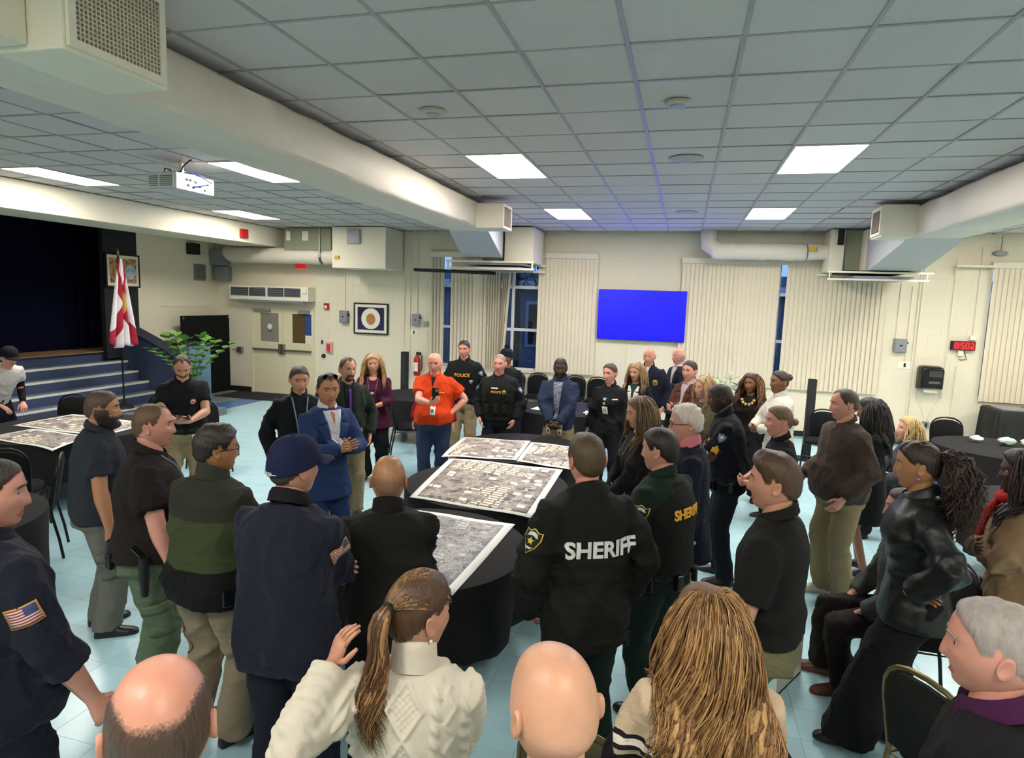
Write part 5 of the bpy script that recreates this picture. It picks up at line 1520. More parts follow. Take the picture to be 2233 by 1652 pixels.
def cable(co, nr, p):
    x = co[:, 0]; z = co[:, 2]; ax = np.abs(x)
    k = p['k']; out = np.zeros(len(co))
    tri = np.abs(((z / 0.15) % 1) * 2 - 1)
    dist = np.abs(ax - 0.05 * (1 - tri))
    out += 0.006 * np.exp(-(dist / 0.0075) ** 2) * (ax < 0.065)
    out += np.where((ax < 0.05 * (1 - tri) - 0.008), 0.0022 * np.sin(z * 330) * np.sin(x * 330), 0)
    for xc in (0.086, 0.165):
        u = (ax - xc) / 0.016
        out += np.where(np.abs(u) < 1, (1 - u * u) * (0.0045 + 0.0035 * np.sin(2 * np.pi * z / 0.042 + u * 2.2)), 0)
    tri2 = np.abs(((z / 0.075) % 1) * 2 - 1)
    for o in (0.0, 0.018):
        out += 0.0045 * np.exp(-(np.abs(ax - 0.113 - 0.026 * tri2 + 0 * o) / 0.0065) ** 2)
        break
    arm = np.clip((ax - 0.2 * k) / 0.03, 0, 1)
    rib = 0.0012 * np.sin(co[:, 1] * 210) + 0.0014 * np.sin(z * 150 + x * 60)
    return out * (1 - arm) * (np.abs(nr[:, 1]) > 0.35) + rib * arm
def fold(me, p, kind, amp, foci):
    n = len(me.vertices); co = np.empty(n * 3); me.vertices.foreach_get('co', co); co = co.reshape(-1, 3)
    nr = np.empty(n * 3); me.vertices.foreach_get('normal', nr); nr = nr.reshape(-1, 3)
    w = np.full(n, 0.55)
    for f, rr in foci:
        w += 1.1 * np.exp(-(np.linalg.norm(co - np.array(f), axis=1) / rr) ** 2)
    q = co * np.array([1, 1, 0.75])
    d = ridge(q, p['seed'] * 13 + (1 if kind == 'top' else 2), [(10, 1.3), (13, 1.2), (17, 1.1), (22, 0.9), (29, 0.7), (38, 0.5), (50, 0.3)])
    if p[kind].get('cable'):
        d = d * 0.5
        co = co + nr * (1.5 * cable(co, nr, p))[:, None]
    co = co + nr * (d * w * amp)[:, None]
    me.vertices.foreach_set('co', co.reshape(-1)); me.update()
    return co

def proj_verts(bvh, pts, rd, off):
    out = []
    rd = Vector(rd).normalized()
    for q in pts:
        h = bvh.ray_cast(Vector(q) - rd * 0.6, rd, 1.5)
        b_ = h[0] if h[0] is not None else bvh.find_nearest(Vector(q) + rd * 0.27)[0]
        out.append(b_ - rd * off)
    return out
def decal_poly(p, part, name, poly, o, ax, ay, off, m, thick=0.003, rings_=3, parent=None, label=None):
    """flat outline laid on a garment: concentric rings so that it follows the surface"""
    o = Vector(o); ax = Vector(ax).normalized(); ay = Vector(ay).normalized(); rd = -(ax.cross(ay))
    cx = sum(u for u, v in poly) / len(poly); cy = sum(v for u, v in poly) / len(poly)
    pts = []
    for r_ in range(1, rings_ + 1):
        f = r_ / rings_
        pts += [o + ax * (cx + (u - cx) * f) + ay * (cy + (v - cy) * f) for u, v in poly]
    pts.append(o + ax * cx + ay * cy)
    n = len(poly); fs = []
    for j in range(n):
        fs.append((len(pts) - 1, j, (j + 1) % n))
        for r_ in range(rings_ - 1):
            a = r_ * n; b = a + n
            fs.append((a + j, b + j, b + (j + 1) % n, a + (j + 1) % n))
    pp = proj_verts(p['bvh'][part], pts, rd, off)
    ob = MB().add(pp, fs).build(name, m, parent or p['root'], 60)
    so = ob.modifiers.new('t', 'SOLIDIFY'); so.thickness = thick; so.offset = 1
    if label: ob['label'] = label
    return ob
def decal_quad(p, part, name, quad, o, ax, ay, off, m, nu=6, nv=10, thick=0.003, parent=None, uv=False):
    o = Vector(o); ax = Vector(ax).normalized(); ay = Vector(ay).normalized(); rd = -(ax.cross(ay))
    pts = []; fs = []
    for i in range(nu + 1):
        for j in range(nv + 1):
            u, v = i / nu, j / nv
            q = [quad[0][t] * (1 - u) * (1 - v) + quad[1][t] * u * (1 - v) + quad[2][t] * u * v + quad[3][t] * (1 - u) * v for t in (0, 1)]
            pts.append(o + ax * q[0] + ay * q[1])
    for i in range(nu):
        for j in range(nv):
            a = i * (nv + 1) + j
            fs.append((a, a + nv + 1, a + nv + 2, a + 1))
    pp = proj_verts(p['bvh'][part], pts, rd, off)
    ob = MB().add(pp, fs).build(name, m, parent or p['root'], 60)
    if uv:
        ul = ob.data.uv_layers.new(name='UVMap')
        for lp in ob.data.loops:
            i, j = divmod(lp.vertex_index, nv + 1); ul.data[lp.index].uv = (i / nu, j / nv)
    so = ob.modifiers.new('t', 'SOLIDIFY'); so.thickness = thick; so.offset = 1
    return ob
def decal_text(p, part, key, o, ax, ay, off, m, name='lettering', parent=None, curve=0.0):
    me = TEXTS[key].copy()
    o = Vector(o); ax = Vector(ax).normalized(); ay = Vector(ay).normalized(); rd = -(ax.cross(ay))
    bv = p['bvh'][part]
    for v in me.vertices:
        q = o + ax * v.co.x + ay * v.co.y
        h = bv.ray_cast(q - rd * 0.6, rd, 1.5)
        b_ = h[0] if h[0] is not None else bv.find_nearest(q + rd * 0.27)[0]
        v.co = b_ - rd * (off + v.co.z)
    me.materials.clear(); me.materials.append(m)
    return link(name, me, parent or p['root'])

def finish(p):
    k = p['k']; fem = p['fem']; hs = p['hs']; hm = p['hm']; hc = p['hc']
    sk = skin('skin_' + p['skin'].lstrip('#'), p['skin'])
    c = lin(p['skin'])
    lipm = mat('lips_' + p['skin'].lstrip('#'), p['skin'], 0.45, var=0.08)
    lb = lipm.node_tree.nodes['Principled BSDF']
    for l_ in list(lb.inputs['Base Color'].links): lipm.node_tree.links.remove(l_)
    lb.inputs['Base Color'].default_value = (c[0] * 0.75, c[1] * 0.5, c[2] * 0.5, 1)
    # ---- body: head, neck, torso core, arms with hands, legs core in one mesh
    mb = MB()
    P, NR, PH = get_head(fem, p['wide'], p['jaw'])
    flat_ = P.reshape(-1, 3) * hs
    Hm = np.array(hm)
    loc = flat_ @ Hm.T + np.array(hc)
    o0 = len(mb.v); mb.v.extend(map(tuple, loc))
    z_ = P[..., 2].reshape(-1); x_ = np.abs(P[..., 0].reshape(-1)); y_ = P[..., 1].reshape(-1)
    for f in GF:
        zc = sum(z_[i] for i in f) / 4; xc = sum(x_[i] for i in f) / 4; yc = sum(y_[i] for i in f) / 4
        mb.f.append([o0 + i for i in f]); mb.m.append(1 if (yc > 0.05 and -0.0775 < zc < -0.0545 and xc < 0.026 - 0.8 * abs(zc + 0.0655)) else 0)
    mb.f.append([o0 + j for j in range(NJ)][::-1]); mb.m.append(0)
    mb.f.append([o0 + (NI - 1) * NJ + j for j in range(NJ)]); mb.m.append(0)
    for sx in (-1, 1):     # ears
        rings_ = []
        for t_, (s1, s2) in ((0.0, (.6, .7)), (0.35, (.95, .95)), (0.8, (1.05, 1.02)), (1.0, (.92, .92)), (0.72, (.62, .62)), (0.6, (.2, .2))):
            rg = []
            for j in range(12):
                a = 2 * math.pi * j / 12
                v = Vector((sx * (0.068 * p['wide'] + 0.018 * t_), -0.012 + 0.0165 * s1 * math.cos(a) - 0.008 * t_ - 0.006 * math.sin(a), -0.002 + 0.031 * s2 * math.sin(a) * (1 if math.sin(a) > 0 else 0.85)))
                rg.append(hm @ (v * hs) + hc)
            rings_.append(rg if sx > 0 else rg[::-1])
        mb.rings(rings_, cap=True)
    nr = p['nr']
    c0, X0, F0 = p['fr'](0.50 * k)
    mb.tube([c0, p['nb'], p['nb'].lerp(hc, 0.45) + hm @ Vector((0, -0.012, 0)), hc + hm @ Vector((0, -0.018, -0.03)) * hs], [nr * 1.5, nr * 1.06, nr * 0.97, nr * 0.95], 20)
    mb.rings([p['ringat'](s, w, d, yo, 0, 16, 0.72) for s, w, d, yo in p['T'] if 0.0 <= s < 0.52])
    for g in p['LG']:
        mb.tube([g['hip'], g['knee'], g['ank'], g['ank'] - Vector((0, 0, 0.04))], [0.06, 0.04, 0.034, 0.032], 8, up=(0, 1, 0))
    sl = (p['top'] or {}).get('sleeve', 1.0)
    for j in p['J'].values():
        hand(mb, j, k * (0.93 if fem else 1.0), sl, fem, p['build'])
    root = mb.build('person', [sk, lipm], None, 180, (p['x'], p['y'], 0), (0, 0, -R(p['face'])))
    tag(root, p['label'], 'person', 'people at the meeting')
    p['root'] = root; p['bvh'] = {}
    # ---- garments
    for kx in ('top', 'bottom'):
        if kx not in p['mesh']: continue
        spec = p[kx]; me = p['mesh'][kx]
        if kx == 'top':
            foci = [(tuple(j['E']), 0.12) for j in p['J'].values()] + [(tuple(p['fr'](0.1 * k)[0]), 0.22)] + [(tuple(j['S'] - Vector((0, 0, 0.12))), 0.1) for j in p['J'].values()]
        else:
            foci = [(tuple(g['knee']), 0.14) for g in p['LG']] + [(tuple(g['ank']), 0.16) for g in p['LG']] + [(tuple(p['fr'](-0.1)[0]), 0.12)]
        co = fold(me, p, kx, spec.get('folds', 0.0035) * (4.0 if kx == 'top' else 2.8), foci)
        me.materials.clear()
        for m in (spec['mat'] if isinstance(spec['mat'], (list, tuple)) else [spec['mat']]): me.materials.append(m)
        me.shade_smooth()
        nm = spec.get('name', 'shirt' if kx == 'top' else 'trousers')
        ob = link(nm, me, root)
        p['obj_' + kx] = ob
        p['bvh'][kx] = BVHTree.FromPolygons([tuple(v) for v in co], [tuple(q.vertices) for q in me.polygons])
    # ---- shoes
    sm = mat('shoe_' + p['shoes'].lstrip('#'), p['shoes'], 0.4, var=0.15)
    for g in p['LG']:
        an = g['ank']; a = -R(g['toe'])
        q = Matrix.Rotation(a, 3, 'Z')
        rings_ = []
        s_ = k * (0.92 if fem else 1.0)
        for y, w, h in ((-0.078, .022, .045), (-.066, .033, .082), (-.03, .037, .1), (0.02, .038, .094), (.065, .042, .072), (.115, .047, .056), (.16, .043, .046), (.19, .028, .036), (.2, .012, .022)):
            rings_.append([Vector((an.x, an.y, an.z - 0.085)) + q @ Vector((u * w, y, v * h)) * s_ for u, v in ((-.8, 0), (.8, 0), (1, .25), (.92, .6), (.6, .92), (0, 1), (-.6, .92), (-.92, .6), (-1, .25))])
        MB().rings([r_[::-1] for r_ in rings_]).build('shoe', sm, root, 50)
    # ---- eyes
    if p['eyes']:
        for sx in (-1, 1):
            mb = MB(); ec = Vector((sx * 0.031 * p['wide'], 0.0715, 0.011))
            for i in range(1):
                rg = []
                for th in (8, 25, 42, 65, 88):
                    rg.append([hm @ ((ec + Vector((0.0125 * math.sin(R(th)) * math.cos(2 * math.pi * j / 12), 0.0125 * math.cos(R(th)), 0.0125 * math.sin(R(th)) * math.sin(2 * math.pi * j / 12) * 0.8))) * hs) + hc for j in range(12)])
                o1 = len(mb.v)
                for r_ in rg: mb.v.extend([tuple(v) for v in r_])
                mb.f.append([o1 + j for j in range(12)]); mb.m.append(2)
                for r_ in range(4):
                    for j in range(12):
                        j2 = (j + 1) % 12
                        mb.f.append([o1 + r_ * 12 + j, o1 + (r_ + 1) * 12 + j, o1 + (r_ + 1) * 12 + j2, o1 + r_ * 12 + j2]); mb.m.append(1 if r_ == 0 else 0 if r_ > 1 else 1)
            mb.build('eye', [mat('eye_white', '#a59a90', 0.3), mat('eye_iris', '#3a281c', 0.3), mat('eye_pupil', '#0a0807', 0.2)], root, 180)
    # ---- hair
    hair(p, P, NR, PH)
    for ex in p['extras']: ex(p)

def hand(mb, j, s, sleeve, fem, build):
    S, E, W, d, n, sx = j['S'], j['E'], j['W'], j['d'], j['n'], j['sx']
    th = d.cross(n) * sx       # towards the thumb
    f = 0.9 if fem else 1.0
    bb = 0.6 + 0.4 * build
    rings_ = []
    def ring(c, a, b_, ra, rb, m=12):
        rings_.append([c + a * (ra * math.cos(2 * math.pi * q / m)) + b_ * (rb * math.sin(2 * math.pi * q / m)) for q in range(m)])
    ad = (W - E).normalized()
    ta = (th - ad * th.dot(ad)).normalized() if (th - ad * th.dot(ad)).length > 1e-3 else ad.orthogonal()
    na = ad.cross(ta)
    ud = (E - S).normalized(); tu = (ta - ud * ta.dot(ud)).normalized() if (ta - ud * ta.dot(ud)).length > 1e-3 else ud.orthogonal(); nu_ = ud.cross(tu)
    if sleeve < 0.97:
        if sleeve < 0.5:
            for q, r_ in ((0.3, .046), (0.6, .045), (0.9, .042)):
                ring(S.lerp(E, q), tu, nu_, r_ * f * bb, r_ * f * bb)
            mid = (ta + tu).normalized(); mdn = (na + nu_).normalized()
            ring(E, mid, mdn, .042 * f * bb, .042 * f * bb)
        for q, ra, rb in ((0.12, .044, .044), (0.3, .044, .042), (0.6, .036, .034)):
            if q > (sleeve - 0.5) * 2 - 0.25: ring(E.lerp(W, q), ta, na, ra * f * bb, rb * f * bb)
    ring(E.lerp(W, 0.85), ta, na, .030 * f * bb, .026 * f * bb)
    ring(W, ta, na, .028 * f, .021 * f)
    nd = d.cross(th)
    for q, ra, rb, sh in ((0.02, .030, .019, 0), (0.045, .038, .018, .002), (0.075, .042, .016, .0), (0.095, .040, .013, -.001), (0.104, .033, .008, -.001)):
        ring(W + d * (q * s) + th * (sh * s), th, nd, ra * s * f ** 0.5, rb * s)
    mb.rings([r_ for r_ in rings_], cap=True)
    cu = j['curl']
    for i, (off, ln) in enumerate(((0.030, .074), (0.010, .083), (-0.011, .077), (-0.030, .060))):
        b0 = W + d * (0.088 * s) + th * (off * s)
        c_ = cu * (1 + 0.12 * i)
        al = [c_ * 0.75, c_ * 1.65, c_ * 2.3]
        pts = [b0]
        for a_, fr_ in zip(al, (0.42, 0.32, 0.26)):
            dd = d * math.cos(a_) + n * math.sin(a_) + th * (off * 1.6 * (1 - cu))
            pts.append(pts[-1] + dd.normalized() * (ln * s * fr_))
        rr = 0.0085 * s * (1 if i < 3 else 0.88) * f
        mb.tube(pts, [rr * 1.08, rr, rr * 0.93, rr * 0.62], 8)
    b0 = W + d * (0.03 * s) + th * (0.026 * s)
    d1 = (d * 0.62 + th * 0.72 + n * 0.25).normalized(); d2 = (d * 0.9 + th * 0.25 + n * 0.35 * (0.5 + cu)).normalized()
    mb.tube([b0, b0 + d1 * (0.034 * s), b0 + d1 * (0.034 * s) + d2 * (0.03 * s), b0 + d1 * (0.034 * s) + d2 * (0.056 * s)], [0.013 * s, 0.0105 * s, 0.0095 * s, 0.006 * s], 8)

def hair(p, P, NR, PH):
    h = p['hair']; hs, hm, hc, root = p['hs'], p['hm'], p['hc'], p['root']
    Hm = np.array(hm)
    shp = P.shape[:2]
    z = P[..., 2]; x = P[..., 0]; y = P[..., 1]
    def cap(mask, th, name, m, seed, rough=0.0, freq=60):
        nz = wav(P.reshape(-1, 3), seed, [(freq, .5), (freq * 1.7, .35), (freq * 2.6, .25)]).reshape(shp)
        t_ = th * mask * (1 + rough * nz) - 0.004 * (1 - np.clip(mask * 6, 0, 1))
        V = (P + NR * t_[..., None]).reshape(-1, 3) * hs @ Hm.T + np.array(hc)
        mk = mask.reshape(-1)
        fs = [f for f in GF if max(mk[i] for i in f) > 0.03]
        top = [(NI - 1) * NJ + j for j in range(NJ)]
        if max(mk[i] for i in top) > 0.03: fs.append(top)
        used = sorted({i for f in fs for i in f}); mp = {u: i for i, u in enumerate(used)}
        ob = MB().add([V[u] for u in used], [[mp[i] for i in f] for f in fs]).build(name, m, root, 180)
        at = ob.data.attributes.new('fac', 'FLOAT', 'POINT')
        at.data.foreach_set('value', [float(mk[u]) for u in used])
        return ob
    # brows
    bm = hair_mat((h or {}).get('brow', (h or {}).get('color', '#3a2a20')))
    for sx in (-1, 1):
        mbb = MB(); pts = []; rad = []
        for q in range(6):
            t_ = q / 5; xx = (0.012 + 0.036 * t_) * p['wide']; zz = 0.031 + 0.006 * math.sin(t_ * 2.6) - 0.004 * t_
            yy = np.interp(xx, [0, .02, .04, .055], [.1005, .0985, .089, .075]) * (0.97 if p['fem'] else 1.0)
            pts.append(hm @ (Vector((sx * xx, yy, zz)) * hs) + hc); rad.append((0.0025, 0.0036 if 0 < q < 5 else 0.0018))
        mbb.tube(pts, rad, 6)
        if p['eyes']: mbb.build('eyebrow', bm, root, 180)
    if p['beard']:
        bd = p['beard']
        low = sstep(bd.get('top', -0.030), bd.get('top', -0.030) - 0.018, z)
        fr_ = sstep(R(118), R(100), np.abs(PH))
        side = np.where(np.abs(PH) > R(62), sstep(0.02, 0.0, z), low)
        mouth = np.exp(-(x / 0.024) ** 2 - ((z + 0.065) / 0.0085) ** 2)
        mask = np.clip(np.maximum(low, side * (np.abs(PH) > R(58))) * fr_ * (1 - 1.6 * mouth), 0, 1)
        if bd.get('goatee'): mask = mask * sstep(0.045, 0.03, np.abs(x))
        cap(mask, bd.get('th', 0.012), 'beard', blend_mat(p['skin'], bd['color']), p['seed'], 0.3)
    if not h: return
    st = h['style']; col = h['color']; m = hair_mat(col)
    if st in ('short', 'receding', 'back', 'full'):
        hl = hairline(st)(PH) + h.get('line', 0.0)
        mask = sstep(0.0, 0.022, z - hl)
        if h.get('bald'):      # bare crown above this height
            mask = mask * sstep(h['bald'] + 0.025, h['bald'] - 0.03, z + h.get('tilt', 0.0) * y - h.get('xs', 0.0) * np.clip(np.abs(x) - 0.035, 0, 1))
        th = h.get('th', 0.014) * (0.55 + 0.45 * sstep(-0.03, 0.07, z)) + h.get('crest', 0) * sstep(0.04, 0.1, z) * sstep(-0.06, 0.05, y)
        cap(mask * h.get('dens', 1.0), th, 'hair', blend_mat(p['skin'], col), p['seed'], h.get('rough', 0.18), h.get('freq', 70))
    if h.get('stubble'):
        hl = hairline('short')(PH); mask = sstep(0.0, 0.03, z - hl) * (sstep(h['stubble'] + .02, h['stubble'] - 0.05, z) if h['stubble'] < 1 else 1)
        cap(mask * 0.45, 0.003, 'hair_stubble', blend_mat(p['skin'], col), p['seed'], 0.1)
    if h.get('locks'):
        locks(p, h)
    if h.get('bun'):
        c_ = hm @ (Vector(h['bun'][:3]) * hs) + hc; r_ = h['bun'][3]
        rr = random.Random(p['seed']); mb = MB().sphere(c_, (r_, r_, r_ * 0.9), 16, 10)
        mb.v = [tuple(c_ + (Vector(v) - c_) * (1 + 0.12 * math.sin(30 * v[0] / r_ * .05 + 40 * v[2]))) for v in mb.v]
        mb.build('hair_bun', m, root, 180)
    if h.get('tail'):
        tail(p, h)

def lock_sim(p, start, d0, L_, seg, wave, rr, clear=0.018, grav=0.42, frizz=0.0):
    hs, hm, hc = p['hs'], p['hm'], p['hc']; inv = hm.transposed()
    ps = [start]; d = d0.normalized(); st = L_ / seg
    rel = start - hc; az_ = math.atan2(rel.x, rel.y)
    ph = az_ * 3.0 + rel.z * 18 + rr.uniform(-.7, .7) if frizz == 0 else rr.uniform(0, 6.28)
    wa = (Vector((math.cos(az_), -math.sin(az_), 0)) + Vector((rr.uniform(-.4, .4), rr.uniform(-.4, .4), 0))).normalized() if frizz == 0 else Vector((rr.uniform(-1, 1), rr.uniform(-1, 1), 0)).normalized()
    T = p['T']; fr = p['fr']; k = p['k']
    shz = p['J']['R']['S'].z
    for i in range(seg):
        d = (d * (1 - grav) + Vector((0, 0, -1)) * grav).normalized()
        q = ps[-1] + d * st
        # stay outside the head
        l = inv @ (q - hc) / hs
        e = math.sqrt((l.x / (0.0755 + clear)) ** 2 + (l.y / (0.0985 + clear)) ** 2 + (l.z / (0.1185 + clear)) ** 2)
        if e < 1 and l.z > -0.09:
            q = hc + hm @ (l / e) * hs; 
        # stay outside chest and shoulders
        zt = q.z
        for s_, w, dp, yo in T:
            pass
        c_, X_, F_ = fr(max(0, (zt - fr(0)[0].z)))
        if zt < shz + 0.07:
            s_ = max(0, (zt - fr(0)[0].z)) / k
            w = float(np.interp(s_, [r_[0] for r_ in T], [r_[1] for r_ in T])) + 0.03; dp = float(np.interp(s_, [r_[0] for r_ in T], [r_[2] for r_ in T])) + 0.035
            w = w + (0.06 if s_ < 0.5 else 0.0)
            rx = (q - c_).dot(X_); ry = (q - c_).dot(F_)
            e = (abs(rx) / w) ** 2.2 + (abs(ry) / dp) ** 2.2
            if e < 1:
                q = q + F_ * ((dp - abs(ry)) * (1 if ry > 0.02 else -1) * 0.75)
        d = (q - ps[-1]).normalized()
        ps.append(q)
    out = []
    for i, q in enumerate(ps):
        t_ = i / seg
        out.append(q + wa * (wave * 1.3 * t_ ** 1.4 * math.sin(ph + t_ * 10)) + Vector((-wa.y, wa.x, 0)) * (wave * t_ ** 1.4 * math.cos(ph + t_ * 9)) + Vector((math.sin(ph * 3 + t_ * 31), math.cos(ph * 5 + t_ * 27), math.sin(ph * 7 + t_ * 29))) * (frizz * min(1, t_ * 4)))
    return out
def locks(p, h):
    hs, hm, hc, root = p['hs'], p['hm'], p['hc'], p['root']
    rr = random.Random(p['seed'] * 7); n = h['locks']; L_ = h['length']
    mats = [hair_mat(c_) for c_ in h.get('colors', [h['color']])]
    mb = MB()
    seg = 12 if p['near'] else 7
    lr = h.get('lr', 0.011 if not p['near'] else 0.0075)
    for i in range(n):
        az = rr.uniform(-180, 180)
        if abs(az) < h.get('faceclear', 62): az = math.copysign(rr.uniform(h.get('faceclear', 62), 180), az)
        el = min(88, 90 * rr.random() ** 0.8 - 8)
        a, e = R(az), R(el)
        v = Vector((math.sin(a) * math.cos(e) * 0.0755, math.cos(a) * math.cos(e) * 0.0985, math.sin(e) * 0.1185)) * h.get('lift', 1.10)
        s0 = hm @ (v * hs) + hc
        d0 = hm @ Vector((math.sin(a) * 0.7, math.cos(a) * 0.5 - (0.2 if el > 40 else 0), 0.1 - 0.6 * (1 - el / 90)))
        ll = L_ * rr.uniform(0.75, 1.05) * (1.0 + 0.15 * (el / 90))
        ps = lock_sim(p, s0, d0, ll, seg, h.get('wave', 0.012), rr, rr.uniform(0.02, 0.034) if i % 9 else 0.012)
        r0 = lr * rr.uniform(0.8, 1.3)
        if i % 9 == 0: r0 = max(r0, 0.0095)
        mi = rr.randrange(len(mats))
        mb.tube(ps, [r0 * (0.45 + 0.9 * math.sin(math.pi * min(1, (q + 0.4) / (seg + 1.5)))) * (1 - 0.7 * (q / seg) ** 3) for q in range(seg + 1)], 4, mi=mi)
    mb.build('hair_locks', mats, root, 180)
def tail(p, h):
    hs, hm, hc, root = p['hs'], p['hm'], p['hc'], p['root']
    rr = random.Random(p['seed'] * 5); tl = h['tail']
    b0 = hm @ (Vector(tl['at']) * hs) + hc
    mats = [hair_mat(c_) for c_ in h.get('colors', [h['color']])]
    mb = MB()
    for i in range(tl['n']):
        a = rr.uniform(0, 6.28); sp = rr.random() ** 0.5
        d0 = hm @ Vector((math.cos(a) * 0.45 * sp * tl.get('spread', 1), -1.0 + 0.3 * sp, tl.get('lift', 0.2) + math.sin(a) * 0.4 * sp * tl.get('spread', 1)))
        st = b0 + hm @ Vector((math.cos(a) * 0.016, 0, math.sin(a) * 0.016))
        ps = lock_sim(p, st, d0, tl['L'] * rr.uniform(0.7, 1.05), 10, tl.get('wave', 0.02), rr, 0.03, tl.get('grav', 0.3), tl.get('frizz', 0.0))
        r0 = tl.get('r', 0.006) * rr.uniform(0.8, 1.3)
        if i % 9 == 0: r0 = max(r0, 0.007)
        mb.tube(ps, [r0 * (0.5 + 0.8 * math.sin(math.pi * min(1, (q + 1) / 9))) * (1 - 0.75 * (q / 10) ** 3) for q in range(11)], 4, mi=rr.randrange(len(mats)))
    mb.build('ponytail', mats, root, 180)
    mb = MB()
    n_ = (hm @ Vector((0, -1, tl.get('lift', 0.2)))).normalized(); u = n_.orthogonal().normalized(); w = n_.cross(u)
    mb.tube([b0 + u * (0.019 * math.cos(2 * math.pi * q / 14)) + w * (0.019 * math.sin(2 * math.pi * q / 14)) for q in range(14)], 0.007, 6, closed=True)
    mb.build('hair_tie', M_black, root, 180)
    # sleek strands running back to the tie
    if tl.get('sleek'):
        mb = MB()
        for i in range(tl['sleek']):
            az = R(rr.uniform(-110, 110)); el = R(rr.uniform(18, 78))
            v = Vector((math.sin(az) * math.cos(el) * .0755, math.cos(az) * math.cos(el) * .0985, math.sin(el) * .1185))
            ps = []
            tv = Vector(tl['at'])
            for q in range(7):
                t_ = q / 6; w_ = v.lerp(tv, t_)
                e = math.sqrt((w_.x / .0755) ** 2 + (w_.y / .0985) ** 2 + (w_.z / .1185) ** 2)
                ps.append(hm @ (w_ / max(e, .3) * (1.10 + 0.035 * math.sin(math.pi * t_) if q < 6 else 1.1) * hs) + hc)
            mb.tube(ps, [0.001, .0026, .0032, .0032, .003, .0028, .002], 4, mi=rr.randrange(len(mats)))
        mb.build('hair_strands', mats, root, 180)

# ------------------------------------------------------------------ accessories
def collar(p, m, h=0.032, gap=0.5, fold=0.042, r=0.014, name='collar', drop=0.0, tilt=0.30, sp=0.568, flare=0.012):
    """turn-down collar around the neck, open at the front"""
    c, X, F = p['fr'](sp * p['k']); c = c - Vector((0, 0, drop))
    U = X.cross(F).normalized()
    if U.z < 0: U = -U
    rr = p['nr'] + r * 0.55; n = 26; rings_ = []
    for i in range(n + 1):
        a = -math.pi / 2 + math.pi * 2 * 0 + (gap / 2 + (2 * math.pi - gap) * i / n)   # start at the front
        a = math.pi / 2 + gap / 2 + (2 * math.pi - gap) * i / n
        dx, dy = math.cos(a), math.sin(a)
        rad = X * dx + F * dy
        base = c + X * (dx * rr) + F * (dy * rr * 1.08) - U * (tilt * rr * dy * 1.6)
        pts = [(-0.004, -0.034), (-0.003, h * 0.6), (0.0, h), (0.006, h + 0.004), (flare, h * 0.7), (flare + 0.008, h - fold), (flare + 0.002, h - fold - 0.002), (0.004, h * 0.4)]
        if not fold: pts = [(-0.004, -0.034), (-0.003, h * 0.6), (-0.002, h), (0.004, h + 0.002), (0.008, h), (0.010, h * 0.5), (0.014, -0.02), (0.016, -0.034)]
        rings_.append([base + rad * u + U * v for u, v in pts])
    return MB().rings(rings_).build(name, m, p['root'], 60)
def ex_collar(m, **kw): return lambda p: collar(p, m, **kw)
def belt(p, m, s=0.015, h=0.04, ease=0.022, name='belt'):
    k = p['k']; T = p['T']
    def rg(s_, e): return p['ringat'](s_, *[float(np.interp(s_, [r_[0] for r_ in T], [r_[q] for r_ in T])) for q in (1, 2, 3)], e, 36)
    a = s; b = s + h
    return MB().rings([rg(a, ease - .006), rg(a, ease), rg(b, ease), rg(b, ease - .006)], closed=True).build(name, m, p['root'], 40)
def ex_belt(m, **kw): return lambda p: belt(p, m, **kw)
def on_ring(p, s, ang, ease):
    """point and outward normal on the torso at height s, angle ang (0 front, 90 right)"""
    k = p['k']; T = p['T']; c, X, F = p['fr'](s * k)
    w, d, yo = [float(np.interp(s, [r_[0] for r_ in T], [r_[q] for r_ in T])) for q in (1, 2, 3)]
    bl = p['belly'] * math.exp(-((s - 0.08) / 0.17) ** 2); wk = p['build'] * k ** 0.6
    n_ = X * math.sin(R(ang)) + F * math.cos(R(ang))
    q = c + F * (yo + .5 * bl) + X * (math.sin(R(ang)) * (w * wk + .35 * bl + ease)) + F * (math.cos(R(ang)) * (d * wk + .55 * bl + ease))
    return q, n_
def gear(p, s, ang, size, m, name, ease=0.03, dz=0.0):
    q, n_ = on_ring(p, s, ang, ease)
    t_ = Vector((0, 0, 1)); sx_ = t_.cross(n_).normalized(); M_ = Matrix((sx_, n_, n_.cross(sx_) * -1)).transposed()
    M_ = Matrix((sx_, n_, sx_.cross(n_))).transposed()
    o = MB().box(q + n_ * (size[1] / 2) + Vector((0, 0, dz)), size, rot=M_).build(name, m, p['root'])
    return bevel(o, min(size) * 0.25)
def ex_gear(*items): 
    def f(p):
        for it in items: gear(p, *it)
    return f
def holster(p, ang, side_m=None):
    m = side_m or M_black
    q, n_ = on_ring(p, -0.02, ang, 0.035)
    sx_ = Vector((0, 0, 1)).cross(n_).normalized()
    mb = MB()
    mb.tube([q + n_ * 0.025 + Vector((0, 0, 0.06)), q + n_ * 0.03 + Vector((0, 0, -0.05)), q + n_ * 0.035 + Vector((0, 0, -0.16))], [(0.038, 0.026), (0.036, 0.026), (0.022, 0.018)], 10, up=sx_)
    h = mb.build('holster', m, p['root'], 50)
    MB().tube([q + n_ * 0.03 + Vector((0, 0, 0.055)), q + n_ * 0.035 + Vector((0, 0, 0.1)) - sx_ * 0.03, q + n_ * 0.035 + Vector((0, 0, 0.125)) - sx_ * 0.05], [(0.02, 0.014), (0.022, 0.014), (0.02, 0.014)], 8, up=sx_).build('pistol_grip', M_blackgloss, h, 50)
def ex_holster(ang): return lambda p: holster(p, ang)
def front_o(p, s): 
    c, X, F = p['fr'](s * p['k']); return c
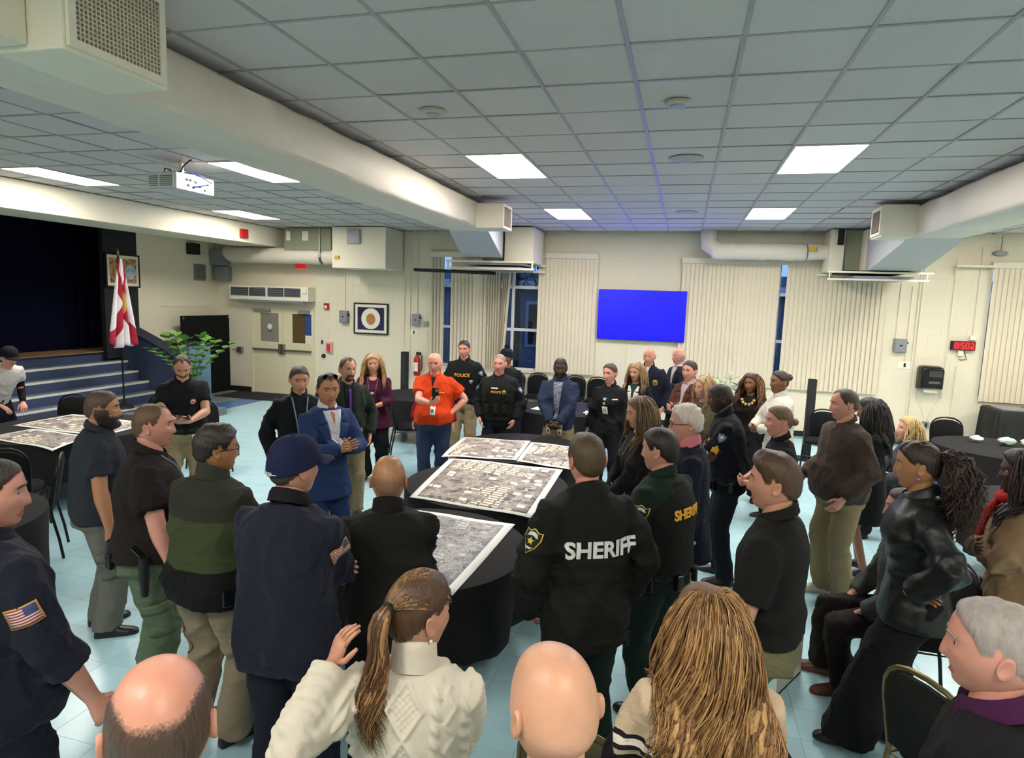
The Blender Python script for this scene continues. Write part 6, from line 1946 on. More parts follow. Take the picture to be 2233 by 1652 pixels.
def vfront(p, shirt, lap=None, tie=None, w=0.07, bot=0.16, top=0.535, lapw=0.055, part='top'):
    """shirt front in a V, lapels and tie laid on the jacket front"""
    c, X, F = p['fr'](0.36 * p['k']); U = Vector((0, 0, 1)); k = p['k']
    ax = -X; o = Vector((c.x, c.y, p['fr'](0)[0].z)); z1 = top * k; z0 = bot * k
    decal_quad(p, part, 'shirt_front', [(-0.004, z0), (0.004, z0), (w, 0.575 * k), (-w, 0.575 * k)], o, ax, U, 0.003, shirt, 8, 14)
    if tie:
        decal_quad(p, part, 'tie', [(-0.02, z0 - 0.02), (0.02, z0 - 0.02), (0.014, z1 - 0.02), (-0.014, z1 - 0.02)], o, ax, U, 0.009, tie, 4, 12)
    if lap:
        for sx in (-1, 1):
            decal_quad(p, part, 'lapel', [(sx * 0.0, z0 - .005), (sx * 0.012, z0 - 0.005), (sx * (w + lapw), z1 - 0.11), (sx * (w - 0.028), z1 - 0.09)][::1] if sx > 0 else [(-0.012, z0 - .005), (0.0, z0 - .005), (-(w - 0.028), z1 - 0.09), (-(w + lapw), z1 - 0.11)], o, ax, U, 0.007, lap, 5, 10)
            q = [(sx * (w - 0.028), z1 - 0.085), (sx * (w + lapw - .012), z1 - 0.095), (sx * (w + 0.03), z1 - 0.02), (sx * (w + 0.004), z1 - 0.015)]
            decal_quad(p, part, 'lapel', q if sx > 0 else [q[1], q[0], q[3], q[2]], o, ax, U, 0.007, lap, 4, 5)
def ex_v(*a, **kw): return lambda p: vfront(p, *a, **kw)
def shield(w, h):
    return [(-w, h * .62), (-w * .55, h * .55), (0, h * .8), (w * .55, h * .55), (w, h * .62), (w * .92, 0.0), (w * .6, -h * .55), (0, -h), (-w * .6, -h * .55), (-w * .92, 0)]
def star(r, n=5, q=0.45):
    return [((r if i % 2 == 0 else r * q) * math.sin(math.pi * i / n), (r if i % 2 == 0 else r * q) * math.cos(math.pi * i / n)) for i in range(2 * n)]
def oval(a, b, n=18): return [(a * math.cos(2 * math.pi * i / n), b * math.sin(2 * math.pi * i / n)) for i in range(n)]
def rect(a, b): return [(-a, -b), (a, -b), (a, b), (-a, b)]
def arm_point(p, si, t_, outdir):
    """point beside the upper arm for sleeve patches: returns origin, ax, ay so that the ray runs in -outdir"""
    j = p['J'][si]; c = j['S'].lerp(j['E'], t_); out = Vector(outdir).normalized()
    ay = (j['S'] - j['E']).normalized(); ay = (ay - out * ay.dot(out)).normalized()
    ax = ay.cross(out)
    return c + out * 0.25, ax, ay
def patch(p, si, t_, outdir, layers, part='top'):
    o, ax, ay = arm_point(p, si, t_, outdir); par = None
    for i, (nm, poly, m, dx, dy) in enumerate(layers):
        ob = decal_poly(p, part, nm, [(u + dx, v + dy) for u, v in poly], o, ax, ay, 0.003 + 0.0022 * i, m, 0.002, 3, parent=par)
        if par is None: par = ob
def ex_patch(*a): return lambda p: patch(p, *a)
def chest(p, x, s, layers, part='top', offz=0.0):
    c, X, F = p['fr'](s * p['k']); ax = -X; ay = Vector((0, 0, 1)); o = c + X * x + F * 0.3; par = None
    F2 = F; ay = (ay - F2 * ay.dot(F2)).normalized(); ax = ay.cross(F2)
    for i, (nm, poly, m) in enumerate(layers):
        ob = decal_poly(p, part, nm, poly, o, ax, ay, 0.003 + offz + 0.0022 * i, m, 0.002, 2, parent=par)
        if par is None: par = ob
    return par
def ex_chest(*a, **kw): return lambda p: chest(p, *a, **kw)
def lanyard(p, m, badge=True, s=0.16, part='top', bw=0.032, bh=0.05, x=0.0, bm=None):
    k = p['k']; z0 = p['fr'](0)[0].z
    c, X, F = p['fr'](0.36 * k); o = Vector((c.x, c.y, z0)); U = Vector((0, 0, 1))
    for sx in (-1, 1):
        q = [(sx * 0.004 + x, s * k), (sx * 0.004 + x + 0.012, s * k), (sx * 0.07 + 0.006, 0.55 * k), (sx * 0.07 - 0.006, 0.55 * k)]
        decal_quad(p, part, 'lanyard', q, o, -X, U, 0.004, m, 2, 12, 0.002)
    if badge:
        b_ = decal_poly(p, part, 'badge_card', [(u + x, v + s * k - bh) for u, v in rect(bw, bh)], o, -X, U, 0.007, bm or M_plast, 0.002, 2)
        decal_poly(p, part, 'badge_photo', [(u + x, v + s * k - bh) for u, v in rect(bw * .55, bh * .4)], o, -X, U, 0.0095, mat('badge_photo', '#6d6a66', 0.5), 0.001, 2, parent=b_)
def ex_lanyard(*a, **kw): return lambda p: lanyard(p, *a, **kw)
def badge_hip(p, x, s, part='bottom'):
    return chest(p, x, s, [('badge_card', rect(0.028, 0.042), M_plast), ('badge_photo', rect(0.014, 0.018), mat('badge_photo', '#6d6a66', 0.5))], part, 0.012)
def glasses(p, m, up=0.0, tint=None, out=0.0):
    hs, hm, hc = p['hs'], p['hm'], p['hc']
    T_ = lambda v: hm @ (Vector(v) * hs) + hc
    mb = MB()
    for sx in (-1, 1):
        cx = sx * 0.033
        mb.tube([T_((cx + 0.024 * math.cos(a), 0.106 + out - 0.012 * abs(cx + 0.024 * math.cos(a)) / .05, 0.010 + up + 0.018 * math.sin(a))) for a in [2 * math.pi * q / 14 for q in range(14)]], 0.0022 * hs, 6, closed=True)
        mb.tube([T_((sx * 0.057, 0.095 + out, 0.014 + up)), T_((sx * 0.079, 0.07 + out, 0.014 + up)), T_((sx * 0.083, -0.005, 0.012 + up * .6)), T_((sx * 0.082, -0.02, 0.0 + up * .6))], 0.0022 * hs, 6)
    mb.tube([T_((-0.01, 0.106 + out, 0.014 + up)), T_((0, 0.109 + out, 0.017 + up)), T_((0.01, 0.106 + out, 0.014 + up))], 0.002 * hs, 6)
    g = mb.build('glasses', m, p['root'], 60)
    if tint:
        for sx in (-1, 1):
            cx = sx * 0.033
            MB().add([T_((cx + 0.022 * math.cos(a), 0.1055 + out - 0.012 * abs(cx) / .05, 0.010 + up + 0.016 * math.sin(a))) for a in [2 * math.pi * q / 14 for q in range(14)]], [list(range(14))]).build('lens', tint, g)
def cargo(p, m, s=0.5):
    for g in p['LG']:
        sx = g['sx']; c = g['hip'].lerp(g['knee'], 0.82); ay = (g['hip'] - g['knee']).normalized(); out = Vector((sx, -0.15, 0)); out = (out - ay * out.dot(ay)).normalized(); ax = ay.cross(out)
        o = c + out * 0.3
        b_ = decal_quad(p, 'bottom', 'cargo_pocket', [(-.075, -.1), (.075, -.1), (.075, .08), (-.075, .08)], o, ax, ay, 0.004, m, 6, 6, 0.008)
        decal_quad(p, 'bottom', 'pocket_flap', [(-.08, .04), (.08, .04), (.08, .095), (-.08, .095)], o, ax, ay, 0.013, m, 6, 3, 0.005, parent=b_)
def ex_cargo(m): return lambda p: cargo(p, m)
def ex_glasses(*a, **kw): return lambda p: glasses(p, *a, **kw)
def ball_cap(p, m, brim_m=None, line=0.035, back=-0.012, th=0.014, text=None, brim=True, strap=None):
    P, NR, PH = get_head(p['fem'], p['wide'], p['jaw']); hs, hm, hc = p['hs'], p['hm'], p['hc']; Hm = np.array(hm)
    z = P[..., 2]; y = P[..., 1]
    ln = np.interp(y, [-0.09, 0.1], [back, line])
    mask = (z > ln).astype(float)
    V = P.copy(); V[..., 2] = np.maximum(z, ln)
    edge = z <= ln
    V = V + NR * (th * (1 + 0.25 * sstep(0.03, 0.09, z)))[..., None]
    V[..., 2] = np.where(edge, ln, V[..., 2])
    W = V.reshape(-1, 3) * hs @ Hm.T + np.array(hc)
    mk = mask.reshape(-1); fs = [f for f in GF if max(mk[i] for i in f) > 0]
    fs.append([(NI - 1) * NJ + j for j in range(NJ)])
    used = sorted({i for f in fs for i in f}); mp = {u: i for i, u in enumerate(used)}
    o = MB().add([W[u] for u in used], [[mp[i] for i in f] for f in fs]).build('cap', m, p['root'], 180)
    so = o.modifiers.new('t', 'SOLIDIFY'); so.thickness = 0.003; so.offset = 1
    T_ = lambda v: hm @ (Vector(v) * hs) + hc
    MB().sphere(T_((0, 0, 0.118 + th * 1.3)), 0.008, 8, 5).build('cap_button', m, o, 180)
    if brim:
        vs = []; n = 14
        for i in range(n + 1):
            a = R(-62 + 124 * i / n)
            for q in range(5):
                e = q / 4; r_ = 0.1 + 0.072 * e * math.cos(a * 0.75)
                vs.append(T_((math.sin(a) * (0.083 + 0.012 * e), 0.012 + math.cos(a) * (r_ if abs(a) < 3 else 0), line - 0.008 * e - 0.012 * (math.sin(a) ** 2) - 0.010 * e)))
        fs = []
        for i in range(n):
            for q in range(4):
                a = i * 5 + q; fs.append((a, a + 1, a + 6, a + 5))
        b_ = MB().add(vs, fs).build('brim', brim_m or m, o, 180); so = b_.modifiers.new('t', 'SOLIDIFY'); so.thickness = 0.004
    if strap:
        me = TEXTS[strap[0]].copy()
        R0 = 0.1105 + th
        for v in me.vertices:
            a = -v.co.x / 0.09
            q = Vector((math.sin(a) * (0.0755 + th + .004), -math.cos(a) * (0.0965 + th + .004), back + 0.012 + v.co.y + 0.005 * 0))
            q += Vector((math.sin(a), -math.cos(a), 0)) * v.co.z
            v.co = T_(q)
        me.materials.clear(); me.materials.append(strap[1]); link('lettering', me, o)
    return o
def ex_cap(*a, **kw): return lambda p: ball_cap(p, *a, **kw)
def held(p, si, size, m, name, off=(0.03, 0.06, 0.0), label=None):
    """something small held in the hand (a thing of its own)"""
    j = p['J'][si]; th = j['d'].cross(j['n']) * j['sx']
    c = j['W'] + j['d'] * off[1] + j['n'] * off[0] + th * off[2]
    return c, j['d'], j['n'], th
# ================================================================== PEOPLE: who stands where
def bands(name, base, segs, rough=0.85, axis='Z'):
    """garment colour blocks by height on the wearer"""
    if name in MATS: return MATS[name]
    m = cloth(name, base, rough); nt = m.node_tree; b = nt.nodes['Principled BSDF']
    src = b.inputs['Base Color'].links[0].from_socket
    tc = nt.nodes.new('ShaderNodeTexCoord'); sp = nt.nodes.new('ShaderNodeSeparateXYZ'); nt.links.new(tc.outputs['Object'], sp.inputs[0])
    for z0, z1, c in segs:
        a = nt.nodes.new('ShaderNodeMath'); a.operation = 'GREATER_THAN'; a.inputs[1].default_value = z0; nt.links.new(sp.outputs[axis], a.inputs[0])
        d = nt.nodes.new('ShaderNodeMath'); d.operation = 'LESS_THAN'; d.inputs[1].default_value = z1; nt.links.new(sp.outputs[axis], d.inputs[0])
        e = nt.nodes.new('ShaderNodeMath'); e.operation = 'MULTIPLY'; nt.links.new(a.outputs[0], e.inputs[0]); nt.links.new(d.outputs[0], e.inputs[1])
        x = nt.nodes.new('ShaderNodeMix'); x.data_type = 'RGBA'; nt.links.new(e.outputs[0], x.inputs['Factor']); nt.links.new(src, x.inputs['A']); x.inputs['B'].default_value = (*lin(c), 1); src = x.outputs['Result']
    nt.links.new(src, b.inputs['Base Color'])
    return m
C = cloth
S_L, S_P, S_T, S_B, S_D, S_O = '#c08a70', '#cc8f7c', '#b07a58', '#7d5238', '#4a3026', '#a8764f'
m_gold = mat('badge_gold', '#b08a34', 0.35, metal=0.6, var=0.1)
m_silver = mat('badge_silver', '#a9aaa8', 0.35, metal=0.6, var=0.1)
m_yel = mat('thread_yellow', '#d8c24a', 0.7); m_wht = mat('thread_white', '#d6d4d0', 0.7); m_orn = mat('thread_amber', '#e0a02c', 0.6)
m_pblue = mat('patch_blue_grey', '#6d8296', 0.7, var=0.2, vscale=40)
m_shirt = C('dress_shirt_white', '#c9cad4', 0.7)
def usflag():
    m = mat('flag_patch_print', '#ffffff', 0.8); nt = m.node_tree; b = nt.nodes['Principled BSDF']
    u = nt.nodes.new('ShaderNodeUVMap'); s = nt.nodes.new('ShaderNodeSeparateXYZ'); nt.links.new(u.outputs[0], s.inputs[0])
    def mt(op, a, b2=None):
        n_ = nt.nodes.new('ShaderNodeMath'); n_.operation = op
        for i, q in enumerate((a, b2)):
            if q is None: continue
            if isinstance(q, (int, float)): n_.inputs[i].default_value = q
            else: nt.links.new(q, n_.inputs[i])
        return n_.outputs[0]
    st = mt('GREATER_THAN', mt('FRACT', mt('MULTIPLY', s.outputs[1], 6.5)), 0.5)
    can = mt('MULTIPLY', mt('GREATER_THAN', s.outputs[0], 0.6), mt('GREATER_THAN', s.outputs[1], 0.46))
    a = nt.nodes.new('ShaderNodeMix'); a.data_type = 'RGBA'; nt.links.new(st, a.inputs['Factor']); a.inputs['A'].default_value = (*lin('#8a2230'), 1); a.inputs['B'].default_value = (*lin('#c9bcb4'), 1)
    c = nt.nodes.new('ShaderNodeMix'); c.data_type = 'RGBA'; nt.links.new(can, c.inputs['Factor']); nt.links.new(a.outputs['Result'], c.inputs['A']); c.inputs['B'].default_value = (*lin('#39406e'), 1)
    nt.links.new(c.outputs['Result'], b.inputs['Base Color'])
    return m
M_usflag = usflag()
def flag_patch(si, t_, outd, w=0.047, h=0.031):
    def f(p):
        o, ax, ay = arm_point(p, si, t_, outd)
        b_ = decal_quad(p, 'top', 'flag_patch', [(-w - .005, -h - .005), (w + .005, -h - .005), (w + .005, h + .005), (-w - .005, h + .005)], o, ax, ay, 0.003, mat('thread_gold', '#b98a3c', 0.7), 5, 5, 0.002)
        decal_quad(p, 'top', 'flag_print', [(-w, -h), (w, -h), (w, h), (-w, h)], o, ax, ay, 0.0055, M_usflag, 5, 5, 0.001, parent=b_, uv=True)
    return f
def sheriff_patch(si, t_, outd):
    return ex_patch(si, t_, outd, [('sleeve_patch', shield(0.047, 0.062), m_yel, 0, 0), ('patch_field', shield(0.042, 0.056), mat('patch_black', '#15150f', 0.8), 0, 0),
                                   ('patch_arc', [(-.030, .012), (-.022, .03), (0, .038), (.022, .03), (.030, .012), (.022, .016), (0, .028), (-.022, .016)], m_wht, 0, -.002), ('patch_star', star(0.019), m_yel, 0, -0.006), ('patch_scroll', [(-.022, -.026), (-.01, -.036), (.01, -.036), (.022, -.026), (.01, -.028), (-.01, -.028)], m_wht, 0, -.004)])
def police_patch(si, t_, outd, chev=0):
    def f(p):
        patch(p, si, t_, outd, [('sleeve_patch', shield(0.036, 0.05), mat('patch_edge', '#30363f', 0.8), 0, 0), ('patch_field', shield(0.032, 0.045), m_pblue, 0, 0), ('patch_seal', oval(0.014, 0.016), m_silver, 0, 0.004)])
        for c_ in range(chev):
            patch(p, si, t_ + 0.32, outd, [('chevron', [(-.03, -.02 - .018 * c_), (0, .012 - .018 * c_), (.03, -.02 - .018 * c_), (.03, -.008 - .018 * c_), (0, .024 - .018 * c_), (-.03, -.008 - .018 * c_)], m_orn, 0, 0)])
    return f
def vest(p, m, s0=0.02, s1=0.47, ease=0.034, name='vest', bag=0.0):
    T = p['T']; rings_ = []
    I = lambda s: [float(np.interp(s, [r_[0] for r_ in T], [r_[q] for r_ in T])) for q in (1, 2, 3)]
    for s, f in ((s0, 0.97), (s0 + .01, 1), (0.1, 1), (0.2, 1), (0.3, 0.985), (0.38, 0.93), (0.43, 0.87), (0.47, 0.80), (0.505, 0.74), (0.53, 0.72), (0.545, 0.62)):
        w, d, yo = I(s)
        rings_.append(p['ringat'](s, w * f, d, yo, ease, 40))
    mb = MB().rings(rings_); ob = mb.build(name, m, p['root'], 55)
    p['bvh']['vest'] = BVHTree.FromPolygons([Vector(v) for v in mb.v], mb.f)
    return ob
def ex_vest(m, **kw): return lambda p: vest(p, m, **kw)
def text_on(key, part, s, m, back=False, x=0.0, off=0.004, plate=None, tilt=0.0):
    def f(p):
        c, X, F = p['fr'](s * p['k']); sg = -1 if back else 1
        ax = X if back else -X; ay = Vector((0, 0, 1)); N_ = F * sg
        ay = (ay - N_ * ay.dot(N_)).normalized(); ax = ay.cross(N_)
        o = c + X * x + N_ * 0.3
        if plate: decal_poly(p, part, 'name_panel', rect(*plate[0]), o, ax, ay, off - 0.002, plate[1], 0.002, 3)
        decal_text(p, part, key, o, ax, ay, off, m)
    return f
def pouches(p, m, part='vest'):
    for ang, s, sz in ((-30, 0.14, (.075, .035, .11)), (0, 0.15, (.07, .035, .12)), (30, 0.14, (.075, .035, .11)), (-38, 0.3, (.07, .03, .09)), (38, 0.3, (.06, .03, .12))):
        gear(p, s, ang, sz, m, 'pouch', 0.036)
def ex_pouches(m): return lambda p: pouches(p, m)
duty = [ex_belt(mat('duty_belt_black', '#0c0c0d', 0.5), s=-0.01, h=0.055, ease=0.026)]
def duty_gear(*angs): return lambda p: [gear(p, -0.02, a, (.05, .035, .09), M_blackgloss, 'belt_pouch', 0.03) for a in angs]

def armsleeve(p):
    for j in p['J'].values():
        S, E, W = j['S'], j['E'], j['W']
        MB().tube([S.lerp(E, .45), S.lerp(E, .8), E, E.lerp(W, .3), E.lerp(W, .7), E.lerp(W, .97)], [.05, .048, .046, .046, .04, .032], 14).build('arm_sleeve', C('sleeve_black', '#0e0e12'), p['root'], 180)
# garments
def poloT(m, **kw): d = dict(mat=m, sleeve=0.33, ease=0.02, hem=-0.02, name='polo_shirt', loose=0.008, bag=0.012); d.update(kw); return d
def jacketT(m, **kw): d = dict(mat=m, sleeve=1.0, ease=0.026, hem=-0.10, name='jacket', loose=0.008, folds=0.0045); d.update(kw); return d
def blazerT(m, **kw): d = dict(mat=m, sleeve=1.0, ease=0.024, hem=-0.20, name='blazer', loose=0.004, folds=0.003, flare=0.10); d.update(kw); return d
def pants(m, **kw): d = dict(mat=m, ease=0.012, wide=0.012, folds=0.0045); d.update(kw); return d
K = C('khaki_twill', '#8f7f60'); KB = C('black_trouser_cloth', '#121214'); NV = C('navy_trouser_cloth', '#151926'); GR = C('grey_cargo_cloth', '#66665f'); GN = C('olive_drab_cloth', '#576650')
TAN = C('tan_cargo_cloth', '#8a7c66'); DG = C('deep_green_cloth', '#0f201a'); JN = C('denim_blue', '#2e3a58'); KH2 = C('khaki_brown_cloth', '#8c7c5e')

# --- left side ------------------------------------------------------------------------------------------------
person('man in white T-shirt, black sleeves and black cap bending over the left map table', -8.5, 6.1, 1.76, 96, lean=(28, 42), pelvis=(0, -0.12, 0.9), head=(5, 15), skin=S_P,
       arms=(((0.16, 0.42, 0.92), (0.6, -1, 0), (0, 0, -1), None, 0.3), ((0.18, 0.3, 0.9), (0.6, -1, 0), (0, 0, -1), None, 0.3)), hair=dict(style='short', color='#5a4a40', th=0.008),
       top=dict(mat=C('tshirt_white', '#c9c6be'), sleeve=0.3, ease=0.018, hem=-0.1, name='t_shirt'), bottom=pants(C('dark_trousers_a', '#15161c')),
       extras=[ex_cap(C('cap_black', '#10121c')), armsleeve])
person('man in black polo with round crest looking down at a phone, khaki trousers', -5.12, 5.56, 1.76, 138, build=1.12, belly=0.06, head=(0, 32), lean=(2, 14), skin=S_L, arms=('phone', 'phone'),
       hair=dict(style='receding', color='#33261f', th=0.009, line=0.004), beard=dict(color='#4a3a30', th=0.004), top=poloT(C('polo_black', '#0d0e12')), bottom=pants(K),
       extras=[ex_collar(C('polo_black', '#0d0e12')), ex_belt(M_black), ex_chest(-0.09, 0.36, [('crest', oval(0.03, 0.03), mat('crest_red', '#a04048', 0.6)), ('crest_ring', oval(0.021, 0.021), m_wht), ('crest_core', oval(0.014, 0.014), mat('crest_red', '#a04048', 0.6))]), lambda p: badge_hip(p, -0.1, -0.06)])
person('bearded man in slate short sleeve shirt with grey cargo trousers', -3.84, 3.36, 1.72, 42, build=1.2, belly=0.03, head=(8, 0), skin=S_T, arms=('side', 'side'), jaw=1.05,
       hair=dict(style='short', color='#4a3628', th=0.006), beard=dict(color='#2e1f18', th=0.024, top=-0.026), top=poloT(C('shirt_slate', '#272c33'), hem=-0.07, name='shirt'), bottom=pants(GR, wide=0.02), shoes='#15120f',
       extras=[ex_collar(C('shirt_slate', '#272c33')), ex_cargo(GR)])
person('man in dark brown polo, green cargo trousers and gun belt, left of the olive jacket', -2.95, 2.89, 1.77, 48, build=1.3, belly=0.06, head=(6, 0), skin=S_P, arms=(((0.34, 0.12, 0.88), (0.5, -1, 0), (-1, 0, 0), None, 0.45), 'relaxed'),
       hair=dict(style='receding', color='#5a4028', th=0.007), top=poloT(C('polo_brown_black', '#1b1614'), loose=0.015, bag=0.03), bottom=pants(GN, wide=0.022), shoes='#15120f',
       extras=[ex_collar(C('polo_brown_black', '#1b1614'), r=0.02), *duty, ex_holster(95), duty_gear(40, 150, 200, -60), ex_chest(0.10, 0.38, [('name_tag', rect(0.035, 0.006), m_yel)]), ex_lanyard(mat('lanyard_grey', '#6a6a70', 0.6), badge=True, s=0.2), ex_cargo(GN)])
person('man in olive and black jacket with glasses, tan cargo trousers, arms crossed', -2.33, 2.68, 1.73, 10, build=1.22, belly=0.04, head=(26, 2), skin=S_O, arms=('crossed', 'crossed2'),
       hair=dict(style='short', color='#241a15', th=0.018, rough=0.3, freq=110), top=jacketT(bands('jacket_olive_blocks', '#2b2b22', [(0.0, 1.015, '#0d0d0c'), (1.015, 1.27, '#3a4226')]), hem=-0.09, loose=0.018, bag=0.03), bottom=pants(TAN, wide=0.022), shoes='#15120f',
       extras=[ex_collar(C('collar_olive', '#35362a'), h=0.05, fold=0.0, gap=0.3, r=0.016), ex_glasses(mat('glasses_black', '#14121a', 0.3)), ex_holster(80), duty_gear(120), ex_cargo(TAN)])
person('man in navy cap and navy sweatshirt with flag sleeve patch, seen from behind', -1.56, 2.24, 1.83, 358, build=1.1, head=(22, 0), skin=S_L, arms=('crossed', 'crossed2'), hair=dict(style='short', color='#3a2a20', th=0.006),
       top=jacketT(C('sweat_navy', '#161828', sheen=0.04), hem=-0.11, name='sweatshirt', bag=0.02, loose=0.012), bottom=pants(NV, wide=0.016),
       extras=[ex_collar(C('collar_black', '#101014'), h=0.042, fold=0.05, r=0.02, flare=0.016), ex_cap(C('cap_navy', '#151b3a'), strap=('cap_text', m_wht)), flag_patch('R', 0.38, (1, -0.55, 0))])
person('bald man in black jacket standing at the nearest map table, seen from behind', -1.3, 2.66, 1.67, 338, build=1.1, head=(0, 4), skin=S_O, arms=('crossed', 'crossed2'), hair=dict(style='none', color='#6a5344', stubble=0.045),
       top=jacketT(C('jacket_black', '#14120f'), hem=-0.12), bottom=pants(KB), extras=[ex_collar(C('jacket_black', '#14120f'), h=0.05, fold=0.0, gap=0.4, r=0.012)])
# --- behind the left of the tables ---------------------------------------------------------------------------
person('speaker in blue suit and open white shirt, sunglasses on his head, hands together', -2.83, 4.62, 1.78, 122, build=1.0, head=(14, 4), skin=S_T, jaw=1.08, wide=1.03,
       arms=(((0.035, 0.33, 1.19), (1, -0.2, -0.9), (-1, 0, 0.1), (-0.45, 0.75, 0.45), 0.22), ((0.035, 0.33, 1.19), (1, -0.2, -0.9), (-1, 0, 0.1), (-0.45, 0.75, 0.45), 0.3)),
       hair=dict(style='receding', color='#2f221b', th=0.011, crest=0.008, line=-0.008), top=blazerT(C('suit_blue', '#22365f')), bottom=pants(C('suit_blue', '#22365f'), wide=0.004),
       extras=[ex_v(m_shirt, C('suit_blue_lapel', '#263b68'), None, w=0.085, bot=0.13), lambda p: chest(p, 0, 0.50, [('open_neck', [(-.022, .045), (.022, .045), (0.0, -.05)], skin('skin_' + S_T.lstrip('#'), S_T))], 'top', 0.006), ex_collar(m_shirt, h=0.04, gap=0.9, fold=0.05, r=0.008, flare=0.014), ex_glasses(mat('sunglass_black', '#0b0a0a', 0.25), up=0.104, out=-0.034, tint=mat('sunglass_lens', '#120e0c', 0.1))])
person('man in black fleece with blue lanyard behind the speaker', -3.42, 5.12, 1.77, 140, head=(-4, 10), skin=S_L, arms=('pocket', 'pocket'), hair=dict(style='short', color='#3a2c22', th=0.008), top=jacketT(C('fleece_black', '#0c0d12', sheen=0.04)), bottom=pants(C('dark_jeans', '#1a2030')),
       extras=[ex_collar(C('fleece_black', '#0c0d12'), h=0.045, fold=0.0, gap=0.4), ex_lanyard(mat('lanyard_blue', '#6f8499', 0.6), badge=False, s=0.1), ex_chest(-0.1, 0.38, [('logo_mark', rect(0.03, 0.005), m_wht)])])
person('man in dark green jacket with purple tie and khaki trousers', -3.44, 6.02, 1.77, 135, head=(-8, 2), skin=S_L, arms=('side', 'pocket'), hair=dict(style='receding', color='#3b2a20', th=0.009), beard=dict(color='#4a3226', th=0.006, goatee=True),
       top=jacketT(C('jacket_dark_green', '#1e2820'), hem=-0.14), bottom=pants(K), shoes='#4a3a2a', extras=[ex_v(C('shirt_black', '#121016'), None, C('tie_purple', '#4a2a7c', 0.6), w=0.07, bot=0.0), ex_collar(C('jacket_dark_green', '#1e2820'), h=0.035, gap=1.0, fold=0.06, r=0.016, flare=0.02)])
person('woman with long blonde hair in maroon top holding a red capped bottle', -3.84, 7.42, 1.67, 160, fem=True, build=1.1, skin=S_L, arms=('claspmid', 'claspmid'), hair=dict(style='full', color='#b08a5e', colors=['#b08a5e', '#c9a676', '#95714a'], th=0.018, locks=456, length=0.34, lr=0.0045),
       top=dict(mat=C('top_maroon', '#43122e'), sleeve=0.82, ease=0.022, hem=-0.17, name='blouse', flare=0.12), bottom=pants(KB, wide=0.03),
       extras=[ex_lanyard(mat('lanyard_plum', '#6a3a5c', 0.6), badge=True, s=0.13), lambda p: chest(p, 0, 0.535, [('neckline', oval(0.05, 0.035), skin('skin_' + S_L.lstrip('#'), S_L))], 'top', 0.004), ex_chest(0.0, 0.34, [('name_tag', rect(0.02, 0.014), m_wht)])])
person('person with fair hair in a red top half hidden behind the man in orange', -3.12, 7.75, 1.64, 172, fem=True, skin=S_P, hair=dict(style='short', color='#c3a98c', th=0.014, rough=0.3), arms=('side', 'side'), top=jacketT(C('top_red', '#7c141e'), name='top'), bottom=pants(KB))
person('balding man in orange shirt and blue jeans holding up a phone', -2.9, 7.2, 1.77, 168, build=1.12, belly=0.10, head=(0, 6), skin=S_P, arms=(((-0.02, 0.36, 1.20), (1, -0.3, -0.7), (-0.3, -0.2, 1), (-0.7, 0.5, 0.3), 0.5), 'hip'), wide=1.04,
       hair=dict(style='short', color='#b59a86', th=0.006, bald=0.03), top=poloT(C('shirt_orange', '#c83c0c', var=0.06), loose=0.012, bag=0.02), bottom=pants(JN),
       extras=[ex_collar(C('shirt_orange', '#c83c0c')), lambda p: chest(p, 0.0, 0.49, [('undershirt', [(-.03, .06), (.03, .06), (0.0, -.05)], C('shirt_black', '#121016'))], 'top', 0.004), lambda p: chest(p, -0.02, 0.16, [('badge_card', rect(0.032, 0.05), M_plast), ('badge_photo', rect(0.016, 0.02), mat('badge_photo', '#6d6a66', 0.5))], 'top', 0.006),
               ex_chest(-0.11, 0.37, [('logo_mark', rect(0.035, 0.006), m_orn)])])
person('tall officer in black jacket with yellow lettering behind the man in orange', -3.02, 8.62, 1.84, 172, build=1.12, head=(2, 4), skin=S_P, arms=('side', 'pocket'), hair=dict(style='short', color='#221c1c', th=0.007), top=jacketT(C('police_jacket', '#0e0f12'), hem=-0.06), bottom=pants(K, wide=0.02), extras=[text_on('police', 'top', 0.37, m_orn, off=0.006), ex_collar(C('police_jacket', '#0e0f12'), h=0.045, gap=0.8, fold=0.05, r=0.016), *duty, police_patch('L', 0.35, (-0.4, 1, 0)), ex_chest(-0.13, 0.28, [('badge', shield(.025, .035), m_silver)])])
person('person in dark knit hat half hidden behind the officer in the vest', -2.5, 9.1, 1.70, 195, skin=S_B, arms=('side', 'side'), top=jacketT(C('coat_dark', '#15161c')), bottom=pants(KB), extras=[lambda p: (ball_cap(p, C('beanie_navy', '#12142a', bump=0.8, bscale=120), line=0.04, back=-0.03, th=0.018, brim=False), MB().sphere(p['hm'] @ (Vector((0, -0.01, 0.16)) * p['hs']) + p['hc'], 0.045, 12, 8).build('pompom', C('beanie_navy', '#12142a'), p['root'], 180))])
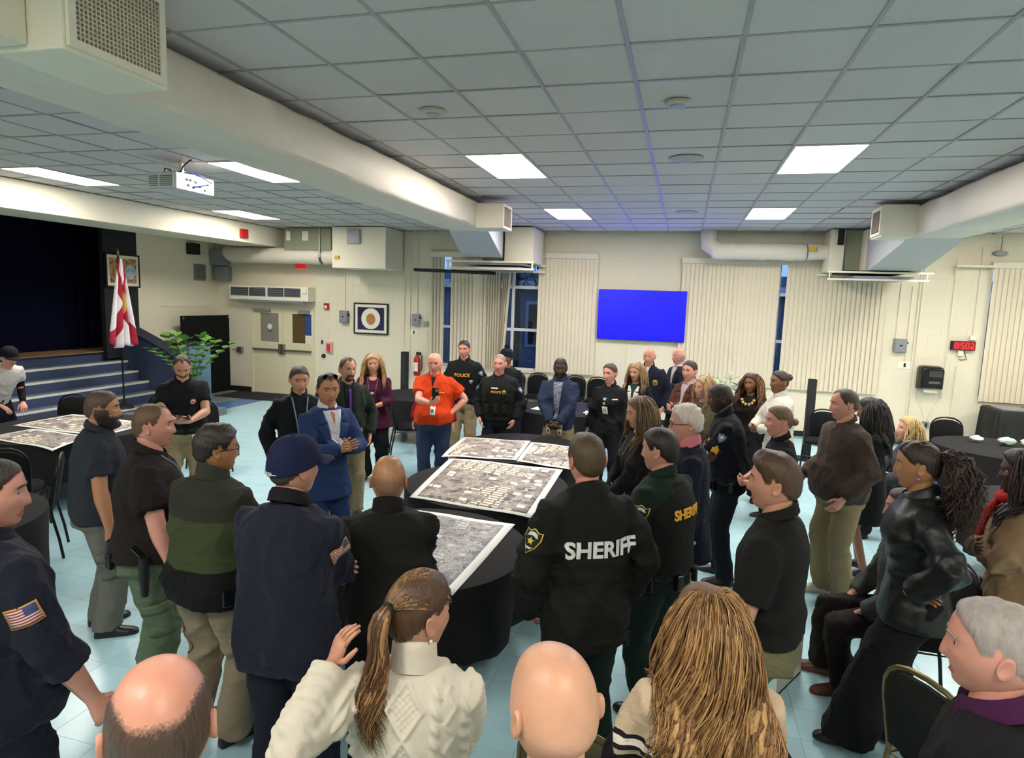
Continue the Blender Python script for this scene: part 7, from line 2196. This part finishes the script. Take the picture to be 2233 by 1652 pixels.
person('officer in black load vest lettered in yellow, thumbs in his pockets', -2.24, 7.78, 1.74, 178, build=1.15, head=(-2, 2), skin=S_P, arms=('pocket', 'pocket'), hair=dict(style='short', color='#8d7a70', th=0.004, line=.006), top=jacketT(C('uniform_navy_black', '#0f1118'), hem=-0.02, name='uniform_shirt', ease=0.016), bottom=pants(C('uniform_navy_trousers', '#10131c')),
       extras=[ex_vest(C('vest_black', '#111310', bump=0.5)), ex_pouches(C('vest_black', '#111310')), text_on('police_small', 'vest', 0.37, m_orn, off=0.005), lambda p: chest(p, -0.105, 0.37, [('badge', oval(.026, .03), m_gold), ('badge_core', oval(.014, .016), mat('badge_core', '#6a5424', .4))], 'vest', 0.004), lambda p: chest(p, 0.02, 0.42, [('name_tape', rect(0.045, 0.008), m_wht)], 'vest', 0.004), ex_collar(C('uniform_navy_black', '#0f1118'), h=0.035, fold=0.03), *duty, duty_gear(-60, 60, 90), police_patch('L', 0.35, (-1, 0.5, 0)), police_patch('R', 0.35, (1, 0.5, 0))])
person('man in blue zip jacket over checked shirt, hands clasped low', -1.46, 7.85, 1.73, 182, build=1.06, head=(-10, 8), skin=S_D, arms=('clasp', 'clasp'), hair=dict(style='short', color='#12100f', th=0.006), beard=dict(color='#151110', th=0.006), top=jacketT(C('jacket_blue', '#222c44'), hem=-0.1), bottom=pants(K),
       extras=[ex_v(mat('shirt_check', '#8f93a4', 0.8, color2='#30364c', vscale=60), None, None, w=0.065, bot=-0.05, top=0.5), ex_collar(C('jacket_blue', '#222c44'), h=0.05, gap=0.7, fold=0.045, r=0.018, flare=0.02), lambda p: badge_hip(p, 0.1, -0.1), lambda p: badge_hip(p, -0.04, -0.12)])
person('woman in black zip fleece with badge reel and white card, hair clipped back', -0.84, 8.0, 1.67, 196, fem=True, build=1.12, head=(10, 2), skin=S_P, arms=('side', 'side'), hair=dict(style='back', color='#4a3228', th=0.014, bun=(0.0, -0.1, 0.05, 0.035)), top=jacketT(C('fleece_charcoal', '#111214'), hem=-0.12), bottom=pants(KB),
       extras=[ex_collar(C('fleece_charcoal', '#111214'), h=0.035, gap=1.0, fold=0.03, r=0.02), lambda p: chest(p, 0.0, 0.24, [('badge_card', rect(0.035, 0.05), M_plast), ('badge_print', oval(0.012, 0.012), mat('badge_photo', '#6d6a66', 0.5))], 'top', 0.004), ex_chest(0.0, 0.40, [('pin_blue', rect(0.018, 0.014), mat('pin_blue', '#8aa7d0', .5))]), ex_chest(0.0, 0.34, [('badge_reel', oval(0.02, 0.02), mat('pin_tan', '#c0a890', .5))]), ex_chest(-0.12, 0.40, [('name_tag', rect(0.03, 0.007), m_wht)])])
person('blonde woman in navy jacket with wide white collar', -0.56, 8.68, 1.63, 198, fem=True, head=(10, 4), skin=S_L, arms=('side', 'side'), hair=dict(style='full', color='#9c7c58', colors=['#9c7c58', '#7c5f42', '#b89874'], th=0.016, locks=380, length=0.30, lr=0.0045), top=jacketT(C('jacket_navy_w', '#131624'), hem=-0.14), bottom=pants(KB),
       extras=[ex_v(C('shirt_teal', '#1f3c34'), C('collar_white', '#d4d0c4'), None, w=0.05, bot=0.2, top=0.54, lapw=0.035)])
person('bald man in navy jacket with gold badge standing under the blue screen', -0.45, 9.45, 1.81, 186, build=1.12, head=(8, 4), skin=S_P, arms=('pocket', 'pocket'), hair=dict(style='none', color='#a08070', stubble=0.02), top=jacketT(C('jacket_navy', '#121528'), hem=-0.12), bottom=pants(KB), extras=[ex_collar(C('jacket_navy', '#121528'), h=0.045, gap=1.2, fold=0.05, r=0.018), lambda p: chest(p, -0.12, 0.36, [('badge', oval(.036, .045), m_gold), ('badge_core', oval(.022, .028), mat('badge_core', '#6a5424', .4))]), lambda p: chest(p, 0, 0.545, [('undershirt', [(-.025, .02), (.025, .02), (0, -.05)], m_shirt)], 'top', 0.004)])
person('grey haired man in navy blazer looking left beside the blue screen', 0.0, 10.1, 1.785, 232, build=1.06, head=(10, 4), skin=S_P, arms=('side', ((0.10, 0.30, 1.2), (1, -.2, -.8), (-.5, 0, 1), (-.5, .5, .6), .4)), hair=dict(style='short', color='#b9aaa0', th=0.005, bald=0.05), top=blazerT(C('blazer_navy', '#141a2a')), bottom=pants(KB), extras=[ex_v(C('shirt_check_pale', '#a9a4a4', .8), C('blazer_navy', '#141a2a'), None, w=0.06, bot=0.1), ex_collar(m_shirt, h=0.035, gap=0.8)])
person('man in brown suede blazer with arms crossed, right of the blue screen', 0.14, 8.2, 1.75, 222, build=1.02, head=(-8, 2), skin=S_P, arms=('crossed', 'crossed2'), hair=dict(style='short', color='#2e2018', th=0.012, line=0.004), top=blazerT(C('blazer_brown', '#4c2a1e', sheen=0.04)), bottom=pants(C('jeans_blue_b', '#2a3348')), extras=[ex_v(C('shirt_stripe', '#a9989c', .8), C('blazer_brown', '#4c2a1e'), None, w=0.06, bot=0.12), ex_collar(C('shirt_stripe', '#a9989c', .8), h=0.035, gap=0.8)])
person('fair haired woman in olive top mostly hidden behind the sergeant', 0.30, 7.3, 1.65, 236, fem=True, skin=S_P, arms=('crossed', 'crossed2'), hair=dict(style='full', color='#a5855c', th=0.014, locks=228, length=0.22, lr=0.0045), top=jacketT(C('top_olive_brown', '#4a4430'), name='top'), bottom=pants(KB))
# --- right side -----------------------------------------------------------------------------------------------
UN = C('police_uniform', '#0d1019')
person('police sergeant in dark uniform with gold chevrons and shoulder patch, arms folded', 0.47, 5.74, 1.78, 272, build=1.12, belly=0.03, lean=(3, 16), head=(-4, 10), skin=S_D, arms=('crossed', 'crossed2'), hair=dict(style='short', color='#1a1412', th=0.004), beard=dict(color='#2a1e1a', th=0.003), top=poloT(UN, sleeve=0.38, name='uniform_shirt'), bottom=pants(C('uniform_navy_trousers', '#10131c'), wide=0.016), shoes='#0a0a0b',
       extras=[ex_collar(UN), *duty, ex_holster(100), duty_gear(-50, -95, 30, 60, 150, 200), police_patch('L', 0.28, (-1, 0.15, 0.05), 3), lambda p: chest(p, -0.1, 0.37, [('badge', shield(.028, .036), m_gold), ('badge_core', oval(.013, .014), m_silver)])])
person('woman with ombre wavy hair and big gold necklace behind the sergeant', 0.87, 8.35, 1.61, 200, fem=True, head=(8, 0), skin=S_B, arms=('side', 'side'), hair=dict(style='full', color='#3a2018', colors=['#3a2018', '#6b4226', '#8a5c34'], th=0.018, locks=418, length=0.36, lr=0.0045, wave=0.03), top=jacketT(C('top_black_w', '#16100f'), name='top'), bottom=pants(KB),
       extras=[lambda p: [MB().sphere(p['fr'](0.5 * p['k'])[0] + Vector((0.075 * math.sin(a), 0.115 + 0.02 * math.cos(a), 0.02 - 0.075 * math.cos(a))), 0.02, 10, 6).build('necklace_disc', mat('necklace_gold', '#c2a35c', 0.35, metal=.5), p['root'], 180) for a in (-1.3, -.8, -.3, .3, .8, 1.3)]])
person('woman in white sweater with hair in a bun facing left', 1.12, 7.6, 1.74, 250, fem=True, build=1.06, head=(-6, 0), skin=S_B, arms=('claspmid', 'claspmid'), hair=dict(style='back', color='#241713', th=0.010, bun=(0.0, -0.105, 0.06, 0.045)), top=jacketT(C('sweater_white', '#c8c4b6'), name='sweater', hem=-0.14), bottom=pants(KB), extras=[ex_collar(C('sweater_white', '#c8c4b6'), h=0.05, fold=0.0, gap=0.02)])
person('police woman with bun, badge and sleeve patch, standing before the woman in white', 0.83, 5.35, 1.66, 268, fem=True, build=1.05, head=(-6, 2), skin=S_P, arms=('claspmid', 'claspmid'), hair=dict(style='back', color='#6a5138', colors=['#6a5138', '#8a6c4a'], th=0.010, bun=(0.0, -0.112, 0.0, 0.035)), top=poloT(UN, sleeve=0.42, name='uniform_shirt'), bottom=pants(C('uniform_navy_trousers', '#10131c')), shoes='#0a0a0b',
       extras=[ex_collar(UN), *duty, ex_holster(100), duty_gear(-60, -100, 40), police_patch('L', 0.30, (-1, 0.1, 0.05), 1), lambda p: chest(p, -0.085, 0.37, [('badge', shield(.026, .034), m_silver), ('badge_core', oval(.012, .013), m_gold)])])
person('tall man in brown sweater and khaki trousers with one hand in his pocket', 1.36, 5.68, 1.80, 248, build=1.12, belly=0.09, head=(14, 4), skin=S_P, arms=(((0.28, 0.12, 0.98), (0.5, -1, 0), (-1, 0, 0), None, 0.5), 'pocket'), hair=dict(style='receding', color='#3a261c', th=0.010), top=jacketT(C('sweater_brown', '#3f322a', sheen=0.04, bump=0.5), name='sweater', hem=-0.06, bag=0.015), bottom=pants(KH2, wide=0.018), shoes='#c9c2b4',
       extras=[ex_collar(C('sweater_brown', '#3f322a'), h=0.03, gap=0.5, fold=0.03), lambda p: chest(p, 0.0, 0.56, [('shirt_collar', [(-.03, .02), (.03, .02), (0, -.03)], C('shirt_grey', '#9a9ca0'))], 'top', 0.006)])
person('woman with long black hair in a dark dress behind the brown sweater man', 1.74, 6.35, 1.64, 285, fem=True, head=(0, 4), skin=S_B, arms=('side', 'side'), hair=dict(style='full', color='#0f0b0c', colors=['#0f0b0c', '#1c1416'], th=0.02, locks=456, length=0.42, lr=0.0045), top=jacketT(C('dress_black', '#111013'), name='dress_top'), bottom=dict(mat=C('dress_black', '#111013'), skirt=0.5, ease=0.02))
person('blonde woman sitting on a chair, only her head showing over the dark curls', 2.42, 7.45, 1.66, 268, fem=True, head=(-6, -8), pelvis=(0, 0.02, 0.53), feet=((0.1, 0.46), (-0.1, 0.44)), skin=S_P, arms=(((0.12, 0.36, 1.05), (.8, -.4, -.4), (0, 0, -1), None, .3), ((0.12, 0.36, 1.05), (.8, -.4, -.4), (0, 0, -1), None, .3)), hair=dict(style='full', color='#bfa06a', colors=['#bfa06a', '#d6bc8a', '#a5854f'], th=0.024, locks=304, length=0.2, lr=0.0045), top=jacketT(C('top_grey_w', '#3a3a40'), name='sweater'), bottom=pants(KB))
LE = mat('leather_black', '#141515', 0.42, var=0.15, bump=0.25, bscale=30, spec=0.4)
person('woman with big curly brown ponytail in black leather jacket, hand on her back', 1.29, 3.70, 1.76, 286, fem=True, build=1.18, feet=((0.11, 0.02), (-0.11, 0.24)), head=(4, 4), skin=S_O, arms=(('hip'), ((0.275, 0.05, 1.03), (0.6, -1, 0.1), (0.9, 0.2, -0.2), (0.0, -0.9, 0.1), 0.35)), hair=dict(style='back', color='#2e1c14', th=0.014, rough=0.35, freq=140, colors=['#2e1c14', '#43281c', '#231510'], tail=dict(at=(0, -0.09, 0.06), n=1000, L=0.44, wave=0.05, lift=0.25, grav=0.36, r=0.0028, frizz=0.014, spread=1.9)),
       top=dict(mat=LE, sleeve=1.0, ease=0.028, hem=-0.12, name='leather_jacket', loose=0.012, folds=0.0028, flare=0.06), bottom=pants(C('trousers_black_w', '#0c0c0e'), wide=0.065, ease=0.02), shoes='#0b0a0a',
       extras=[ex_collar(LE, h=0.03, gap=0.8, fold=0.05, r=0.02, flare=0.02), lambda p: MB().sphere(p['hm'] @ (Vector((0.082, -0.005, -0.045)) * p['hs']) + p['hc'], 0.011, 10, 6).build('earring', mat('earring_violet', '#9a5ca8', .3), p['root'], 180), lambda p: MB().sphere(p['hm'] @ (Vector((-0.082, -0.005, -0.045)) * p['hs']) + p['hc'], 0.011, 10, 6).build('earring', mat('earring_violet', '#9a5ca8', .3), p['root'], 180)])
person('woman in tan sweater and red scarf with long dark braids, arms crossed', 1.90, 4.0, 1.70, 286, fem=True, build=1.18, head=(0, 2), skin=S_D, arms=('crossed', 'crossed2'), hair=dict(style='full', color='#1a1012', colors=['#1a1012', '#2a181a'], th=0.018, locks=494, length=0.40, lr=0.0045, wave=0.015), top=jacketT(C('sweater_tan', '#8a6f52', sheen=0.04), name='sweater', hem=-0.2, bag=0.02), bottom=pants(KB),
       extras=[lambda p: MB().tube([p['fr'](0.55 * p['k'])[0] + Vector((0.085 * math.sin(a), 0.02 + 0.085 * math.cos(a), 0.03 - 0.02 * math.cos(a))) for a in [2 * math.pi * q / 20 for q in range(20)]], (0.03), 10, closed=True).build('scarf', C('scarf_red', '#b01518'), p['root'], 180), lambda p: MB().tube([p['fr'](0.55 * p['k'])[0] + Vector(v) for v in ((0.03, 0.10, 0.0), (0.04, 0.15, -0.08), (0.03, 0.175, -0.2), (0.02, 0.19, -0.3))], [(.03, .02), (.045, .02), (.05, .018), (.045, .015)], 10).build('scarf_end', C('scarf_red', '#b01518'), p['root'], 180)])
person('woman with long straight light brown hair in black cardigan with badge', -0.25, 5.12, 1.69, 250, fem=True, build=1.04, head=(-4, 8), skin=S_P, arms=('clasp', 'clasp'), hair=dict(style='full', color='#6b5236', colors=['#6b5236', '#86694a', '#54402a'], th=0.016, locks=494, length=0.34, lr=0.0045, wave=0.006), top=jacketT(C('cardigan_black', '#141211'), name='cardigan', hem=-0.18), bottom=pants(KB), extras=[ex_lanyard(mat('lanyard_green', '#4a5a40', .6), badge=True, s=0.1)])
person('white haired older man in navy blazer and pink shirt with khaki trousers', 0.11, 4.38, 1.77, 266, build=1.04, belly=0.06, head=(-2, 4), skin=S_P, arms=('claspmid', 'side'), hair=dict(style='short', color='#cfc3b6', th=0.018, rough=0.35, freq=120), top=blazerT(C('blazer_midnight', '#111627')), bottom=pants(K), shoes='#6a3c20',
       extras=[ex_v(C('shirt_pink', '#c4727c', .8), C('blazer_midnight', '#111627'), None, w=0.08, bot=0.1), ex_collar(C('shirt_pink', '#c4727c', .8), h=0.045, gap=0.5, fold=0.055, r=0.012, flare=0.014), ex_glasses(mat('glasses_dark', '#2a2420', 0.3))])
person('man in black sheriff jacket with white back lettering, crew cut, seen from behind', -0.38, 2.92, 1.81, 326, build=1.02, head=(2, 0), skin=S_P, arms=('pocket', 'pocket'), hair=dict(style='short', color='#4a3a26', th=0.008, crest=0.006), top=jacketT(C('jacket_sheriff', '#12120f'), hem=-0.16, ease=0.04, loose=0.022, bag=0.02), bottom=pants(DG, wide=0.018), shoes='#0b0a0a',
       extras=[text_on('sheriff', 'top', 0.33, m_wht, back=True, x=0.02, off=0.006), ex_collar(C('jacket_sheriff', '#12120f'), h=0.03, gap=0.7, fold=0.075, r=0.03, flare=0.03), sheriff_patch('L', 0.36, (-1, -0.55, 0.1)), ex_gear((-0.15, 105, (.045, .03, .09), M_blackgloss, 'belt_pouch', 0.03))])
person('deputy in dark green uniform and black vest with yellow back lettering', -0.04, 3.66, 1.72, 300, build=1.12, head=(-8, 2), skin=S_L, arms=('claspmid', 'relaxed'), hair=dict(style='short', color='#1f1512', th=0.014), top=poloT(C('uniform_deep_green', '#12251b'), sleeve=1.0, name='uniform_shirt', hem=0.0), bottom=pants(DG, wide=0.012), shoes='#0b0a0a',
       extras=[ex_vest(C('vest_green_black', '#0f1310', bump=0.4)), text_on('sheriff_small', 'vest', 0.37, m_orn, back=True, x=0.01, off=0.006), ex_collar(C('uniform_deep_green', '#12251b'), h=0.035), *duty, ex_holster(95), duty_gear(-60, 150, 200, -110), sheriff_patch('L', 0.28, (-1, -0.35, 0.05)), lambda p: gear(p, 0.42, 40, (.04, .03, .07), M_blackgloss, 'shoulder_mic', 0.03)])
person('young man with swept brown hair in black polo and olive trousers, half sitting', 0.45, 2.92, 1.77, 292, build=1.04, head=(-6, 0), pelvis=(0, 0.0, 0.95), feet=((0.13, 0.34), (-0.13, 0.28)), lean=(-2, 3), skin=S_L, arms=('relaxed', 'relaxed'), hair=dict(style='short', color='#4a3320', colors=['#4a3320'], th=0.012, crest=0.018, rough=0.22), top=poloT(C('polo_black_b', '#12110f'), sleeve=0.42, loose=0.014, hem=0.02, bag=0.02), bottom=pants(C('trousers_olive', '#6a6648')),
       extras=[ex_collar(C('polo_black_b', '#12110f'))])
person('seated person in dark trousers and grey top hidden behind the leather jacket', 1.46, 4.3, 1.72, 272, head=(0, 0), pelvis=(0, 0.02, 0.53), feet=((0.1, 0.42), (-0.12, 0.34)), skin=S_L, arms=(((0.14, 0.26, 0.98), (.8, -.5, -.4), (0, 0, -1), None, .3), ((0.14, 0.26, 0.98), (.8, -.5, -.4), (0, 0, -1), None, .3)), hair=dict(style='short', color='#3a2a20', th=0.01), top=jacketT(C('top_grey_seated', '#4a4a46'), name='sweater', hem=-0.12), bottom=pants(C('trousers_brown_black', '#17100f')), shoes='#5a3022')
# --- nearest row ----------------------------------------------------------------------------------------------
person('woman with blonde wavy hair in cream striped sweater, seen from behind', 0.14, 1.83, 1.585, 348, fem=True, build=1.12, head=(-18, 4), skin=S_L, arms=('claspmid', 'claspmid'), eyes=True, hair=dict(style='full', color='#6b4a2c', colors=['#8a6238', '#a57c4c', '#6b4a2c', '#b8905c'], th=0.02, locks=2400, length=0.47, lr=0.0019, wave=0.04, faceclear=70), top=jacketT(bands('sweater_cream_stripes', '#cdb496', [(1.135, 1.15, '#1a1620'), (1.10, 1.115, '#1a1620'), (1.115, 1.135, '#e2d6c4'), (0.0, 1.08, '#18151c')]), name='sweater', hem=-0.08, bag=0.02), bottom=pants(KB), extras=[ex_glasses(mat('glasses_gold', '#8a6a34', .3, metal=.6))])
person('bald man in olive shirt nearest the camera, seen from behind', -0.18, 1.12, 1.75, 338, build=1.08, head=(-14, 4), skin='#cf9a7c', arms=('crossed', 'crossed2'), wide=1.06, hair=dict(style='none', color='#b58a70', stubble=0.0), top=jacketT(C('shirt_olive_b', '#4a4836'), name='shirt'), bottom=pants(KB), extras=[ex_collar(C('shirt_olive_b', '#4a4836'), drop=0.01)])
def earrings(p):
    for sx in (-1, 1):
        c = p['hm'] @ (Vector((sx * 0.080, -0.014, -0.042)) * p['hs']) + p['hc']
        MB().sphere(c, 0.005, 8, 6).build('earring', mat('pearl', '#e0d8cc', .2), p['root'], 180)
person('woman with highlighted ponytail in cream cable knit sweater, hand behind her head', -0.70, 1.60, 1.615, 348, fem=True, build=1.12, head=(42, 2), skin=S_L, arms=('crossed', ((0.25, -0.04, 1.50), (0.25, -1, -0.7), (-0.7, 0.6, 0.1), (-0.35, 0.15, 1), 0.35)), hair=dict(style='back', color='#4a321e', colors=['#4a321e', '#7c5a34', '#5c4026', '#9a7448'], th=0.012, tail=dict(at=(0.0, -0.108, 0.045), n=420, L=0.36, wave=0.022, lift=0.0, grav=0.55, r=0.0026, sleek=420)), top=jacketT(mat('sweater_cable_cream', '#cfc6b4', 0.9, var=0.05, vscale=9, bump=0.3, bscale=220, spec=0.2), name='cable_sweater', hem=-0.12, cable=True, vox=0.0046, folds=0.0008, smooth=10), bottom=pants(KB),
       extras=[ex_collar(mat('sweater_cable_cream'), h=0.055, fold=0.0, gap=0.02, r=0.014), earrings])
person('balding man with brown fringe of hair at the bottom left, seen from behind', -0.84, 0.83, 1.765, 318, build=1.1, head=(2, 6), skin='#cf9078', arms=('side', 'side'), wide=1.05, hair=dict(style='short', color='#4a382c', th=0.0045, bald=0.02, tilt=0.3, xs=1.6, rough=0.3, line=-0.01, freq=160), top=jacketT(C('jacket_grey_dark', '#26262a')), bottom=pants(KB))
person('man in navy uniform sweatshirt with flag patch at the left edge', -2.36, 1.58, 1.815, 8, build=1.2, belly=0.05, head=(36, 2), skin=S_P, arms=(((0.32, 0.14, 0.9), (0.5, -1, 0), (-1, 0, 0), None, 0.5), 'relaxed'), hair=dict(style='short', color='#2e241e', th=0.006), top=jacketT(C('sweat_navy_b', '#141626', sheen=0.04), name='sweatshirt', sleeve=0.72, loose=0.016, bag=0.03), bottom=pants(NV, wide=0.018), extras=[ex_collar(C('sweat_navy_b', '#141626'), h=0.04), flag_patch('R', 0.45, (0.8, -0.75, 0.05))])
person('grey haired man in black jacket with purple collar at the right edge', 0.86, 1.76, 1.715, 296, build=1.1, head=(-4, 2), skin=S_P, arms=('side', 'side'), wide=1.04, hair=dict(style='short', color='#9a8f88', colors=['#9a8f88'], th=0.009, rough=0.35, freq=170, line=0.004), top=jacketT(C('jacket_black_g', '#131214')), bottom=pants(KB), extras=[ex_collar(C('collar_purple', '#3c1238'), h=0.045, gap=0.8, fold=0.05, r=0.02, flare=0.02)])

harvest_all()
for p in PEOPLE:
    finish(p)

# ---- things held in hands
def place(p, local): return p['root'].matrix_basis @ local
def find(s): return next(p for p in PEOPLE if s in p['label'])
def held_box(p, si, size, m, name, label, cat, off, spin=0.0, parts=()):
    j = p['J'][si]; th = j['d'].cross(j['n']) * j['sx']
    B = Matrix((th, j['d'], j['n'])).transposed().to_4x4()
    B.translation = j['W'] + th * off[0] + j['d'] * off[1] + j['n'] * off[2]
    t = thing(name, label, cat)
    Rm = Matrix.Rotation(-R(p['face']), 4, 'Z'); Rm.translation = Vector((p['x'], p['y'], 0))
    t.matrix_world = Rm @ B @ Matrix.Rotation(spin, 4, 'Z')
    bevel(MB().box((0, 0, 0), size).build('body', m, t), min(size) * 0.3)
    for nm, c, s_, mm in parts: MB().box(c, s_).build(nm, mm, t)
    return t
held_box(find('looking down at a phone'), 'R', (0.07, 0.145, 0.009), M_blackgloss, 'phone', 'phone held low by the man in the black polo', 'phone', (0.02, 0.11, 0.03), 0.4, [('screen', (0, 0, 0.0052), (0.062, 0.13, 0.001), mat('phone_screen', '#2a2e36', .15))])
b_ = find('orange shirt'); j = b_['J']['R']; Rm = Matrix.Rotation(-R(b_['face']), 4, 'Z'); Rm.translation = Vector((b_['x'], b_['y'], 0))
t = thing('phone', 'dark phone held upright before the orange shirt', 'phone'); t.matrix_world = Rm @ Matrix.Translation(j['W'] + j['d'] * 0.085 + Vector((0, 0.0, 0.085))) @ Matrix.Rotation(R(-12), 4, 'X')
bevel(MB().box((0, 0, 0), (0.078, 0.010, 0.155)).build('body', M_blackgloss, t), 0.003)
MB().box((-0.02, 0.0065, 0.05), (0.03, 0.002, 0.03)).build('camera_bump', M_grey, t)
b_ = find('red capped bottle'); j = b_['J']['R']; Rm = Matrix.Rotation(-R(b_['face']), 4, 'Z'); Rm.translation = Vector((b_['x'], b_['y'], 0))
t = thing('bottle', 'small red capped bottle in the hands of the maroon top woman', 'bottle', Rm @ (Vector((0, j['W'].y + 0.07, j['W'].z - 0.01))))
MB().tube([(0, 0, 0), (0, 0, 0.09), (0, 0, 0.11)], [0.022, 0.022, 0.016], 14).build('body', mat('bottle_clear', '#d8c4c0', .2), t, 50)
MB().tube([(0, 0, 0.111), (0, 0, 0.17)], [0.024, 0.02], 14).build('label_cap', mat('bottle_red', '#b02838', .4), t, 50)
